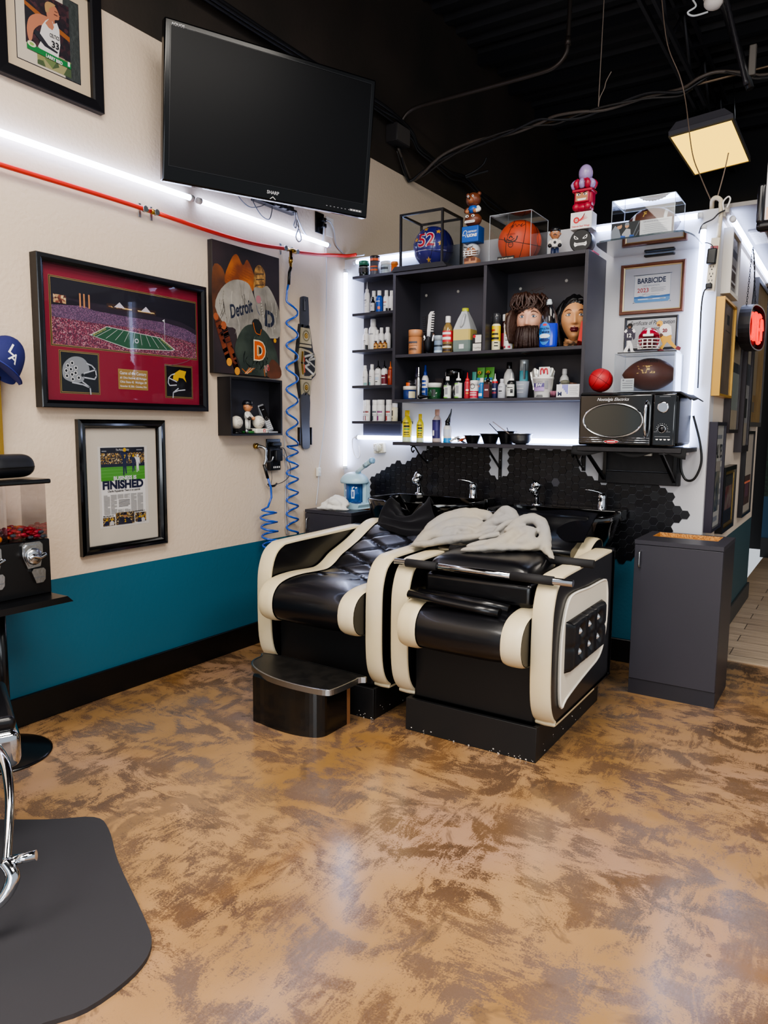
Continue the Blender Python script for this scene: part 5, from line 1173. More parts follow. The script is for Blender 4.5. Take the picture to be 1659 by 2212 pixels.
def bobble(label, loc, rz, kit):
    t = T('bobblehead', label, 'figurine', loc, rz)
    if kit == 'hockey': cols = dict(cap='#15161a', shirt='#d8d4cc', leg='#1c2a4c', glove='#16161a', base=None)
    else: cols = dict(cap='#15171f', shirt='#d5d2cb', leg='#d5d2cb', glove='#241c1a', base='#2d6a30')
    z = 0
    if cols['base']: mb = MB(); mb.lathe([(.036,0),(.036,.012),(.033,.014)], mat(cols['base'],.5), n=24); mb.build('base', t); z = .014
    mb = MB()
    for s in (-1, 1):
        mb.tube([(s*.011,0,z+.006),(s*.011,.0,z+.03),(s*.009,0,z+.062)], .011, mat(cols['leg'],.45), n=10, rs=[.009,.011,.012]); mb.ball((s*.012,-.006,z+.005), .01, DKB, sy=1.6, sz=.6, n=10)
    mb.build('legs', t)
    mb = MB(); mb.ball((0,0,z+.083), .025, mat(cols['shirt'],.45), sy=.75, sz=1.15, n=18)
    for s in (-1, 1): mb.tube([(s*.021,0,z+.1),(s*.031,-.006,z+.085),(s*.026,-.02,z+.073)], .008, mat(cols['shirt'],.45), n=8, smooth=3)
    mb.line([(-.014,z+.062),(.014,z+.062)], .005, -.0185, DKB)
    if kit == 'hockey': mb.disc(0,z+.087,.008,-.0195,DKB,12)
    bo = mb.build('jersey', t)
    for s in (-1, 1): mb = MB(); mb.ball((s*.026,-.022,z+.07), .0105, mat(cols['glove'] if kit == 'hockey' or s < 0 else '#c08860',.5), n=10); mb.build('hand', bo)
    mb = MB(); SK = mat('#b9805a',.45); hz = z+.134
    mb.ball((0,0,hz), .026, SK, sy=.95, sz=1.12, n=24, k=18); mb.ball((0,-.027,hz-.002), .005, SK, n=8)
    for s in (-1, 1): mb.ball((s*.026,.002,hz), .006, SK, n=8); mb.disc(s*.009,hz+.007,.0042,-.0255,W_,8,.0028); mb.disc(s*.009,hz+.007,.002,-.0259,DKB,8)
    mb.flat([(-.007,hz-.012),(.007,hz-.012),(.004,hz-.015),(-.004,hz-.015)], -.0262, mat('#8a4238',.4)); hd = mb.build('head', t)
    mb = MB(); CP_ = mat(cols['cap'],.3)
    mb.lathe([(.0265,.0),(.0285,.004),(.0275,.014),(.02,.023),(.0,.027)], CP_, c=(0,.002,hz+.011), n=20)
    if kit != 'hockey': mb.grid(lambda u, v: ((-.021+.042*u), -.018-.028*v*(1-(2*u-1)**2)**.5, hz+.013-.004*v), 10, 4, CP_); mb.text('D', .012, 0, hz+.019, -.028, W_)
    else: mb.box(-.027,-.004,hz-.008,-.024,.012,hz+.014, CP_); mb.box(.024,-.004,hz-.008,.027,.012,hz+.014, CP_); mb.line([(-.009,hz-.009),(.009,hz-.009)], .004, -.0258, mat('#3a241a',.6))
    mb.build('cap', hd)
    return t
bobble('small hockey player figurine with black helmet on the wall cabinet', (1.497,-.15,ZT), .3, 'hockey')

# ---------------------------------------------------------------- clear shelf with football case
t = T('glass_shelf', 'clear glass shelf with rounded front corners high on the partition', 'shelf', (1.985,0,2.2))
sh = cat2([(-.214,-.001),(-.214,-.29),(-.19,-.345),(-.14,-.375),(.17,-.39),(.215,-.35),(.238,-.25),(.238,-.001)], 3)
mb = MB(); mb.prism(sh, -.004, .004, clear('#e6f0f2', 1., 'shelf_glass'), 'xy', m2=mat('#26343a', .1, alpha=.8)); mb.build('pane', t)
mb = MB(); mb.box(-.05,-.03,-.022,.1,-.0,-.01, BLK, .004); mb.build('clamp_bracket', t)
z = 2.2045
t = T('display_case', 'clear acrylic box with photo and certificate holding a brown football with white stripes', 'display case', (1.982,-.165,z))
mb = acrylic(.3, .23, .205); mb.build('acrylic_cover', t)
mb = MB(); y = -.1135
mb.rect(-.148,.002,-.012,.096,y, mat('#1c1d1e',.5)); mb.flat([(-.148,.002),(-.148,.06),(-.13,.085),(-.112,.07),(-.1,.03),(-.095,.002)], y-.0004, mat('#8c9096',.6)); mb.disc(-.108,.078,.012,y-.0006, SKIN, 14); mb.flat([(-.122,.08),(-.118,.093),(-.104,.094),(-.1,.084)], y-.0008, mat('#2c2a2c',.6))
mb.flat([(-.093,.002),(-.095,.04),(-.075,.065),(-.055,.06),(-.05,.002)], y-.0005, mat('#b4b2b2',.6)); mb.disc(-.072,.077,.01,y-.0006, SKIN, 14); mb.flat([(-.083,.08),(-.08,.092),(-.064,.092),(-.061,.08)], y-.0008, mat('#8e9298',.6))
for x in (-.092,-.05): mb.flat([(x-.012,.01),(x-.008,.034),(x+.014,.03),(x+.012,.008)], y-.0009, mat('#2456a8',.5))
mb.line([(-.045,.02),(-.014,.09)], .004, y-.0007, mat('#6b6f74',.5)); mb.line([(-.04,.005),(-.014,.05)], .003, y-.0007, mat('#6b6f74',.5)); mb.build('photograph', t)
mb = MB(); mb.rect(-.01,.004,.138,.094,y-.0002, mat('#dcdad8',.6)); mb.text('CERTIFICATE OF AUTHENTICITY', .008, .064, .082, y-.0008, NAVY, maxw=.118)
for k, w in enumerate((.11,.105,.1,.122,.11,.07)): mb.rect(.064-w/2,.07-.0085*k,.064+w/2,.0715-.0085*k,y-.0006, GREY)
mb.tube([(.03,y-.001,.02),(.045,y-.001,.026),(.055,y-.001,.018),(.07,y-.001,.022),(.09,y-.001,.02)], .0006, INK, n=4, smooth=3); mb.build('certificate_card', t)
def football(label, loc, L, R, rot, stripes, m, texts=()):
    t = T('football', label, 'ball', loc, rot=rot)
    mb = MB(); N = 40
    prof = [(R*max(0., 1-abs(2*k/N-1)**2.1)**.82, L*(k/N-.5)) for k in range(N+1)]
    sm = [W_ if stripes and any(abs(abs(2*(k+.5)/N-1)-c) < .055 for c in (.56,)) else m for k in range(N)]
    mb.lathe(prof, m, axis='x', n=32, mats=sm); b = mb.build('ball_skin', t)
    mb = MB(); LC = W_
    zr = lambda x: R*max(0., 1-abs(2*x/L)**2.1)**.82
    mb.tube([(x, 0, zr(x)+.001) for x in [L*(-.2+.4*k/10) for k in range(11)]], R*.025, LC, n=5)
    for k in range(8): x = L*(-.19+.38*k/7); mb.tube([(x,-R*.17,zr(x)*.985),(x,0,zr(x)+.003),(x,R*.17,zr(x)*.985)], R*.03, LC, n=5)
    mb.build('lacing', b)
    if texts:
        mb = MB()
        for s_, sz, x, zz, mm, bo in texts:
            f_ = lambda p: (p[0], -math.sqrt(max(zr(p[0])**2-p[2]**2, 1e-6))*1.004, p[2])
            mb.text(s_, sz, x, zz, 0, mm, fn=f_, bold=bo)
        mb.build('lettering', b)
    return t
FBM = mat('#5a3222', .45, bump=.3, bscale=500, var='#663a28', vscale=10, bdist=.001)
football('brown football with two white stripes in the acrylic box on the glass shelf', (1.995,-.135,z+.1), .275, .085, (-.2,0,.0), True, FBM, [('Wilson',.03,-.02,.052,INK,.0004),('F',.04,-.02,.012,mat('#d8b44a',.4),.001)])

# ---------------------------------------------------------------- framed things: moulding + print + glazing
def framed(name, label, loc, w, h, fw, d, fm, rz=0., prof=None, rot=None, cat_='picture', glass=True):
    t = T(name, label, cat_, loc, rz, rot=rot)
    mb = MB(); mb.ring(w, h, prof or [(0,0),(0,-d+.003),(.003,-d),(fw*.55,-d),(fw*.8,-d+.004),(fw,-d+.008),(fw,0)], fm); mb.build('frame', t)
    if glass:
        mb = MB(); a, b = w/2-fw, h/2-fw; mb.rect(-a,-b,a,b,-d+.009 if d > .014 else -d+.004, GLASS); mb.build('glazing', t)
    return t
WF = mat('#5e3320', .4, var='#70402a', vscale=20)
t = framed('certificate_frame', 'brown wood frame with gilt edge around a blue and white 2023 certificate', (1.979,-.001,2.021), .324, .258, .018, .018, WF)
mb = MB(); mb.ring(.292, .226, [(0,-.004),(0,-.013),(.005,-.011),(.005,-.004)], mat('#cdbb90',.3,metal=.6)); mb.build('gilt_fillet', t)
mb = MB(); mb.rect(-.145,-.112,.145,.112,-.003, mat('#c9cad2',.6)); P = cat2([(-.082,-.07),(-.09,-.06),(-.09,.06),(-.082,.068),(.082,.068),(.09,.06),(.09,-.06),(.082,-.07)], 3, True)
mb.flat(P, -.0034, mat('#e2e2e4',.6)); mb.tube([(x,-.0035,z) for x, z in P], .0007, mat('#8fa4bc',.5), n=4, closed=True)
mb.text('BARBICIDE', .036, -.004, .028, -.0042, mat('#1b2c50',.5), w=.142, bold=.0012); mb.text('CERTIFICATION', .011, -.005, .01, -.0042, mat('#6a7a90',.5), w=.085)
mb.text('2023', .03, -.046, -.018, -.0042, mat('#b02a3a',.5), bold=.0004)
for k in range(4): mb.rect(-.004,.0-.006*k,.068-.01*(k % 2),.002-.006*k,-.004, GREY)
mb.rect(-.05,-.03,.04,-.0285,-.004, GREY); mb.rect(-.03,-.036,.02,-.0348,-.004, GREY)
mb.flat([(-.09,-.062),(-.082,-.07),(.082,-.07),(.09,-.062),(.09,-.036),(.05,-.041),(0,-.036),(-.04,-.043),(-.09,-.038)], -.0037, mat('#5b93c8',.5)); mb.flat([(-.09,-.042),(-.06,-.037),(-.02,-.044),(.03,-.04),(.09,-.036),(.09,-.046),(.0,-.05),(-.09,-.047)], -.0039, mat('#2f6aa8',.5)); mb.rect(-.07,-.057,.07,-.051,-.0041, mat('#cfdcea',.5)); mb.rect(-.02,-.055,.005,-.053,-.0043, INK); mb.rect(.04,-.055,.065,-.053,-.0043, INK)
mb.build('certificate', t)
t = framed('certificate_frame', 'flat black frame around a grey certificate of participation behind the player figures', (1.983,-.001,1.79), .272, .172, .012, .012, mat('#2a2a2c',.45))
mb = MB(); mb.rect(-.126,-.077,.126,.077,-.003, mat('#b9b8b8',.6)); mb.text('Certificate of Participation', .03, .005, .045, -.0036, INK, shear=.25, maxw=.225, bold=.0002); mb.text('Presented to', .022, .012, .018, -.0036, INK, shear=.25)
for k in range(4): mb.rect(-.08,-.03-.012*k,.09,-.0285-.012*k,-.0034, GREY)
mb.build('certificate', t)

# ---------------------------------------------------------------- microwave and what stands on it
micro = t = T('microwave', 'glossy black retro microwave with oval chrome window on the wall shelf', 'microwave', (1.983,-.385,1.2085))
MW = mat('#08080a', .12, coat=.8)
mb = MB(); mb.box(-.232,.012,.0,.235,.33,.25, mat('#0b0b0d',.25), .018, 3); mb.build('casing', t)
mb = MB(); mb.box(-.238,-.012,.0,.118,.018,.252, MW, .01, 3); dr = mb.build('door', t)
cx, cz, A, B_ = -.068, .123, .142, .079; N = 48
mb = MB(); V = [mb.v((cx+A*math.cos(2*PI*k/N), -.0135, cz+B_*math.sin(2*PI*k/N))) for k in range(N)]; mb.f(V, mat('#2b2f2e', .08, coat=.5)); mb.build('window', dr)
mb = MB(); mb.tube([(cx+(A+.003)*math.cos(2*PI*k/N), -.014, cz+(B_+.003)*math.sin(2*PI*k/N)) for k in range(N)], .0055, CHR, n=8, closed=True); mb.build('chrome_ring', dr)
mb = MB(); mb.tube([(.094,-.012,.212),(.094,-.034,.19),(.094,-.042,.13),(.094,-.034,.07),(.094,-.012,.045)], .008, CHR, n=10, smooth=5, flat=1.4); mb.build('handle', dr)
mb = MB()
for k in range(3):
    z = .038-.0105*k; mb.tube([(-.232,-.0135,z),(-.13+.012*k,-.0135,z)], .0022, CHR, n=6); mb.tube([(.112,-.0135,z),(-.012-.012*k,-.0135,z)], .0022, CHR, n=6)
mb.build('chrome_strip', dr)
mb = MB(); mb.text('Nostalgia Electrics', .021, -.07, .219, -.0128, mat('#d8d8dc',.3), shear=.35, w=.155); mb.prism(cat2([(-.105,.019),(-.07,.027),(-.035,.019),(-.07,.01)], 4, True), -.0150, -.012, mat('#a83038',.3)); mb.tube([(-.108,-.0145,.019),(-.07,-.0145,.029),(-.032,-.0145,.019),(-.07,-.0145,.008)], .0013, CHR, n=5, closed=True, smooth=3); mb.rect(-.09,.0165,-.05,.021,-.0156, mat('#e8d8d4',.4)); mb.build('lettering', dr)
mb = MB(); mb.box(.121,-.012,.0,.226,.018,.252, MW, .008, 3); cp = mb.build('control_panel', t)
mb = MB(); mb.lathe([(.022,0),(.027,.003),(.026,.007),(.021,.007)], CHR, axis='y', c=(.168,-.012,.186), n=28); mb.lathe([(.0212,.0055),(.0,.006)], mat('#5f8a2a',.2,emit=.25), axis='y', c=(.168,-.012,.186), n=24, caps=False); mb.rect(.152,.186,.184,.188,-.0186, mat('#2a3a12',.4)); mb.rect(.156,.192,.18,.194,-.0186, mat('#2a3a12',.4)); mb.build('display', cp)
mb = MB(); mb.lathe([(.019,0),(.019,.012),(.016,.014),(.016,.003),(0,.003)], CHR, axis='y', c=(.168,-.012,.083), n=24); mb.lathe([(.0155,.0),(.0155,.016),(0,.017)], DKB, axis='y', c=(.168,-.012,.083), n=20, caps=False); mb.build('dial', cp)
mb = MB()
for k in range(11): a = PI*(-.1+1.2*k/10); mb.disc(.168+.026*math.cos(a), .083+.026*math.sin(a), .0012, -.0128, WHT, 6)
mb.rect(.13,.069,.15,.0702,-.0128,GREY); mb.rect(.186,.069,.206,.0702,-.0128,GREY); mb.rect(.15,.236,.2,.2375,-.0128,GREY); mb.rect(.135,.046,.205,.0475,-.0128,GREY)
for k in range(4): mb.flat([(.14+.018*k,.036),(.153+.018*k,.036),(.15+.018*k,.03),(.143+.018*k,.03)], -.0128, WHT)
mb.build('markings', cp)
CLO = mat('#121214', .85, bump=.3, bscale=60, bdist=.004)
mb = MB()
def cov(u, v):
    x, y = -.235+.52*u, -.395+.36*v+.03*u*(1-v); z = 1.468+.003*math.sin(9*u+4*v)
    e = max(0, u-.90)/.1; z -= .03*e+.006*math.sin(8*v)*e
    z -= .012*max(0, .06-v)/.06*(1+.5*math.sin(12*u))
    return (1.983+x, y, z)
mb.grid(cov, 40, 16, CLO); mb.build('cover_cloth', label='black cloth spread over the top of the microwave with a corner sticking out', cat='cloth').modifiers.new('s','SOLIDIFY').thickness = .004
t, b = basketball('small red mini basketball on the microwave beside the cabinet', (1.812,-.275,1.4745+.061), .06, mat('#b3262c',.45), mat('#2a0c0e',.5), (.3,.5,.9), name='mini_basketball')
z = 1.4735
t = T('display_case', 'clear acrylic box with card and toy inside standing on the microwave', 'display case', (2.028,-.2,z))
mb = acrylic(.288, .2, .19); mb.build('acrylic_cover', t)
mb = MB(); mb.box(-.14,-.096,0,.14,.096,.003, mat('#c8ccd0',.3)); mb.build('base_plate', t)
mb = MB(); mb.rect(-.108,.006,-.044,.066,-.097, mat('#d9dcdc',.5)); mb.disc(-.096,.058,.005,-.0974,GREY,12)
for k in range(4): mb.rect(-.085 if k == 0 else -.1,.052-.011*k,-.05,.056-.011*k,-.0974, GREY)
mb.build('authenticity_card', t)
football('brown football with gold lettering in the acrylic box on the microwave', (2.035,-.195,z+.09), .27, .08, (-.1,0,.12), False, mat('#5a3024',.4,bump=.3,bscale=500,bdist=.001), [('Wilson',.026,.0,.05,INK,.0004),('NFL',.05,-.012,-.004,mat('#e0b860',.4),.0022)])
z = 1.668
t = T('player_display', 'black stand with two cut-out football player figures on the acrylic box', 'figurine', (2.028,-.2,z-.002))
mb = MB(); mb.box(-.145,-.05,0,.14,.05,.007, DKB, .001); mb.build('stand', t)
def cutout(nm, polys, y):
    mb = MB()
    for k, (pts, m) in enumerate(polys): mb.prism(pts, y-.0015-.0004*k, y+.0015, m)
    return mb
PJ = mat('#2a2438',.5)
mb = cutout('a', [([(-.125,.007),(-.128,.02),(-.11,.05),(-.112,.075),(-.1,.075),(-.086,.05),(-.08,.02),(-.07,.012),(-.075,.007),(-.092,.012),(-.1,.045),(-.108,.02),(-.105,.007)], W_),([(-.118,.07),(-.13,.09),(-.128,.115),(-.112,.128),(-.09,.128),(-.074,.112),(-.074,.08),(-.082,.072),(-.088,.09),(-.09,.07)], PJ),([(-.13,.115),(-.12,.128),(-.112,.118),(-.12,.108)], W_),([(-.09,.12),(-.08,.128),(-.072,.112),(-.08,.106)], W_),([(-.112,.128),(-.117,.142),(-.108,.155),(-.092,.155),(-.087,.142),(-.094,.128)], DKB),([(-.108,.13),(-.096,.13),(-.096,.141),(-.108,.141)], mat('#6a4634',.5))], 0)
mb.text('12', .026, -.102, .086, -.0052, W_, bold=.001); mb.build('player_figure', t)
GP = mat('#d9a63a',.5); BU = mat('#7a2434',.5)
mb = cutout('b', [([(.045,.007),(.04,.02),(.06,.045),(.045,.075),(.075,.1),(.1,.085),(.1,.06),(.125,.03),(.135,.02),(.14,.03),(.146,.02),(.13,.012),(.105,.03),(.08,.055),(.07,.04),(.06,.02),(.066,.01)], GP),([(.04,.007),(.035,.018),(.052,.024),(.07,.012),(.066,.007)], BU),([(.12,.02),(.132,.034),(.148,.024),(.142,.01)], BU),([(.052,.09),(.04,.12),(.05,.14),(.075,.145),(.095,.13),(.1,.09),(.075,.082)], W_),([(.05,.1),(.035,.085),(.045,.075),(.062,.09)], mat('#5a3a2c',.5)),([(.028,.135),(.026,.152),(.04,.162),(.054,.156),(.056,.14),(.045,.13)], GP),([(.03,.136),(.032,.145),(.044,.142),(.042,.133)], mat('#6a3a2c',.5))], .01)
mb.text('20', .022, .068, .104, .0045, BU, bold=.001); mb.build('player_figure', t)
t = T('mini_helmet', 'red mini football helmet with white stripe and face mask on the acrylic box', 'helmet', (2.03,-.225,z+.006), .12)
RH = mat('#a01c34', .12, coat=.6)
mb = MB()
def hf(d, r): return (d.x*.052, d.y*.058, d.z*.055)
def hm_(d):
    if abs(d.x) < .16 and d.z > -.1: return W_
mb.ball((0,.0,.062), 1, RH, n=40, k=28, fn=lambda d, r: (d.x*.052, (d.y*.058 if not (d.y < -.1 and d.z < .28 and abs(d.x) < .9) else -.004), max(d.z*.055, -.045)), mfn=hm_); mb.box(-.024,-.064,.068,.026,-.048,.08, W_, .003); mb.build('shell', t)
mb = MB(); mb.ball((0,.0,.045), .04, mat('#5c1420',.5), sz=.9, n=18); mb.build('padding', t)
mb = MB()
for zz, b_ in ((.056,.066),(.04,.072),(.022,.07),(.01,.06)): mb.tube([(-.05,-.012,zz+.004),(-.044,-.045,zz),(-.02,-b_,zz),(.02,-b_,zz),(.044,-.045,zz),(.05,-.012,zz+.004)], .003, W_, n=6, smooth=3)
for x in (-.022,0,.022): mb.tube([(x,-.07,.057),(x,-.072,.04),(x,-.07,.022),(x,-.06,.01)], .003, W_, n=6)
for s in (-1, 1): mb.tube([(s*.052,-.01,.06),(s*.05,-.02,.035),(s*.044,-.045,.012)], .003, W_, n=6)
mb.build('face_mask', t)
# shelf below the microwave
t = T('microwave_shelf', 'black wooden wall shelf with steel brackets under the microwave', 'shelf', (1.983,0,1.0))
BW_ = mat('#141216', .5, bump=.4, bscale=30, bdist=.003)
mb = MB(); mb.box(-.24,-.4,.178,.26,-.0,.2, BW_, .002); mb.build('shelf_board', t)
mb = MB(); mb.box(-.215,-.02,.065,.19,0,.178, BW_, .002); mb.box(-.235,-.035,-.005,.19,-.0,.062, BW_, .003); mb.build('back_rail', t)
for x in (-.2, .165):
    mb = MB(); IR = mat('#0b0b0e',.3); mb.box(x-.009,-.385,.168,x+.009,-.036,.178, IR, .001); mb.box(x-.009,-.045,.0,x+.009,-.036,.168, IR, .001); mb.prism([(-.37,.168),(-.345,.168),(-.045,.03),(-.045,.012)], x-.008, x+.008, IR, 'yz'); mb.lathe([(.005,0),(.0,.003)], STEEL, axis='y', c=(x,-.046,.018), n=10); mb.build('bracket', t)
mb = MB()
def drp(u, v):
    x = 1.715+.55*u; return (x, -.41+.09*v+.02*math.sin(3*u), 1.2045-.038*max(0,1-v/.22)*(1+.35*math.sin(14*u)) +.0025*math.sin(11*u))
mb.grid(drp, 44, 12, CLO); mb.build('drape_cloth', label='black cloth hanging over the front edge of the shelf below the microwave', cat='cloth').modifiers.new('s','SOLIDIFY').thickness = .003
mb = MB(); mb.box(-.03,-.012,0,.03,.012,.018, mat('#cfd4d0',.4), .002); mb.build('paper_tag', loc=(2.06,-.31,1.1595), label='small white tag hanging under the microwave shelf', cat='tag')
mb = MB(); mb.tube([(a-1.983, b_+.385, c-1.2085) for a, b_, c in [(2.225,-.05,1.36),(2.262,-.035,1.22),(2.272,-.03,1.12),(2.245,-.03,1.04),(2.205,-.03,1.03),(2.178,-.03,1.08),(2.172,-.03,1.17)]], .006, BLK, n=8, smooth=6)
mb.build('power_cord', micro)

# power strip at the partition end
t = T('power_strip', 'beige power strip with red switch screwed to the partition end', 'power strip', (2.27,-.001,2.105), rot=(0,math.radians(3.2),0))
PS = mat('#ddd3bd', .4)
mb = MB(); mb.box(-.021,-.032,-.128,.021,0,.128, PS, .004); b = mb.build('strip_body', t)
for z in (-.02,-.054,-.086):
    mb = MB(); mb.rect(-.009,z+.004,-.006,z+.014,-.0325,DKB); mb.rect(.005,z+.004,.008,z+.014,-.0325,DKB); mb.disc(0,z-.004,.0035,-.0325,DKB,10); mb.build('outlet', b)
mb = MB(); mb.box(-.018,-.036,.07,.018,-.03,.088, mat('#8a1c2a',.3), .002); mb.build('switch', b)
t = T('power_adapter', 'black plug-in adapter on the beige power strip', 'plug', (2.268,-.034,2.14), rot=(0,math.radians(3.2),0))
mb = MB(); mb.box(-.022,-.03,-.038,.022,0,.038, BLK, .007, 3); mb.build('adapter_body', t)
mb = MB(); mb.tube([(-.003,-.012,.036),(-.002,-.02,.05),(-.02,-.025,.062),(-.04,-.02,.066)], .0022, DKB, n=6, smooth=4); mb.build('wire', t)
t = T('power_plug', 'black plug with cord at the bottom of the beige power strip', 'plug', (2.262,-.034,2.0))
mb = MB(); mb.box(-.015,-.025,-.014,.015,0,.012, BLK, .005); mb.build('plug_body', t); mb = MB(); mb.tube([(-.004,-.02,-.01),(-.02,-.024,-.03),(-.028,-.02,-.1),(-.032,.01,-.25),(-.03,.02,-.5)], .004, BLK, n=6, smooth=5); mb.build('cord', t)
mb = MB(); mb.tube([(2.29,-.005,2.385),(2.288,-.012,2.41),(2.27,-.02,2.425),(2.25,-.01,2.42),(2.243,.02,2.395),(2.24,.04,2.37)][::-1], .011, mat('#cfc4ac',.5), n=10, smooth=5); mb.tube([(2.288,-.012,2.40),(2.291,-.012,2.32),(2.286,-.012,2.235)], .010, mat('#cfc4ac',.5), n=10, smooth=4)
mb.build('thick_cable', label='thick beige power cable looping over the partition corner to the power strip', cat='cable')
mb = MB(); mb.tube([(2.2,-.035,2.26),(2.215,-.04,2.3),(2.26,-.04,2.32),(2.285,-.035,2.345),(2.31,-.02,2.36)], .0035, mat('#23222a',.5), n=6, smooth=5); mb.tube([(2.305,-.02,2.36),(2.3,-.02,2.4),(2.32,-.01,2.425),(2.33,-.01,2.41),(2.318,-.02,2.37)], .004, W_, n=6, smooth=5)
mb.build('light_lead', label='looped LED lead at the top of the partition corner', cat='cable')

# ---------------------------------------------------------------- steamer corner
t = T('facial_steamer', 'pale blue facial steamer with jointed arm on the low corner cabinet', 'steamer', (.225,-.21,.766), -.1)
PB_ = mat('#a9c8d6', .35); 
mb = MB(); mb.prism(cat2([(-.085,0),(-.088,.03),(-.08,.038),(.09,.036),(.095,.01),(.09,0)],3,True), -.07, .075, PB_); mb.box(-.085,.0,.03,-.058,.07,.17, PB_, .006); mb.box(.055,.02,.03,.082,.07,.17, PB_, .006); mb.build('base', t)
mb = MB(); mb.lathe([(.056,.036),(.058,.04),(.058,.165),(.05,.17)], mat('#1d4f8a',.08,coat=.6), n=24, c=(-.002,.01,0)); b = mb.build('water_tank', t)
for a0 in (-38,22): mb = MB(); arc(mb, .0588, .065, .12, a0, a0+20, mat('#c8d8ea',.5), cx=-.002, cy=.01); arc(mb, .0592, .075, .11, a0+5, a0+15, mat('#3a5a90',.5), cx=-.002, cy=.01); mb.build('label', b)
mb = MB(); mb.ball((0,.01,.17), .1, PB_, sx=.98, sy=.85, sz=.62, n=24, fn=lambda d, r: (d.x*r*1.0, d.y*r, max(d.z, -.1)*r)); hd = mb.build('hood', t)
mb = MB(); mb.lathe([(.02,0),(.018,.03),(.0,.034)], PB_, c=(.03,.01,.215), n=16); mb.tube([(.03,.0,.23),(.06,-.01,.248),(.12,-.03,.278)], .013, mat('#c3d6dc',.35), n=10); mb.tube([(.12,-.03,.278),(.19,-.05,.314)], .017, mat('#9fb6bb',.35), n=12); mb.cyl((.15,-.06,.29),(.15,-.02,.295), .012, PB_); mb.lathe([(.019,0),(.019,.02),(.012,.024)], mat('#8fb8d8',.3), axis='x', c=(.185,-.05,.314), n=14); mb.build('nozzle_arm', t)
mb = MB(); mb.prism([(.035,.037),(.085,.037),(.08,.044),(.04,.044)], -.066, -.02, mat('#2c4a7a',.3)); mb.build('control_pad', t)
WT = mat('#dcd8d0', .9, sheen=.3)
cloth_blob('white_towel', [([(.11,-.40,.785),(.15,-.38,.80),(.20,-.37,.825),(.25,-.36,.815),(.285,-.36,.79)], [.02,.035,.045,.04,.02], .8), ([(.09,-.42,.775),(.14,-.42,.78),(.20,-.42,.785),(.27,-.40,.78),(.31,-.37,.775)], [.009,.02,.03,.022,.009], .6), ([(.18,-.40,.81),(.22,-.41,.82),(.26,-.39,.8)], [.02,.03,.02], .8)], WT, .006, 'crumpled white towel lying on the low corner cabinet', 'towel', .006)
t = T('dial_timer', 'white square dial timer stuck on the partition above the steamer', 'timer', (.297,-.001,1.148), rot=(0,math.radians(-6),0))
mb = MB(); mb.box(-.043,-.03,-.034,.043,0,.034, mat('#d3cdb8',.4), .008, 3); mb.build('case', t)
mb = MB(); mb.lathe([(.027,0),(.027,.004),(.0,.006)], mat('#b9b49c',.4), axis='y', c=(-.004,-.03,0), n=24); mb.box(-.008,-.042,-.022,.0,-.034,.022, mat('#e6e3da',.4), .003)
for k in range(12): mb.disc(-.004+.0315*math.cos(PI*k/6), .0315*math.sin(PI*k/6)*.92, .0022, -.0304, INK, 6)
mb.build('dial', t)
mb = MB(); mb.tube([(.118,-.03,1.215),(.09,-.03,1.205),(.082,-.02,1.15),(.1,-.015,1.09),(.13,-.015,1.08),(.14,-.015,1.11),(.125,-.01,1.16)], .0035, W_, n=6, smooth=5)
mb.build('light_lead', label='white LED lead looping below the counter light in the room corner', cat='cable')
# ---------------------------------------------------------------- television
TVM = Matrix.Rotation(math.radians(-25.3), 4, 'Z') @ Matrix.Rotation(math.radians(6.97), 4, 'Y') @ Matrix.Rotation(math.radians(-.39), 4, 'X') @ Matrix.Rotation(PI/2, 4, 'Z')
t = T('television', 'large black flat television tilted out from the left wall on a bracket', 'television', (.416,-1.16,2.752))
t.rotation_euler = TVM.to_euler()
W2, H2 = .55, .341; BZ = mat('#08080a', .15, spec=.35)
mb = MB(); mb.box(-W2,-.002,-H2,W2,.045,H2, BZ, .008, 3); b = mb.build('casing', t)
mb = MB(); mb.rect(-W2+.028,-H2+.07,W2-.028,H2-.028,-.0035, mat('#07070a', .3, spec=.22)); mb.build('screen', t)
mb = MB(); mb.ring(2*W2-.05, 2*H2-.09, [(0,-.002),(.0,-.0045),(.003,-.0045),(.003,-.002)], mat('#1a1a1d',.2), c=(0,.022)); mb.build('bezel_line', t)
mb = MB(); mb.text('AQUOS', .017, -.52, .314, -.0028, mat('#c9c9cc',.4), align='L', bold=.0003); mb.text('quattron', .01, -.45, .314, -.0028, GREY, align='L'); mb.text('SHARP', .022, 0, -.31, -.0028, mat('#b9b9bd',.3), bold=.0004); mb.line([(-.014,-.333),(.0,-.322),(.014,-.333)], .003, -.0028, W_); mb.rect(.44,-.318,.515,-.306,-.0028, mat('#5a5a5e',.4))
for k in range(4): mb.rect(.445+.017*k,-.315,.457+.017*k,-.309,-.0032, W_)
for k in range(7): mb.rect(.3+.022*k,-.315,.308+.022*k,-.312,-.0028, GREY)
mb.build('lettering', b)
mb = MB(); P0 = TVM.inverted() @ Vector((-.416,.16,-.05))
mb.box(-.16,.045,-.16,.16,.07,.16, BLK); mb.tube([(0,.06,0), tuple(P0*.55+Vector((.1,.04,0))), tuple(P0*.985)], .022, BLK, n=8); mb.build('wall_bracket', t)
t = T('television_outlet', 'black wall outlet plate under the right end of the television', 'outlet', (0,-.277,2.55), LW)
mb = MB(); mb.box(-.043,-.008,-.062,.043,0,.064, mat('#101012',.25), .003); o1 = mb.build('plate', t)
for z in (.022,-.012): mb = MB(); mb.box(-.0,-.035,z-.013,.036,-.006,z+.013, BLK, .005); mb.build('plug', t)
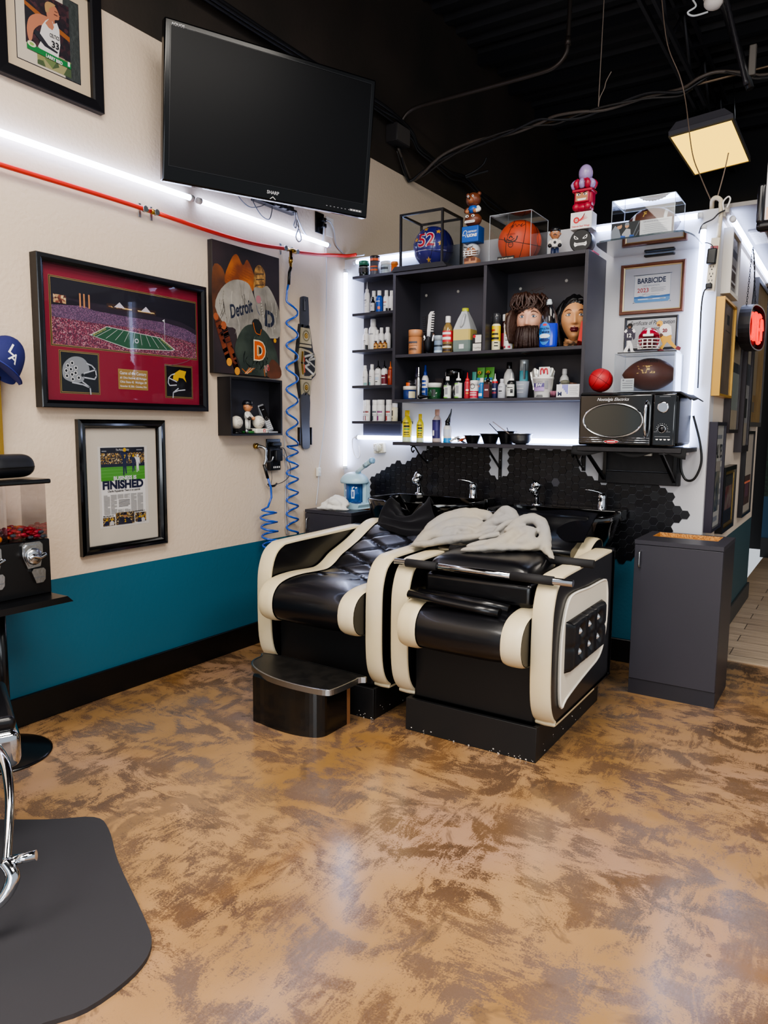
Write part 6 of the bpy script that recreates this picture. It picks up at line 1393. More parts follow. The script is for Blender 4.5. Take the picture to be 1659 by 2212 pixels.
mb = MB(); mb.box(-.04,-.004,-.06,.04,0,.06, mat('#d8d0c6',.5), .002); mb.build('blank_plate', loc=(0,-.17,2.55), rz=LW, label='beige blank cover plate beside the television outlet', cat='plate')
t = T('television_strip', 'dark power strip with plugs fixed under the television', 'power strip', (.0,-.72,2.545), LW)
mb = MB(); mb.box(-.175,-.045,-.012,.175,0,.012, mat('#1b1b1e',.4), .003); mb.build('strip_body', t)
for x in (-.02,.04,.1): mb = MB(); mb.box(x-.018,-.07,-.014,x+.018,-.045,.014, mat('#2a2a2e',.4), .004); mb.build('plug', t)
CB = mat('#3a3b40', .5); CL = mat('#a9abb4', .5)
def cord(pts, r, m, label, name='cable', n=6, sm=6, cat_='cable'):
    mb = MB(); mb.tube(pts, r, m, n=n, smooth=sm); return mb.build(name, label=label, cat=cat_)
cord([(.02,-1.05,2.56),(.02,-1.0,2.515),(.02,-.93,2.49),(.025,-.86,2.505),(.03,-.80,2.535)], .0025, CB, 'thin dark cable looping below the left part of the television')
cord([(.03,-.92,2.55),(.03,-.90,2.51),(.03,-.84,2.462),(.03,-.78,2.455),(.03,-.755,2.50),(.03,-.75,2.55)], .0028, CB, 'dark cable hanging in a deep loop under the middle of the television')
cord([(.05,-.575,2.545),(.05,-.57,2.50),(.05,-.585,2.46),(.05,-.565,2.455),(.05,-.555,2.50),(.05,-.54,2.46),(.05,-.565,2.405),(.05,-.54,2.38),(.05,-.515,2.40),(.05,-.53,2.44),(.05,-.56,2.48)], .0042, CL, 'bundled grey television cord tied in a hanging loop')
cord([(.05,-.56,2.545),(.045,-.53,2.50),(.03,-.46,2.45),(.02,-.37,2.42),(.02,-.29,2.425),(.02,-.262,2.46),(.03,-.265,2.53)], .0048, CL, 'grey cord sagging from the strip to the wall outlet under the television')
cord([(.035,-.25,2.57),(.03,-.2,2.57),(.02,-.15,2.54),(.015,-.13,2.49),(.012,-.11,2.45),(.012,-.05,2.42),(.02,-.005,2.402),(.06,-.006,2.395),(.16,-.006,2.393)], .0042, CL, 'grey cord running from the outlet round the room corner above the jars')

# ---------------------------------------------------------------- red air hose, coiled blue hoses
mb = MB(); RHM = mat('#d0342a', .35)
hp = [(.035,-3.6,2.26),(.035,-2.9,2.30),(.035,-2.336,2.302),(.035,-1.9,2.303),(.035,-1.62,2.300)]
mb.tube(hp, .011, RHM, n=10, smooth=4); mb.build('red_hose', label='thick red air hose clipped along the left wall, running out of frame', cat='hose')
mb = MB(); mb.tube([(.035,-1.58,2.300),(.035,-1.2,2.290),(.035,-.9,2.296),(.035,-.64,2.322)], .011, RHM, n=10, smooth=5); mb.build('red_hose', label='red air hose between the two brass couplings on the left wall', cat='hose')
mb = MB(); mb.tube([(.035,-.55,2.321),(.035,-.35,2.345),(.035,-.1,2.385),(.045,-.03,2.395),(.10,-.012,2.40)], .011, RHM, n=10, smooth=5); mb.build('red_hose', label='short red air hose from the brass tee to the room corner', cat='hose')
def coupling(y0, y1, z0, z1, label, tee=False):
    t = T('hose_coupling', label, 'coupling', (.035,(y0+y1)/2,(z0+z1)/2))
    a, b = Vector((0,-(y1-y0)/2,-(z1-z0)/2)), Vector((0,(y1-y0)/2,(z1-z0)/2))
    mb = MB(); mb.tube([a, a.lerp(b,.3), a.lerp(b,.31), a.lerp(b,.55), a.lerp(b,.56), b], .01, BRASS, n=10, rs=[.012,.012,.009,.009,.0125,.0125])
    if tee: mb.tube([(0,.0,0),(0,.0,-.04),(0,0,-.041),(0,0,-.075),(0,0,-.076),(0,0,-.105)], .01, BRASS, n=10, rs=[.009,.009,.0125,.0125,.009,.007])
    mb.build('brass_fitting', t)
    for y in (a.y*.9, b.y*.9):
        mb = MB(); mb.tube([(-.005,y,.0),(.013,y,.0)], .014, STEEL, n=10); mb.box(-.035,y-.007,-.032,-.031,y+.007,.032, STEEL, .001); mb.build('clamp', t)
coupling(-1.665,-1.59,2.3,2.3,'brass coupling joining the red hose on the left wall near the red frame')
coupling(-.655,-.535,2.322,2.322,'brass tee coupling feeding the long blue coil on the left wall', True)
def coil(label, top, coilpts, hosem, cx, cy, neck, group=None):
    t = T('coiled_hose', label, 'hose', (0,0,0))
    mb = MB(); mb.tube(neck, .009, BLK, n=10); mb.build('strain_sleeve', t)
    pts = list(top)
    for (za, zb, n, ry, rx, y0, y1) in coilpts:
        N = int(n*14)
        for k in range(N+1):
            f = k/N; a = 2*PI*n*f-PI/2
            pts.append((cx+rx*math.cos(a), cy(f, y0, y1)+ry*math.sin(a), za+(zb-za)*f))
    mb = MB(); mb.tube(pts, .0062, hosem, n=8); mb.build('hose', t)
    return t
HB = mat('#1d4fae', .25, coat=.3)
lerp = lambda f, a, b: a+(b-a)*f
coil('long blue coiled hose hanging from the brass tee beside the championship belt', [(.034,-.615,2.13),(.03,-.625,2.08),(.03,-.63,2.03)], [(2.02,1.17,6.5,.048,.022,-.582,-.586),(1.165,.62,6.5,.048,.024,-.586,-.59)], HB, .032, lerp, [(.035,-.595,2.222),(.036,-.61,2.19),(.04,-.62,2.12)])
coil('shorter blue coiled hose hanging from the spray gun by the black shelf box', [(.05,-.832,.985),(.055,-.812,.93),(.055,-.808,.87),(.055,-.84,.815)], [(.805,.5,5.5,.05,.045,-.862,-.83)], HB, .075, lerp, [(.045,-.858,1.065),(.05,-.833,.985)])
t = T('air_gun', 'steel air blow gun clipped to the wall above the shorter blue hose', 'air gun', (0,0,0))
mb = MB(); mb.tube([(.02,-.885,1.172),(.035,-.86,1.165),(.05,-.848,1.15),(.05,-.848,1.11),(.05,-.85,1.085),(.045,-.858,1.062)], .009, STEEL, n=10, smooth=4, rs=[.01,.01,.009,.008,.011,.008]); mb.tube([(.05,-.85,1.09),(.055,-.83,1.08),(.06,-.805,1.09),(.06,-.795,1.11)], .005, STEEL, n=8, smooth=4); mb.build('gun_body', t)
mb = MB(); mb.lathe([(.016,0),(.016,.02),(.009,.024)], BRASS, axis='x', c=(.0,-.885,1.172), n=14); mb.build('brass_nozzle', t)

# ---------------------------------------------------------------- pictures on the left wall
FB = mat('#0d0c0f', .22, bump=.1, bscale=40, bdist=.002)
# red matted stadium frame
t = framed('picture_frame', 'wide black shadow frame with red mat, stadium photo and two football helmets', (0,-1.7585,1.680), .943, .637, .032, .05, FB, LW)
mb = MB(); RM = mat('#8b1630', .6); y = -.012
mb.rect(-.44,-.287,.44,.287,y, RM); mb.M = Matrix.Translation((.016,0,-.002)) @ Matrix.Diagonal((1.005,1,1,1))
GDL = mat('#b89a5a', .35, metal=.5)
def opening(x0, z0, x1, z1, m):
    mb.rect(x0-.008,z0-.008,x1+.008,z1+.008,y-.0006, GDL); mb.rect(x0-.006,z0-.006,x1+.006,z1+.006,y-.0012, mat('#241a1c',.5)); mb.rect(x0-.003,z0-.003,x1+.003,z1+.003,y-.0018, GDL); mb.rect(x0,z0,x1,z1,y-.0024, m)
CR = speck('crowd', ['#6e2a3e','#94405a','#5a2c44','#a8606e','#4a2840','#803a50','#c09098','#643048'], 260)
CR2 = speck('crowd_far', ['#54405c','#684868','#7a5470','#4c3a56','#8a6884'], 320)
opening(-.405,-.045,.405,.235, CR); y2 = y-.003
mb.flat([(-.405,.235),(.405,.235),(.405,.085),(.1,.125),(-.1,.13),(-.405,.11)], y2, mat('#1b1722',.5)); mb.flat([(-.405,.12),(-.1,.145),(.1,.14),(.405,.09),(.405,.03),(.1,.07),(-.2,.065),(-.405,.07)], y2-.0004, CR2)
mb.flat([(-.405,.135),(-.3,.15),(-.2,.12),(.0,.115),(.2,.115),(.33,.1),(.405,.075),(.405,.1),(.3,.13),(.1,.14),(-.1,.15),(-.405,.16)], y2-.0006, mat('#2c2230',.6))
mb.rect(-.395,.13,-.335,.165,y2-.0008, speck('scoreboard',['#c9a070','#8a4a3a','#e0c090','#5a2a24'],90)); mb.rect(-.13,.14,.15,.163,y2-.0008, mat('#3a2620',.5)); mb.rect(-.12,.147,.14,.153,y2-.001, speck('lights',['#e8c880','#8a5a3a','#d8a860','#3a2620'],60))
for x in (-.27,-.25,-.225): mb.rect(x,.125,x+.008,.185,y2-.0009, mat('#c98a5a',.5))
for x in (-.06,.09): mb.flat([(x-.03,.15),(x,.175),(x+.03,.15)], y2-.0011, mat('#d8cfd8',.5))
FG = mat('#2d5a40',.6); F0 = [(-.215,.012),(-.135,.055),(.17,.036),(.255,-.01),(.0,-.03)]
mb.flat([(-.225,.010),(-.135,.058),(.175,.038),(.265,-.012),(.24,-.02),(-.02,-.033)], y2-.0012, mat('#c9cdc4',.6)); mb.flat([(-.215,.010),(-.133,.055),(.172,.035),(.255,-.012),(.235,-.017),(-.02,-.029)], y2-.0014, FG)
for k in range(9):
    f = k/8; mb.line([(-.19+.40*f,.0-.022*f+.006),(-.11+.26*f,.05-.014*f)], .0014, y2-.0016, W_)
mb.text('BUCKEYES', .016, -.17, .026, -abs(y2)-.0018, mat('#c9b86a',.5), rot=.5, maxw=.085); mb.text('OHIO STATE', .016, .205, .008, -abs(y2)-.0018, mat('#c9b86a',.5), rot=-.55, maxw=.08); mb.text('O', .03, .03, -.002, -abs(y2)-.0018, W_, bold=.0004)
mb.tube([(.2,y2-.001,.02),(.2,y2-.001,.13)], .0015, mat('#c9c4cc',.5), n=4); mb.flat([(.2,.13),(.186,.122),(.2,.115)], y2-.0016, W_)
mb.tube([(.36*math.cos(a)+.03,y2-.001,-.02+.085*math.sin(a)) for a in [PI*(-.35+.9*k/20) for k in range(21)]], .001, mat('#8a7078',.5), n=4)
opening(-.37,-.245,-.185,-.075, DKB); opening(.205,-.245,.37,-.095, DKB)
def helmet_art(cx, cz, s, shell, stripe, kind):
    yy = y-.0036; H = cat2([(-.055,-.02),(-.052,.02),(-.02,.048),(.02,.05),(.045,.03),(.05,.0),(.03,-.008),(.026,-.03),(.0,-.04),(-.035,-.035)], 4, True)
    mb.flat([(cx+a*s, cz+b*s) for a, b in H], yy, shell)
    if kind == 0:
        for a, b in ((-.042,.0),(-.035,.018),(-.018,.028),(-.024,.006),(-.04,-.018),(-.02,-.012),(-.004,.012),(-.006,-.006),(-.018,-.028),(.006,-.022)): mb.disc(cx+a*s,cz+b*s,.0075*s,yy-.0006,W_,10); mb.disc(cx+a*s,cz+b*s,.005*s,yy-.0009,DKB,6)
    else:
        mb.flat([(cx+a*s, cz+b*s) for a, b in ((-.05,.005),(-.045,.03),(-.01,.05),(.03,.045),(.02,.02),(.03,-.005),(.01,.012),(-.015,.014),(-.02,-.002))], yy-.0006, stripe)
    M_ = mat('#b9bcc2',.3) if kind == 0 else mat('#c6c9cf',.3)
    for q in (((.028,-.005),(.075,.01),(.078,-.012)),((.03,-.02),(.07,-.024),(.078,-.012)),((.04,.03),(.06,.024),(.075,.01)),((.02,-.035),(.05,-.055),(.052,-.078)),((-.02,-.04),(.02,-.045),(.05,-.055))): mb.line([(cx+a*s*(1 if kind == 0 else -1)*1, cz+b*s) for a, b in q] if kind == 0 else [(cx-a*s+.0, cz+b*s) for a, b in q], .005*s, yy-.0012, M_)
    mb.disc(cx+(.022 if kind == 0 else -.02)*s, cz-.012*s, .006*s, yy-.0012, DKB, 8)
helmet_art(-.295,-.155,1.25, mat('#a9a8a6',.2,metal=.6), None, 0); helmet_art(.30,-.165,1.1, mat('#17171d',.15), mat('#e0b41c',.3), 1)
PLQ = mat('#b08a48', .35, metal=.35); mb.rect(-.078,-.222,.092,-.128,y-.001, GDL); mb.rect(-.074,-.218,.088,-.132,y-.0016, PLQ)
for k, (s_, sz) in enumerate((('Game of the Century',.021),('#1 Ohio State vs. #2 Michigan',.014),('Ohio State 42  Michigan 39',.014),('November 18, 2006 - Columbus, Ohio',.013))): mb.text(s_, sz, .007, -.153-.0195*k, y-.0024, W_, maxw=.152, bold=.0002)
mb.build('matted_display', t)
# newspaper
t = framed('picture_frame', 'black frame with cream mat around a newspaper page headed FINISHED', (0,-1.806,1.002), .488, .622, .04, .032, mat('#08080a',.12,coat=.5), LW, prof=[(0,0),(0,-.024),(.006,-.032),(.018,-.028),(.028,-.03),(.036,-.02),(.04,-.018),(.04,0)])
mb = MB(); mb.rect(-.198,-.272,.198,.272,-.004, mat('#d6cbb9',.7)); mb.rect(-.135,-.195,.145,.187,-.0046, mat('#ddd6cb',.7)); mb.rect(-.123,-.187,.128,.182,-.0052, mat('#ece8e2',.7))
C3 = speck('stadium_gold', ['#1c1a2c','#2a2430','#8a6a34','#b98f44','#5a4830','#15152a','#c9b48a'], 190)
y = -.0058; mb.rect(-.122,.025,.127,.181,y, C3); mb.rect(-.122,.155,.127,.181,y-.0003, mat('#1a1a28',.6)); mb.rect(-.122,.09,.127,.105,y-.0003, mat('#1c2238',.6)); mb.rect(-.122,.025,.127,.09,y-.0004, mat('#4f9a34',.6))
for z in (.075,.06,.045): mb.line([(-.122,z),(.127,z+.004)], .001, y-.0006, mat('#7fb868',.6))
mb.text('The Michigan Daily', .014, .0, .165, y-.0008, W_, maxw=.075); mb.rect(-.115,.162,-.09,.167,y-.0008,GREY); mb.rect(.08,.165,.115,.17,y-.0008,GREY)
def player(x, z, h, cj, ch, num=None):
    yy = y-.001
    mb.flat([(x-.012*h,z),(x-.004*h,z),(x,z+.05*h),(x+.006*h,z+.01*h),(x+.014*h,z+.01*h),(x+.012*h,z+.06*h),(x+.018*h,z+.1*h),(x-.016*h,z+.1*h),(x-.013*h,z+.05*h)], yy, cj); mb.flat([(x-.018*h,z+.1*h),(x+.018*h,z+.1*h),(x+.024*h,z+.075*h),(x+.03*h,z+.08*h),(x+.022*h,z+.135*h),(x+.006*h,z+.142*h),(x-.012*h,z+.138*h),(x-.032*h,z+.15*h),(x-.034*h,z+.135*h),(x-.02*h,z+.12*h)], yy-.0002, cj); mb.disc(x+.002*h,z+.155*h,.012*h,yy-.0003,ch,12)
    if num: mb.text(num, .028*h, x+.002*h, z+.105*h, yy-.0008, mat('#e0b41c',.5), bold=.0006)
player(.01,.048,.78,mat('#1b2146',.6),mat('#d8a81c',.5),'7'); player(.06,.062,.5,mat('#20284c',.6),mat('#d8a81c',.5)); player(.085,.06,.52,W_,W_)
mb.text('BUSINESS IS', .024, .01, .028, y-.002, W_, w=.13, bold=.001); mb.text('FINISHED', .052, .0, -.012, y-.001, mat('#191d3c',.6), w=.232, bold=.0026)
mb.text('Charlie Pappalardo: There is no asterisk', .014, .004, -.028, y-.001, INK, w=.185, bold=.0002, shear=.15)
rg = random.Random(2)
for c in range(6):
    for k in range(26):
        x0 = -.112+.038*c; z = -.043-.0036*k
        if c in (2,3) and 5 < k < 20: continue
        mb.rect(x0,z,x0+.034*(1 if rg.random() < .9 else .6),z+.0016,y-.0006, mat('#8f8c88',.7))
for k in range(6): mb.rect(-.03,-.07-.006*k,.034-.01*(k == 5),-.0675-.006*k,y-.0006, mat('#4a4846',.7))
mb.text('MICHIGAN 34', .009, -.09, -.143, y-.001, INK, bold=.0002); mb.text('WASHINGTON 13', .009, .09, -.133, y-.001, INK, bold=.0002, maxw=.06)
for x0, x1, z0, z1 in ((-.12,-.053,-.186,-.146),(-.049,.058,-.186,-.128),(.062,.127,-.182,-.137)):
    mb.rect(x0,z0,x1,z1,y-.0006, C3)
mb.flat([(-.04,-.186),(-.03,-.16),(.0,-.148),(.03,-.16),(.045,-.186)], y-.001, mat('#161a34',.6)); mb.disc(.003,-.145,.011,y-.0012,mat('#a87850',.6),12); mb.flat([(-.009,-.142),(.015,-.142),(.01,-.13),(-.004,-.13)], y-.0014, mat('#181a30',.6)); mb.text('2', .02, .003, -.176, y-.0016, mat('#d8a81c',.5), bold=.0006)
for x, cc in ((-.1,'#1b2146'),(-.072,'#c9c4c0'),(.088,'#1b2146'),(.108,'#c9c4c0')): mb.flat([(x-.012,-.184),(x-.01,-.168),(x,-.162),(x+.01,-.168),(x+.012,-.184)], y-.001, mat(cc,.6)); mb.disc(x,-.158,.005,y-.0012,mat('#d8a81c',.5),8)
mb.build('newspaper_page', t)
# basketball card portrait, cut by the top edge
t = framed('picture_frame', 'black frame with cream mat around a basketball player card at the top edge', (0,-2.101,2.91), .484, .506, .05, .03, mat('#141317',.3), LW, prof=[(0,0),(0,-.03),(.004,-.032),(.045,-.03),(.05,-.02),(.05,0)])
mb = MB(); mb.rect(-.2,-.21,.2,.21,-.004, mat('#cdb99c',.7)); mb.rect(-.145,-.163,.145,.163,-.0046, mat('#1f1a28',.5)); mb.rect(-.142,-.16,.142,.16,-.0050, mat('#cbbfac',.6)); mb.rect(.07,-.16,.142,.16,-.0054, mat('#3b403e',.6,bump=.5,bscale=50)); y = -.0058
mb.M = Matrix.Translation((-.005,0,.0207)) @ Matrix.Diagonal((.86,1,.5,1))
mb.rect(-.06,-.345,.12,-.22,y, speck('greens',['#6a7a4a','#8a8a58','#4a5a3a','#9a9468'],30))
mb.rect(-.115,-.215,.118,.22,y-.0002, speck('arena',['#2a1a24','#3a2028','#1e1620','#4a2a30','#241a22'],60)); mb.flat([(-.115,.1),(-.04,.06),(.118,-.02),(.118,-.06),(-.04,.02),(-.115,.07)], y-.0005, mat('#9a5a28',.6)); mb.rect(-.115,-.1,-.06,.09,y-.0004, mat('#1c1c24',.6))
SK = mat('#b9785a',.6)
mb.flat(cat2([(-.10,-.19),(-.108,-.11),(-.095,-.02),(-.06,.035),(-.02,.055),(.03,.05),(.05,.0),(.03,-.03),(-.03,-.03),(-.06,-.07),(-.075,-.11),(-.085,-.18)],4,True), y-.0008, SK)
mb.flat([(-.03,-.03),(-.01,.02),(.01,.05),(.025,.055),(.03,.02),(.05,.045),(.062,-.0),(.064,-.12),(.05,-.24),(-.02,-.25),(-.055,-.21),(-.04,-.16),(-.042,-.1)], y-.0011, mat('#dcd8d2',.6)); mb.flat([(-.012,.0),(.01,.05),(.022,.05),(.034,.0),(.025,-.03),(.005,-.025)], y-.0013, SK)
mb.flat(cat2([(.002,.05),(-.004,.1),(.0,.145),(.02,.17),(.045,.165),(.06,.13),(.064,.1),(.06,.075),(.04,.06),(.035,.04)],4,True), y-.0015, SK); mb.flat(cat2([(-.008,.09),(-.01,.15),(.01,.18),(.045,.178),(.03,.155),(.012,.13),(.008,.1)],4,True), y-.0018, mat('#b08a5c',.7))
mb.flat([(-.075,-.1),(-.05,-.09),(.0,-.165),(.05,-.185),(.045,-.2),(-.02,-.185),(-.07,-.125)], y-.0016, mat('#23232c',.6)); pass
mb.flat([(-.112,-.215),(.118,-.235),(.118,-.275),(-.112,-.262)], y-.0024, mat('#1f7a3c',.6)); mb.disc(-.088,-.215,.022,y-.0028,mat('#dcd8b8',.6),16); mb.disc(-.088,-.215,.012,y-.0031,mat('#8fae5a',.6),12); mb.rect(.1,-.262,.112,-.225,y-.0030,W_)
mb.flat([(.035,.105),(.055,.105),(.055,.098),(.035,.098)], y-.0021, mat('#5a2a22',.6)); mb.flat([(.038,.132),(.056,.13),(.056,.124),(.04,.125)], y-.0021, mat('#6a4030',.6)); mb.flat([(.058,.118),(.07,.106),(.058,.106)], y-.0021, SK)
mb.M = Matrix.Identity(4); mb.text('LARRY BIRD', .019, .018, -.1145, y-.0034, W_, maxw=.075, bold=.0006, rot=-.06); mb.text('CELTICS', .02, .024, -.024, y-.0024, INK, maxw=.044, bold=.0004); mb.text('33', .036, .026, -.062, y-.0024, INK, maxw=.05, bold=.0012)
mb.build('player_card', t)
# baseball canvas
t = T('canvas_print', 'tall canvas print of baseball jerseys, bats and jacket in brown and green', 'picture', (0,-.964,1.912), LW)
mb = MB(); mb.box(-.266,-.034,-.344,.266,0,.344, mat('#26201f',.55), .002); mb.build('stretcher', t)
y = -.0345; mb = MB(); mb.M = Matrix.Diagonal((.935,1,1,1)); mb.rect(-.282,-.342,.282,.342,y, mat('#1f1b1f',.6,var='#33262a',vscale=4))
mb.flat(cat2([(-.282,.2),(-.2,.2),(-.16,.05),(-.2,-.1),(-.282,-.05)],4,True)[:], y-.0003, mat('#3c241a',.6,var='#7a4622',vscale=5))
CO = mat('#a85e22',.55,var='#6e3416',vscale=9)
mb.flat(cat2([(-.19,.14),(-.14,.26),(-.09,.3),(-.04,.25),(.0,.285),(.06,.2),(.05,.13),(-.06,.1)],4,True), y-.0006, CO)
for k in range(9): mb.line([(-.18+.011*k,.15+.012*k),(-.05+.012*k,.115+.014*k)], .003, y-.0009, mat('#7a3a18',.6))
mb.flat(cat2([(.05,.14),(.06,.24),(.1,.275),(.145,.25),(.155,.19),(.13,.12),(.08,.1)],4,True), y-.0008, mat('#b98c48',.55,var='#5a3e22',vscale=30)); 
for z in (.16,.19,.22): mb.line([(.07,z),(.14,z+.012)], .005, y-.0012, mat('#3a2a1c',.6))
J1 = mat('#9a958c',.6,var='#77736c',vscale=7)
mb.flat(cat2([(-.27,.0),(-.22,.1),(-.12,.16),(-.02,.165),(.03,.13),(.09,.0),(.06,-.07),(.03,-.09),(-.08,-.2),(-.11,-.1),(-.19,-.09)],3,True), y-.0014, J1); mb.flat(cat2([(.08,.02),(.05,.14),(.12,.15),(.17,.17),(.23,.12),(.282,.03),(.282,-.1),(.2,-.12),(.12,-.13),(.1,-.06)],3,True), y-.0012, J1)
for q in ([(-.07,.16),(-.05,.05),(-.06,-.1)],[(.02,.14),(.01,.05),(.0,-.08)],[(.15,.15),(.17,.05),(.13,-.06)],[(-.03,.165),(-.04,.1),(-.015,.06),(.02,.03),(.05,-.03)]): mb.line(cat2(q,4), .0022, y-.0018, mat('#6a665e',.6))
rg = random.Random(31)
for k in range(26):
    x0, z0 = rg.uniform(-.24,.0), rg.uniform(-.16,.1); mb.line(cat2([(x0,z0),(x0+rg.uniform(-.01,.02),z0-.04),(x0+rg.uniform(-.03,.03),z0-.09)],3), rg.uniform(.002,.006), y-.0016, mat(rg.choice(['#77736c','#b5b0a6','#8a857c','#605c58']),.6)) if z0 > -.09+abs(x0+.1)*.6 else None
for k in range(16):
    x0, z0 = rg.uniform(.09,.25), rg.uniform(-.02,.1); mb.line(cat2([(x0,z0),(x0+.006,z0-.04),(x0+rg.uniform(-.02,.02),z0-.08)],3), rg.uniform(.002,.005), y-.0014, mat(rg.choice(['#6c6862','#b5b0a6','#8a857c']),.6))
mb.text('Detroit', .098, -.05, -.015, y-.0024, mat('#1b2236',.6), shear=.25, rot=.3, w=.2, bold=.0025)
mb.text('D', .12, .185, -.055, y-.002, mat('#1b2236',.6), bold=.005, rot=-.12)
for k in range(2): mb.line([(.17+.025*k,-.065),(.165+.025*k,.035)], .004, y-.0023, J1)
mb.disc(.09,.085,.022,y-.002, mat('#a06a72',.6),14); mb.line([(.07,.05),(.08,.02),(.1,.0)], .003, y-.002, mat('#3a4468',.6))
for pts, w in (([(-.265,-.05),(-.23,-.14),(-.18,-.25),(-.165,-.28)],.035),([(-.205,-.09),(-.17,-.17),(-.12,-.28),(-.1,-.325)],.04)):
    mb.line(cat2(pts,3), w, y-.0017, mat('#7a3a1e',.5,var='#5a2614',vscale=10)); mb.disc(pts[0][0],pts[0][1],w*.55,y-.0019,mat('#9a5230',.5),14); mb.disc(pts[-1][0],pts[-1][1],.022,y-.002,mat('#c98a34',.5),14)
    for f in (.15,.3,.45): mb.line([(pts[0][0]+.09*f-w*.5,pts[0][1]-.2*f),(pts[0][0]+.09*f+w*.5,pts[0][1]-.2*f+.015)], .005, y-.002, mat('#2a1410',.6))
J2 = mat('#26302a',.5,var='#3c463c',vscale=8)
mb.flat(cat2([(-.12,-.2),(-.06,-.1),(.02,-.06),(.12,-.075),(.19,-.12),(.25,-.2),(.27,-.3),(.2,-.335),(.05,-.34),(-.05,-.335),(-.09,-.27)],3,True), y-.0026, J2); mb.flat(cat2([(.03,-.06),(.045,-.03),(.09,-.03),(.12,-.07),(.09,-.12),(.06,-.1)],4,True), y-.0028, mat('#171a18',.5))
for q in ([(.04,-.05),(.06,-.1),(.1,-.11)],[(.11,-.08),(.1,-.11)],[(-.06,-.31),(-.02,-.33),(.02,-.32)],[(.13,-.3),(.14,-.34)]): mb.line(cat2(q,4), .005, y-.003, mat('#c86a2c',.5))
mb.line([(.03,-.11),(.03,-.33)], .002, y-.003, mat('#141814',.5))
for k in range(34):
    x0, z0 = rg.uniform(-.07,.22), rg.uniform(-.27,-.12); mb.line(cat2([(x0,z0),(x0+rg.uniform(-.02,.02),z0-.03),(x0+rg.uniform(-.03,.03),z0-.06)],3), rg.uniform(.002,.007), y-.0029, mat(rg.choice(['#3e4a40','#1a211c','#4c584e','#141a16']),.5)) if z0 < -.1-abs(x0-.07)*.5 else None
mb.text('D', .135, .095, -.245, y-.0032, mat('#d9c9a8',.5), bold=.012); mb.text('D', .135, .095, -.245, y-.0038, mat('#c4561e',.5), bold=.005); mb.line([(.085,-.235),(.08,-.17)], .006, y-.0042, mat('#e0a050',.5))
mb.text('10', .05, .165, -.31, y-.0034, mat('#c2b8a8',.5), bold=.003, rot=.3); mb.text('10', .05, .165, -.31, y-.0038, mat('#a8303a',.5), bold=.0005, rot=.3)
mb.flat(cat2([(.16,-.34),(.2,-.24),(.282,-.28),(.282,-.34)],3,True), y-.0036, mat('#6a3a20',.55,var='#54301c',vscale=12)); mb.disc(.235,-.13,.013,y-.003,mat('#c9922c',.5),12)
for k in range(5): mb.line([(-.04+.006*k,-.335),(.0+.012*k,-.3)], .003, y-.0034, mat(['#c86a2c','#d9c9a8'][k % 2],.5))
mb.build('print', t)
# gilt frame at the very left edge
t = framed('picture_frame', 'gilt picture frame just showing at the left edge under the blue cap', (0,-2.652,1.32), .52, .32, .03, .025, mat('#b08a3e',.25,metal=.8), LW)
mb = MB(); mb.rect(-.24,-.14,.24,.14,-.004, mat('#cfc4ae',.7)); mb.build('print', t)
# blue cap hanging on the wall
t = T('blue_cap', 'royal blue baseball cap with white letters hanging on the left wall', 'cap', (.0,-2.40,1.56), rot=(0,0,LW))
BC = mat('#161c5a', .75, bump=.2, bscale=300, bdist=.002)
mb = MB(); mb.M = Matrix.Rotation(math.radians(40), 4, 'Y')
def cap_(u, v):
    a = 2*PI*u; s_ = math.sin(v*PI/2); c = math.cos(v*PI/2)
    return (.092*math.cos(a)*c**.8, -.075-.075*math.sin(a)*c**.8*(1.0), -.07+.15*s_**1.15)
mb.grid(cap_, 36, 14, BC, wrapu=True); mb.ball((0,-.075,.081), .009, BC, sz=.5, n=10); cr = mb.build('crown', t)
mb = MB(); mb.M = Matrix.Rotation(math.radians(40), 4, 'Y')
mb.grid(lambda u, v: ((-.085+.17*u), -.075-.045-.085*v*math.sqrt(max(0,1-(2*u-1)**2))-.02*v, -.07-.02*v*math.sqrt(max(0,1-(2*u-1)**2))-.012*(2*u-1)**2*v), 16, 6, mat('#1b2470',.7)); mb.build('brim', t).modifiers.new('s','SOLIDIFY').thickness = .004
mb = MB(); mb.M = Matrix.Rotation(math.radians(40), 4, 'Y')
def oncap(p):
    zz = max(0, min(.999, (p[2]+.07)/.15)); s_ = zz**(1/1.15); c = math.cos(math.asin(s_)); x = p[0]; r = c**.8
    q = max(0, 1-(x/(.092*r+1e-6))**2)
    return (x, -.075-.075*r*math.sqrt(q)-.0016, p[2])
mb.text('L', .062, -.012, -.008, 0, W_, fn=oncap, bold=.0007); mb.text('A', .055, .006, -.032, 0, W_, fn=oncap, bold=.0007); mb.build('emblem', cr)

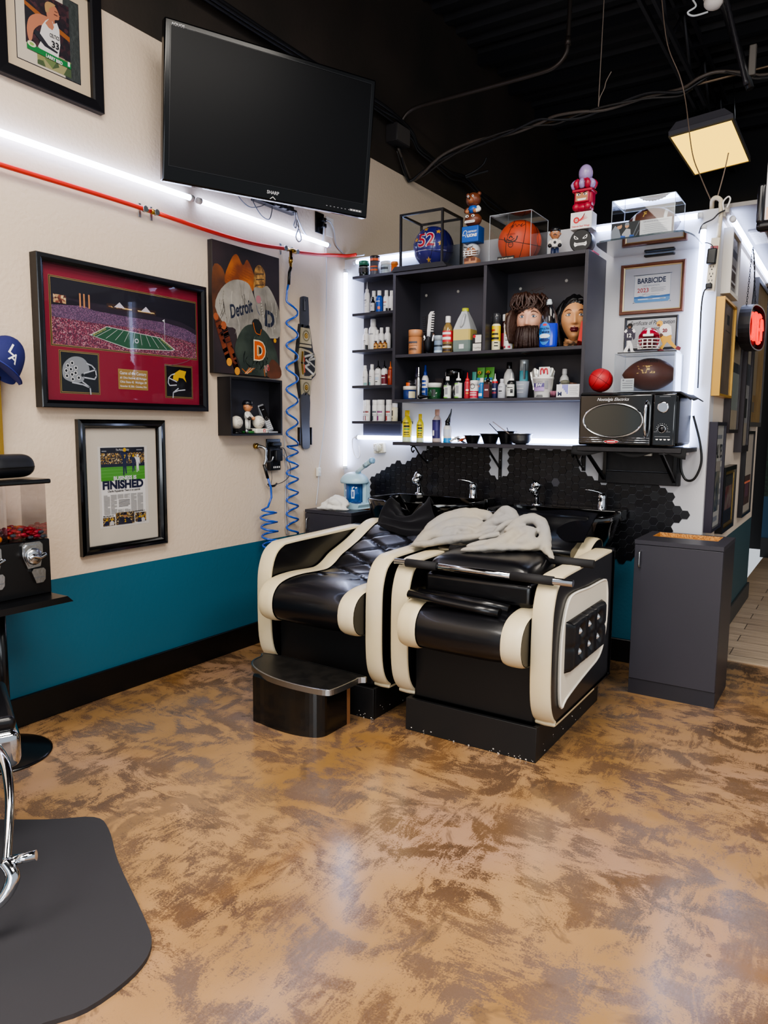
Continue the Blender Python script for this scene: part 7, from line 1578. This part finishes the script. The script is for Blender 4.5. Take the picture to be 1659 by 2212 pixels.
# ---------------------------------------------------------------- black shelf box and contents
t = T('shelf_box', 'small black open wall box holding baseballs, a figurine and a phone', 'shelf', (0,-.966,1.234), LW)
SB = mat('#131217', .35); w, d, h = .42, .1, .316
mb = MB(); mb.box(-w/2,-d,0,-w/2+.012,0,h, SB, .001); mb.build('side_panel', t); mb = MB(); mb.box(w/2-.012,-d,0,w/2,0,h, SB, .001); mb.build('side_panel', t)
mb = MB(); mb.box(-w/2+.012,-d,0,w/2-.012,0,.011, SB, .001); mb.build('bottom_board', t); mb = MB(); mb.box(-w/2+.012,-d,h-.011,w/2-.012,0,h, SB, .001); mb.build('top_board', t)
mb = MB(); mb.box(-w/2+.012,-.008,.011,w/2-.012,0,h-.011, mat('#2a2a31',.4)); mb.build('back_panel', t)
z = 1.2455
def baseball(label, y, x, stand):
    t = T('baseball', label, 'ball', (x,y,z+stand[2]+.036)); mb = MB(); mb.ball((0,0,0), .0365, mat('#dcd5c8',.5), n=24, k=16); b = mb.build('ball_skin', t)
    mb = MB(); f = lambda p: (.0368*math.sqrt(max(.02,1-(p[0]**2+p[2]**2)/.0368**2)), p[0], p[2])
    rg = random.Random(int(abs(y)*1000))
    for k in range(9):
        z0 = -.022+.0055*k; pts = cat2([(-.022+.007*j, z0+rg.uniform(-.003,.003)) for j in range(7)], 3); mb.tube([f((a,0,c)) for a, c in pts], .0005, mat('#3a3440',.6), n=4)
    mb.build('signature', b)
baseball('signed baseball on a black stand at the left inside the black shelf box', -1.09, .055, (0,0,.024))
baseball('signed baseball on a white stand in the middle of the black shelf box', -.912, .055, (0,0,.028))
t = T('ball_stand', 'black round ball stand at the left inside the shelf box', 'stand', (.055,-1.09,z)); mb = MB(); mb.lathe([(.03,0),(.03,.006),(.014,.012),(.016,.026)], DKB, n=20); mb.build('pedestal', t); mb = MB(); mb.lathe([(.01,0),(.01,.026)], STEEL, c=(.035,.042,0), n=12); mb.build('cap', t)
t = T('ball_stand', 'white block ball stand with red league emblem inside the shelf box', 'stand', (.055,-.905,z), LW)
mb = MB(); mb.box(-.055,-.03,0,.045,.03,.028, mat('#dcd6c9',.45), .006); mb.build('block', t); mb = MB(); mb.rect(.0,.006,.018,.024,-.0306, RED); mb.rect(.005,.008,.012,.02,-.031, W_); mb.rect(.026,.012,.038,.017,-.0306,GREY); mb.build('emblem', t)
bobble('baseball player bobblehead with navy cap on green base in the shelf box', (.055,-1.0,z), LW+.3, 'baseball')
t = T('cordless_phone', 'silver and black cordless phone leaning in its cradle in the shelf box', 'phone', (.05,-.812,z), LW-.15)
mb = MB(); mb.box(-.035,-.035,0,.036,.03,.012, mat('#a9abb0',.3,metal=.4), .004); mb.build('cradle', t)
mb = MB(); mb.M = Matrix.Translation((.006,.0,.01)) @ Matrix.Rotation(math.radians(-17),4,'Y') @ Matrix.Rotation(math.radians(-14),4,'X')
mb.box(-.022,-.012,0,.022,.014,.165, mat('#8f9196',.3,metal=.3), .007, 3); ph = mb.build('handset', t)
def phm(): 
    q = MB(); q.M = Matrix.Translation((.006,.0,.01)) @ Matrix.Rotation(math.radians(-17),4,'Y') @ Matrix.Rotation(math.radians(-14),4,'X'); return q
mb = phm(); mb.rect(-.02,.075,.02,.155,-.0125, DKB); mb.disc(0,.08,.015,-.0128,DKB,18); mb.annul(0,.08,.006,.009,-.0131,STEEL); mb.rect(-.008,.13,.008,.134,-.0128,GREY); mb.build('screen', ph)
mb = phm()
for r_ in range(5):
    for c in range(3): mb.rect(-.018+.0125*c,.012+.0115*r_,-.008+.0125*c,.019+.0115*r_,-.0125, mat('#c9cbd0',.4))
mb.build('keypad', ph)

# ---------------------------------------------------------------- outlet with charger
t = T('power_outlet', 'black wall outlet plate below the black shelf box', 'outlet', (0,-.73,1.155), LW)
mb = MB(); mb.box(-.062,-.008,-.058,.062,0,.056, mat('#0e0e10',.15,coat=.4), .003); mb.build('plate', t)
mb = MB(); mb.box(-.03,-.03,.012,.05,-.008,.036, BLK, .005); mb.box(.04,-.028,-.05,.06,-.008,-.0, BLK, .004); mb.build('plug', t)
t = T('battery_charger', 'black battery charger plugged in below the shelf box', 'charger', (0,-.74,1.025), LW)
mb = MB(); mb.box(-.048,-.032,0,.045,-.001,.13, mat('#101013',.3), .004); mb.box(-.02,-.055,.055,.04,-.03,.12, mat('#17171b',.3), .006)
for k in range(4): mb.rect(-.022+.016*k,.014,-.012+.016*k,.024,-.0326, W_); mb.rect(-.024+.016*k,.03,-.01+.016*k,.052,-.0324, DKB)
mb.build('charger_body', t)
cord([(.03,-.7,1.16),(.03,-.66,1.15),(.03,-.63,1.09),(.03,-.60,1.03),(.03,-.62,.98),(.03,-.68,.95),(.02,-.74,.938)], .0022, CB, 'thin black charger cable looping from the outlet to the hanging clip')
cord([(.03,-.68,1.12),(.02,-.64,1.10),(.015,-.625,1.05),(.012,-.628,.9),(.012,-.63,.75),(.012,-.62,.62)], .0028, CL, 'grey cable dropping from the outlet along the blue coil')
cord([(.02,-.66,1.235),(.015,-.64,1.2),(.012,-.632,1.1),(.012,-.612,.95),(.012,-.615,.8),(.012,-.6,.62)], .0025, CL, 'grey phone cord dropping from the shelf box down the wall')
mb = MB(); mb.tube([(.02,-.765,1.02),(.02,-.762,.98),(.02,-.768,.945)], .0015, CB, n=5); mb.tube([(.02,-.8,.945),(.03,-.77,.935),(.03,-.74,.938),(.02,-.72,.945),(.025,-.75,.93),(.02,-.79,.935)], .005, DKB, n=6, smooth=4); mb.build('hanging_clip', label='black clip hanging on a wire below the battery charger', cat='clip')

# ---------------------------------------------------------------- championship belt
t = T('championship_belt', 'wrestling belt with gold plates and big W hung upright on the left wall', 'belt', (0,-.43,1.61), LW)
ST = mat('#3c3d44', .4, bump=.1, bscale=60, bdist=.002)
mb = MB(); mb.prism(cat2([(-.042,.28),(-.045,.43),(-.035,.465),(.015,.47),(.03,.45),(.032,.28)],3,True), -.012, -.004, ST); mb.prism(cat2([(-.05,-.13),(-.052,-.25),(-.045,-.4),(-.035,-.46),(.02,-.462),(.032,-.43),(.028,-.3),(.03,-.13)],3,True), -.02, -.008, ST)
mb.prism([(-.06,.3),(.04,.3),(.075,.15),(.1,.1),(.1,.0),(.06,-.03),(.04,-.15),(-.06,-.15),(-.09,-.02),(-.1,.07),(-.085,.16)], -.012, -.002, mat('#1c1c20',.5)); s0 = mb.build('strap', t)
PLT = mat('#c9bd9e', .28, metal=.6, bump=.4, bscale=120, bdist=.003)
for zc, f in ((.225,1),(-.075,-1)):
    mb = MB(); mb.prism([(-.046,zc+.055*f),(.032,zc+.055*f),(.05,zc-.04*f),(-.056,zc-.04*f)], -.02, -.012, PLT); mb.prism([(-.056,zc-.046*f),(.05,zc-.046*f),(.052,zc-.062*f),(-.06,zc-.062*f)], -.019, -.012, PLT); p_ = mb.build('side_plate', t)
    mb = MB(); mb.annul(-.004,zc+.008*f,.026,.034,-.0206,mat('#8c8468',.3,metal=.6)); mb.disc(-.004,zc+.008*f,.017,-.0212,mat('#b98f3e',.25,metal=.8),14); mb.annul(-.004,zc+.008*f,.006,.009,-.022,mat('#d8c27a',.3,metal=.5),12); mb.build('medallion', p_)
mb = MB(); mb.prism([(-.06,.155),(.02,.145),(.075,.125),(.088,.1),(.088,.02),(.07,-.005),(.02,-.025),(-.055,-.025),(-.07,.04),(-.078,.075),(-.072,.11)], -.024, -.012, PLT); mp_ = mb.build('main_plate', t)
mb = MB(); mb.flat([(-.03,.14),(.02,.132),(.066,.115),(.078,.097),(.078,.025),(.062,.008),(.02,-.012),(-.03,-.014)], -.0246, mat('#26262a',.35)); GW = mat('#dcdad2',.25,metal=.5)
mb.line([(-.022,.105),(.068,.128),(.02,.088),(.078,.1)], .014, -.0252, GW); mb.line([(-.012,.085),(.03,.065),(-.022,.045),(.06,.002)], .014, -.0252, GW); mb.line([(.024,.075),(.074,.048)], .01, -.0254, GW)
mb.line([(-.045,.13),(-.052,.065),(-.042,.0)], .016, -.0250, mat('#b08a3e',.25,metal=.8)); mb.line([(-.03,.10),(-.03,.075)], .01, -.0256, mat('#b04a34',.35)); mb.line([(-.03,.055),(-.026,.01)], .01, -.0256, mat('#c05a3c',.35)); mb.build('emblem', mp_)
mb = MB(); mb.rect(-.025,.38,.0,.45,-.0128, mat('#1a1a1e',.4)); mb.line([(-.012,.45),(-.012,.39),(-.005,.39),(-.005,.44)], .003, -.0134, GREY); mb.build('slot', s0)
mb = MB()
for x in (-.065,.05): mb.box(x-.003,-.02,-.44,x+.003,-.0,-.33, BLK); mb.box(-.065,-.006,-.335,.055,-.001,-.33, BLK)
mb.box(-.065,-.006,-.44,.055,-.001,-.435, BLK); mb.build('wire_hanger', t)
t = T('switch_cord', 'white lamp cord with inline switch running down the wall near the corner', 'cord', (0,0,0))
mb = MB(); mb.tube([(.012,-.222,2.41),(.01,-.213,2.3),(.01,-.214,2.11),(.01,-.232,1.76),(.01,-.222,1.5),(.01,-.228,1.34),(.01,-.275,1.1),(.012,-.296,1.02),(.012,-.303,.98),(.01,-.3,.92),(.01,-.325,.78)], .0032, mat('#c3c5cc',.5), n=6, smooth=6); mb.build('wire', t)
mb = MB(); mb.box(.001,-.316,.965,.02,-.284,1.022, mat('#d8d6d0',.4), .004); mb.box(.02,-.306,.985,.024,-.294,1.0, mat('#eeeae2',.4), .002); mb.build('inline_switch', t)

# ---------------------------------------------------------------- corridor side: framed pictures, neon sign
CW = 2.2905
def cframe(label, y0, y1, z0, z1, d, fm, art, fw=.02, glass=True):
    t = framed('picture_frame', label, (CW,(y0+y1)/2,(z0+z1)/2), y1-y0, z1-z0, fw, d, fm, LW, glass=glass, prof=[(0,0),(0,-d),(fw,-d),(fw,-d*.8),(fw,0)])
    mb = MB(); a, b = (y1-y0)/2-fw, (z1-z0)/2-fw; art(mb, a, b, -d*.7); mb.build('print', t); return t
def art1(mb, a, b, y):
    mb.rect(-a,-b,a,b,y, mat('#a9a49c',.6)); mb.rect(-a,.04,a,.08,y-.0005, mat('#2c2a2c',.6)); mb.rect(-a*.8,-b*.75,a*.8,0,y-.0005, mat('#54403a',.6)); mb.rect(-a*.8,-.09,a*.8,-.08,y-.001, W_); mb.rect(-a*.8,-.03,a*.8,-.02,y-.001, W_)
cframe('silver-white deep frame at the top of the corridor wall by the partition corner', .12, .41, 1.985, 2.31, .045, mat('#c9c4bb',.4), art1)
def art2(mb, a, b, y): mb.rect(-a,-b,a,b,y, mat('#7d6b58',.55,var='#6d5c4b',vscale=8)); mb.rect(-.03,b*.55,.05,b*.55+.05,y-.0005, INK); mb.rect(-.06,b*.4,.09,b*.4+.004,y-.0005, INK)
cframe('gold edged wide brown framed print on the corridor wall next to the corner', .02, .44, 1.463, 1.955, .04, mat('#c79a4a',.35,metal=.5), art2, .012)
def art3(mb, a, b, y): mb.rect(-a,-b,a,b,y, mat('#b5a488',.6)); mb.rect(-a,-b*.55,a,b*.3,y-.0005, mat('#8f948a',.5)); mb.rect(-a,b*.3,a,b*.52,y-.0007, mat('#3a3c3e',.5))
cframe('dark brown framed poster behind the gold edged print on the corridor wall', .455, .82, 1.27, 1.81, .035, mat('#2a2022',.35), art3)
def art4(mb, a, b, y): mb.rect(-a,-b,a,b,y, mat('#b3a690',.6)); mb.rect(-a,b*.2,a,b*.62,y-.0005, mat('#4a4b50',.5)); mb.rect(-a,-b*.55,a,b*.2,y-.0006, mat('#a9a5a0',.5)); mb.rect(-a*.2,-b*.45,a*.5,-.02,y-.001, mat('#2a2624',.5))
cframe('thick dark framed tall picture under the red neon sign', .94, 1.27, 1.15, 1.86, .045, mat('#2c2327',.35), art4, .04)
def art5(mb, a, b, y): mb.rect(-a,-b,a,b,y, mat('#a08458',.55,var='#8a6e46',vscale=5)); mb.rect(-a*.8,-b*.6,-a*.2,b*.3,y-.0005, mat('#7a6a50',.6)); mb.rect(-a*.7,-b*.85,-a*.3,-b*.7,y-.0005, mat('#5a5040',.6))
cframe('large tan framed poster with grey border farthest along the corridor wall', 1.4, 2.05, 1.31, 2.28, .03, mat('#4d4a48',.4), art5, .03)
def art6(mb, a, b, y):
    mb.rect(-a,-b,a,b,y, mat('#c2beb4',.6)); mb.rect(-a*.7,b-.07,a*.7,b-.05,y-.0008, GREY); mb.text('HAIL YES', .1, 0, b-.17, y-.0008, INK, w=a*1.7, bold=.002); mb.rect(-a*.85,-b*.7,a*.6,b*.25,y-.0005, mat('#3a4650',.55,var='#8a8474',vscale=14)); mb.rect(-a*.85,b*.1,a*.6,b*.3,y-.0008, mat('#a9a094',.6))
    for k in range(6): mb.rect(a*.65,-b*.6+.06*k,a*.92,-b*.6+.03+.06*k,y-.0008, GREY)
    mb.rect(-a*.8,-b*.9,a*.5,-b*.8,y-.0008, GREY)
cframe('dark framed newspaper page headed HAIL YES above the waste cabinet', .03, .34, .755, 1.33, .04, mat('#2a2430',.3), art6, .018)
def art7(mb, a, b, y): mb.rect(-a,-b,a,b,y, mat('#23191a',.5)); mb.rect(-a*.75,-b*.4,a*.75,b*.8,y-.0005, mat('#6a2a2a',.55,var='#8a7a6a',vscale=12)); mb.rect(-a*.75,b*.45,a*.75,b*.8,y-.0008, mat('#3a3634',.6)); mb.ring(2*a, 2*b, [(0,y),(0,y-.004),(.02,y-.004),(.02,y)], GOLD)
cframe('small black frame with gold inner border low on the corridor wall', .40, .84, .705, 1.08, .04, mat('#120e10',.3), art7, .025)
def art8(mb, a, b, y): mb.rect(-a,-b,a,b,y, mat('#b8aea0',.6)); mb.rect(-a*.8,-b*.8,a*.8,-b*.05,y-.0005, mat('#46302c',.55)); mb.rect(-a*.4,-b*.6,a*.4,-b*.2,y-.0008, mat('#5a3a48',.5)); mb.rect(-a*.8,-b*.25,a*.8,-b*.2,y-.001, mat('#d87a5a',.5))
cframe('dark framed pale poster low at the far end of the corridor wall', 1.3, 1.75, .705, 1.28, .03, mat('#171318',.3), art8)
t = T('neon_sign', 'oval black neon sign with red glowing tubes hung on chains in the corridor', 'neon sign', (2.36,.62,1.86), LW-.1)
mb = MB(); o_ = cat2([(-.15,-.1),(-.2,0),(-.15,.1),(0,.125),(.15,.1),(.2,0),(.15,-.1),(0,-.125)], 5, True)
mb.prism(o_, -.03, .0, mat('#141114',.4)); N = len(o_)
for i in range(N):
    a, b = o_[i], o_[(i+1) % N]; mb.poly([(a[0],-.06,a[1]),(b[0],-.06,b[1]),(b[0],-.03,b[1]),(a[0],-.03,a[1])], mat('#1c181c',.4)); mb.poly([(a[0],-.06,a[1]),(b[0],-.06,b[1]),(b[0]*.94,-.06,b[1]*.94),(a[0]*.94,-.06,a[1]*.94)], mat('#8a8488',.4)); mb.poly([(a[0]*.94,-.06,a[1]*.94),(b[0]*.94,-.06,b[1]*.94),(b[0]*.94,-.03,b[1]*.94),(a[0]*.94,-.03,a[1]*.94)], mat('#2a1214',.4))
mb.build('housing', t)
NEON = mat('#e01404', .4, emit=1.5, ehex='#ff1500')
def nt(pts, nm='neon_tube'): mb = MB(); mb.tube([(a,-.048,b) for a, b in pts], .0085, NEON, n=8, smooth=4); mb.build(nm, t)
nt([(-.1,-.07),(-.15,-.05),(-.165,0),(-.15,.05),(-.1,.07),(-.065,.04),(-.06,0),(-.065,-.045),(-.1,-.07)]); nt([(-.03,-.075),(-.03,.07),(.015,.065),(.02,.02),(-.025,.0)]); nt([(.11,.07),(.05,.07),(.05,-.07),(.11,-.07)]); nt([(.05,.0),(.1,.0)]); nt([(.135,-.06),(.135,.06),(.165,.0)])
CHN = mat('#2a2a2c',.35,metal=.7)
for p0, p1 in (((-.12,-.02,.105),(.02,-.0,.45)),((.1,-.02,.105),(.04,.0,.45))):
    mb = MB(); a, b = Vector(p0), Vector(p1); n = 24
    for k in range(n):
        c = a.lerp(b, (k+.5)/n); dd = (b-a).normalized(); s_ = dd.cross(Vector((1,0,0)) if k % 2 else Vector((0,1,0))).normalized()
        L = (b-a).length/n*.66
        mb.tube([c+dd*L*math.cos(2*PI*j/8)+s_*.004*math.sin(2*PI*j/8) for j in range(8)], .0013, CHN, n=4, closed=True)
    mb.build('chain', t)
mb = MB(); mb.tube([(.04,-.01,.11),(.09,-.005,.24),(.1,.0,.36),(.03,.0,.45)], .003, DKB, n=6, smooth=5); mb.build('cord', t)
t = T('air_vent', 'white slatted air vent in the dropped ceiling over the corridor', 'vent', (2.385,.69,2.38))
mb = MB(); mb.box(-.038,-.17,-.012,.05,.17,0, mat('#8f8c8a',.5), .003); f_ = mb.build('frame', t)
mb = MB()
for k in range(12): mb.box(-.03,-.15+.025*k,-.016,.042,-.138+.025*k,-.011, mat('#e2dfdb',.5))
mb.build('slats', t)

# ---------------------------------------------------------------- overhead: conduit, cables, truss, light panel
CD = mat('#3d3632', .4, metal=.5); BLC = mat('#17161a', .5)
t = T('conduit', 'metal conduit crossing the dark space and bending up to the roof deck', 'conduit', (0,0,0))
mb = MB(); mb.tube([(.03,.62,3.40),(.05,.63,3.46),(.12,.64,3.515),(.3,.65,3.53),(.7,.65,3.535),(1.05,.65,3.54),(1.16,.65,3.555),(1.225,.65,3.61),(1.24,.65,3.70),(1.245,.65,4.0),(1.25,.65,4.44)], .014, CD, n=10, smooth=4); mb.build('pipe', t)
mb = MB(); mb.lathe([(.019,0),(.019,.05)], CD, c=(1.239,.65,3.66), n=12); mb.build('coupling', t)
t = T('junction_box', 'grey electrical junction box with dark cover on the black wall', 'junction box', (.0,.575,3.33), LW)
mb = MB(); mb.box(-.09,-.09,-.06,.09,0,.06, mat('#2a2728',.5), .003); mb.build('box', t); mb = MB(); mb.box(-.085,-.094,-.055,.085,-.09,.055, mat('#4a4644',.45), .002); mb.build('cover', t)
rg = random.Random(8)
BP = [(.05,-3.2,3.44),(.05,-1.2,3.43),(.05,-.5,3.44),(.05,.25,3.455),(.06,.5,3.435),(.07,.71,3.395),(.06,.82,3.335),(.06,1.01,3.325),(.06,1.33,3.30),(.06,1.59,3.315),(.06,1.87,3.29),(.06,2.07,3.262),(.06,2.43,3.25),(.06,3.2,3.25)]
for k, lb in enumerate(('thick black cable along the black wall, upper strand of the bundle','black cable along the black wall, middle strand of the bundle','black cable along the black wall, lowest strand of the bundle')):
    cord([(a+.02*rg.random(), b, c-.022*k+rg.uniform(-.012,.012)) for a, b, c in BP], (.013,.010,.008)[k], BLC, lb)
cord([(.08,1.55,3.32),(.16,1.57,3.35),(.22,1.6,3.40),(.25,1.6,3.45)], .009, BLC, 'cut black cable end sticking up from the wall bundle')
cord([(.08,1.56,3.31),(.17,1.58,3.33),(.27,1.6,3.345)], .009, BLC, 'cut black cable end sticking out sideways from the wall bundle')
HC = mat('#4a413b', .45); pts0 = [(.03,.6,3.26),(.02,.74,3.12),(.03,.8,3.10),(.12,.8,3.13),(.3,.8,3.215),(.55,.8,3.265),(.8,.8,3.285),(1.0,.8,3.305),(1.12,.8,3.30),(1.28,.8,3.30),(1.45,.8,3.305),(1.7,.8,3.32),(1.9,.8,3.30),(2.0,.8,3.345),(2.1,.8,3.37),(2.25,.8,3.32),(2.4,.8,3.28),(3.0,.8,3.34)]
for k, (lb, r) in enumerate((('brown flexible cable crossing to the white fixture, top strand',.010),('dark flexible cable twisted below the brown one crossing the room',.009),('thin dark cable sagging lowest across the open ceiling space',.006))):
    rg = random.Random(k+20); cord([(a, b+.02*math.sin(i*1.3+k*2), c+.014*math.sin(i*1.7+k*2.1)-.006*k) for i, (a, b, c) in enumerate(pts0)], r, (HC, BLC, mat('#2b2725',.5))[k], lb)
mb = MB(); mb.cyl((.75,.82,3.29),(3.2,.82,3.36), .007, mat('#6b5a48',.35,metal=.6)); mb.build('support_rod', label='straight bronze rod carrying the cables across the ceiling space', cat='rod')
cord([(1.43,.75,4.45),(1.415,.78,3.9),(1.40,.8,3.32)], .003, mat('#8a7c70',.5), 'straight hanger wire from the roof deck to the cable rod', 'hanger_wire')
cord([(1.40,.8,3.30),(1.41,.79,3.36),(1.44,.78,3.41),(1.45,.78,3.45),(1.48,.78,3.50)], .003, mat('#8a7c70',.5), 'twisted wire end curling beside the hanger wire', 'hanger_wire')
cord([(1.80,.6,3.8),(1.85,.6,3.5),(1.93,.6,3.3),(1.97,.6,3.15),(2.06,.4,2.8),(2.15,.2,2.6),(2.24,.02,2.42)], .003, mat('#7a6a5e',.5), 'long drooping wire from the truss down to the partition corner', 'hanger_wire')
cord([(2.262,.02,2.42),(2.285,.05,2.56),(2.295,.08,2.66)], .003, mat('#7a6a5e',.5), 'short wire rising from the partition corner', 'hanger_wire')
t = T('roof_truss', 'black open web steel joist running under the roof deck', 'truss', (1.62,0,0))
TR_ = mat('#29272b', .5)
mb = MB()
for x in (-.05,.028): mb.box(x,-3,3.96,x+.022,4.73,4.0, TR_)
mb.build('bottom_chord', t)
mb = MB()
for x in (-.05,.028): mb.box(x,-3,4.34,x+.022,4.73,4.38, TR_)
mb.build('top_chord', t)
k = 0; y = -3.
while y < 4.4:
    mb = MB(); mb.cyl((0,y,3.98 if k % 2 else 4.36),(0,y+.42,4.36 if k % 2 else 3.98), .013, TR_, n=6); mb.build('web_bar', t); y += .42; k += 1
t = T('ceiling_panel_light', 'yellowish glowing troffer light hanging under the roof deck', 'light', (1.622,3.434,3.818), rot=(0,-.09,0))
mb = MB(); mb.box(-.255,-.575,-.0,.255,.575,.04, mat('#7a767c',.5), .004); mb.prism([(-.25,.04),(.25,.04),(.19,.1),(-.19,.1)], -.57, .57, mat('#6a666c',.5)); mb.build('housing', t)
mb = MB(); mb.ring(.51, 1.15, [(0,0),(.012,0)], WHT); mb.bm.free(); mb = MB()
mb.box(-.24,-.56,-.006,.24,.56,-.0005, mat('#ffd070', .5, emit=1.9, ehex='#ffd04a')); mb.build('diffuser', t)
mb = MB()
for q in ((-.255,-.575,-.012,-.24,.575,0),(.24,-.575,-.012,.255,.575,0),(-.24,-.575,-.012,.24,-.56,0),(-.24,.56,-.012,.24,.575,0)): mb.box(*q, mat('#8a7a60',.5))
mb.build('trim', t)
for x in (-.2,.2): mb = MB(); mb.cyl((x,0,.09),(x,0,.64), .004, STEEL, n=6); mb.build('hanger', t)
t = T('exit_fixture', 'white ceiling fixture with dangling leads at the top right', 'fixture', (2.12,.3,3.52))
mb = MB(); mb.box(-.03,-.05,-.0,.1,.05,.16, mat('#cfcac4',.5), .01); mb.ball((.03,-.02,-.03), .05, mat('#d9d4ce',.45), sz=.7, n=16); mb.build('body', t)
mb = MB(); mb.tube([(-.02,0,.02),(-.08,0,.03),(-.06,-.01,-.02),(-.1,-.01,-.04),(-.07,0,-.06),(0,0,-.06)], .005, mat('#c9cfd2',.5), n=6, smooth=5); mb.tube([(-.02,0,.1),(-.06,0,.08),(-.05,0,.05)], .006, mat('#d2a58c',.5), n=6, smooth=4); mb.build('leads', t)
mb = MB(); mb.box(-.005,-.01,.15,.02,.01,.93, mat('#5a5654',.5)); mb.build('hanger', t)
t = T('hanging_pole', 'black conduit pole with ribbed cable slanting down at the top right', 'pole', (0,0,0))
mb = MB(); mb.tube([(1.97,.3,4.4),(2.185,.3,3.5),(2.30,.3,3.17),(2.345,.3,3.03)], .02, mat('#121215',.4), n=10); mb.build('pole', t)
mb = MB(); pts = [Vector((1.99,.27,4.3)).lerp(Vector((2.33,.27,3.04)), k/60) for k in range(61)]; mb.tube(pts, .013, mat('#2c2b30',.35,metal=.4), n=8, rs=[.014 if k % 2 else .0115 for k in range(61)]); mb.build('ribbed_cable', t)
mb = MB(); mb.box(2.33,.285,3.09,2.365,.315,3.24, mat('#4a4642',.5), .005); mb.build('clamp', t)
t = T('hanging_display', 'white panel in a rounded black frame just showing at the right edge', 'display', (2.78,-.8,2.06), -.1)
mb = MB(); mb.box(-.235,-.02,0,.235,.02,.045, DKB, .018, 3); mb.box(-.235,-.02,.03,-.205,.02,.18, DKB, .012, 3); mb.box(.205,-.02,.03,.235,.02,.18, DKB, .012, 3); mb.build('black_frame', t)
mb = MB(); mb.box(-.205,-.008,.04,.205,.012,.95, mat('#b9b7bb',.4)); mb.box(-.2,-.0085,.045,.2,-.0075,.09, mat('#c9a58c',.5)); mb.build('panel', t)
for x in (-.15,.15): mb = MB(); mb.cyl((x,0,.95),(x,0,2.35), .004, BLC, n=6); mb.build('hanger', t)
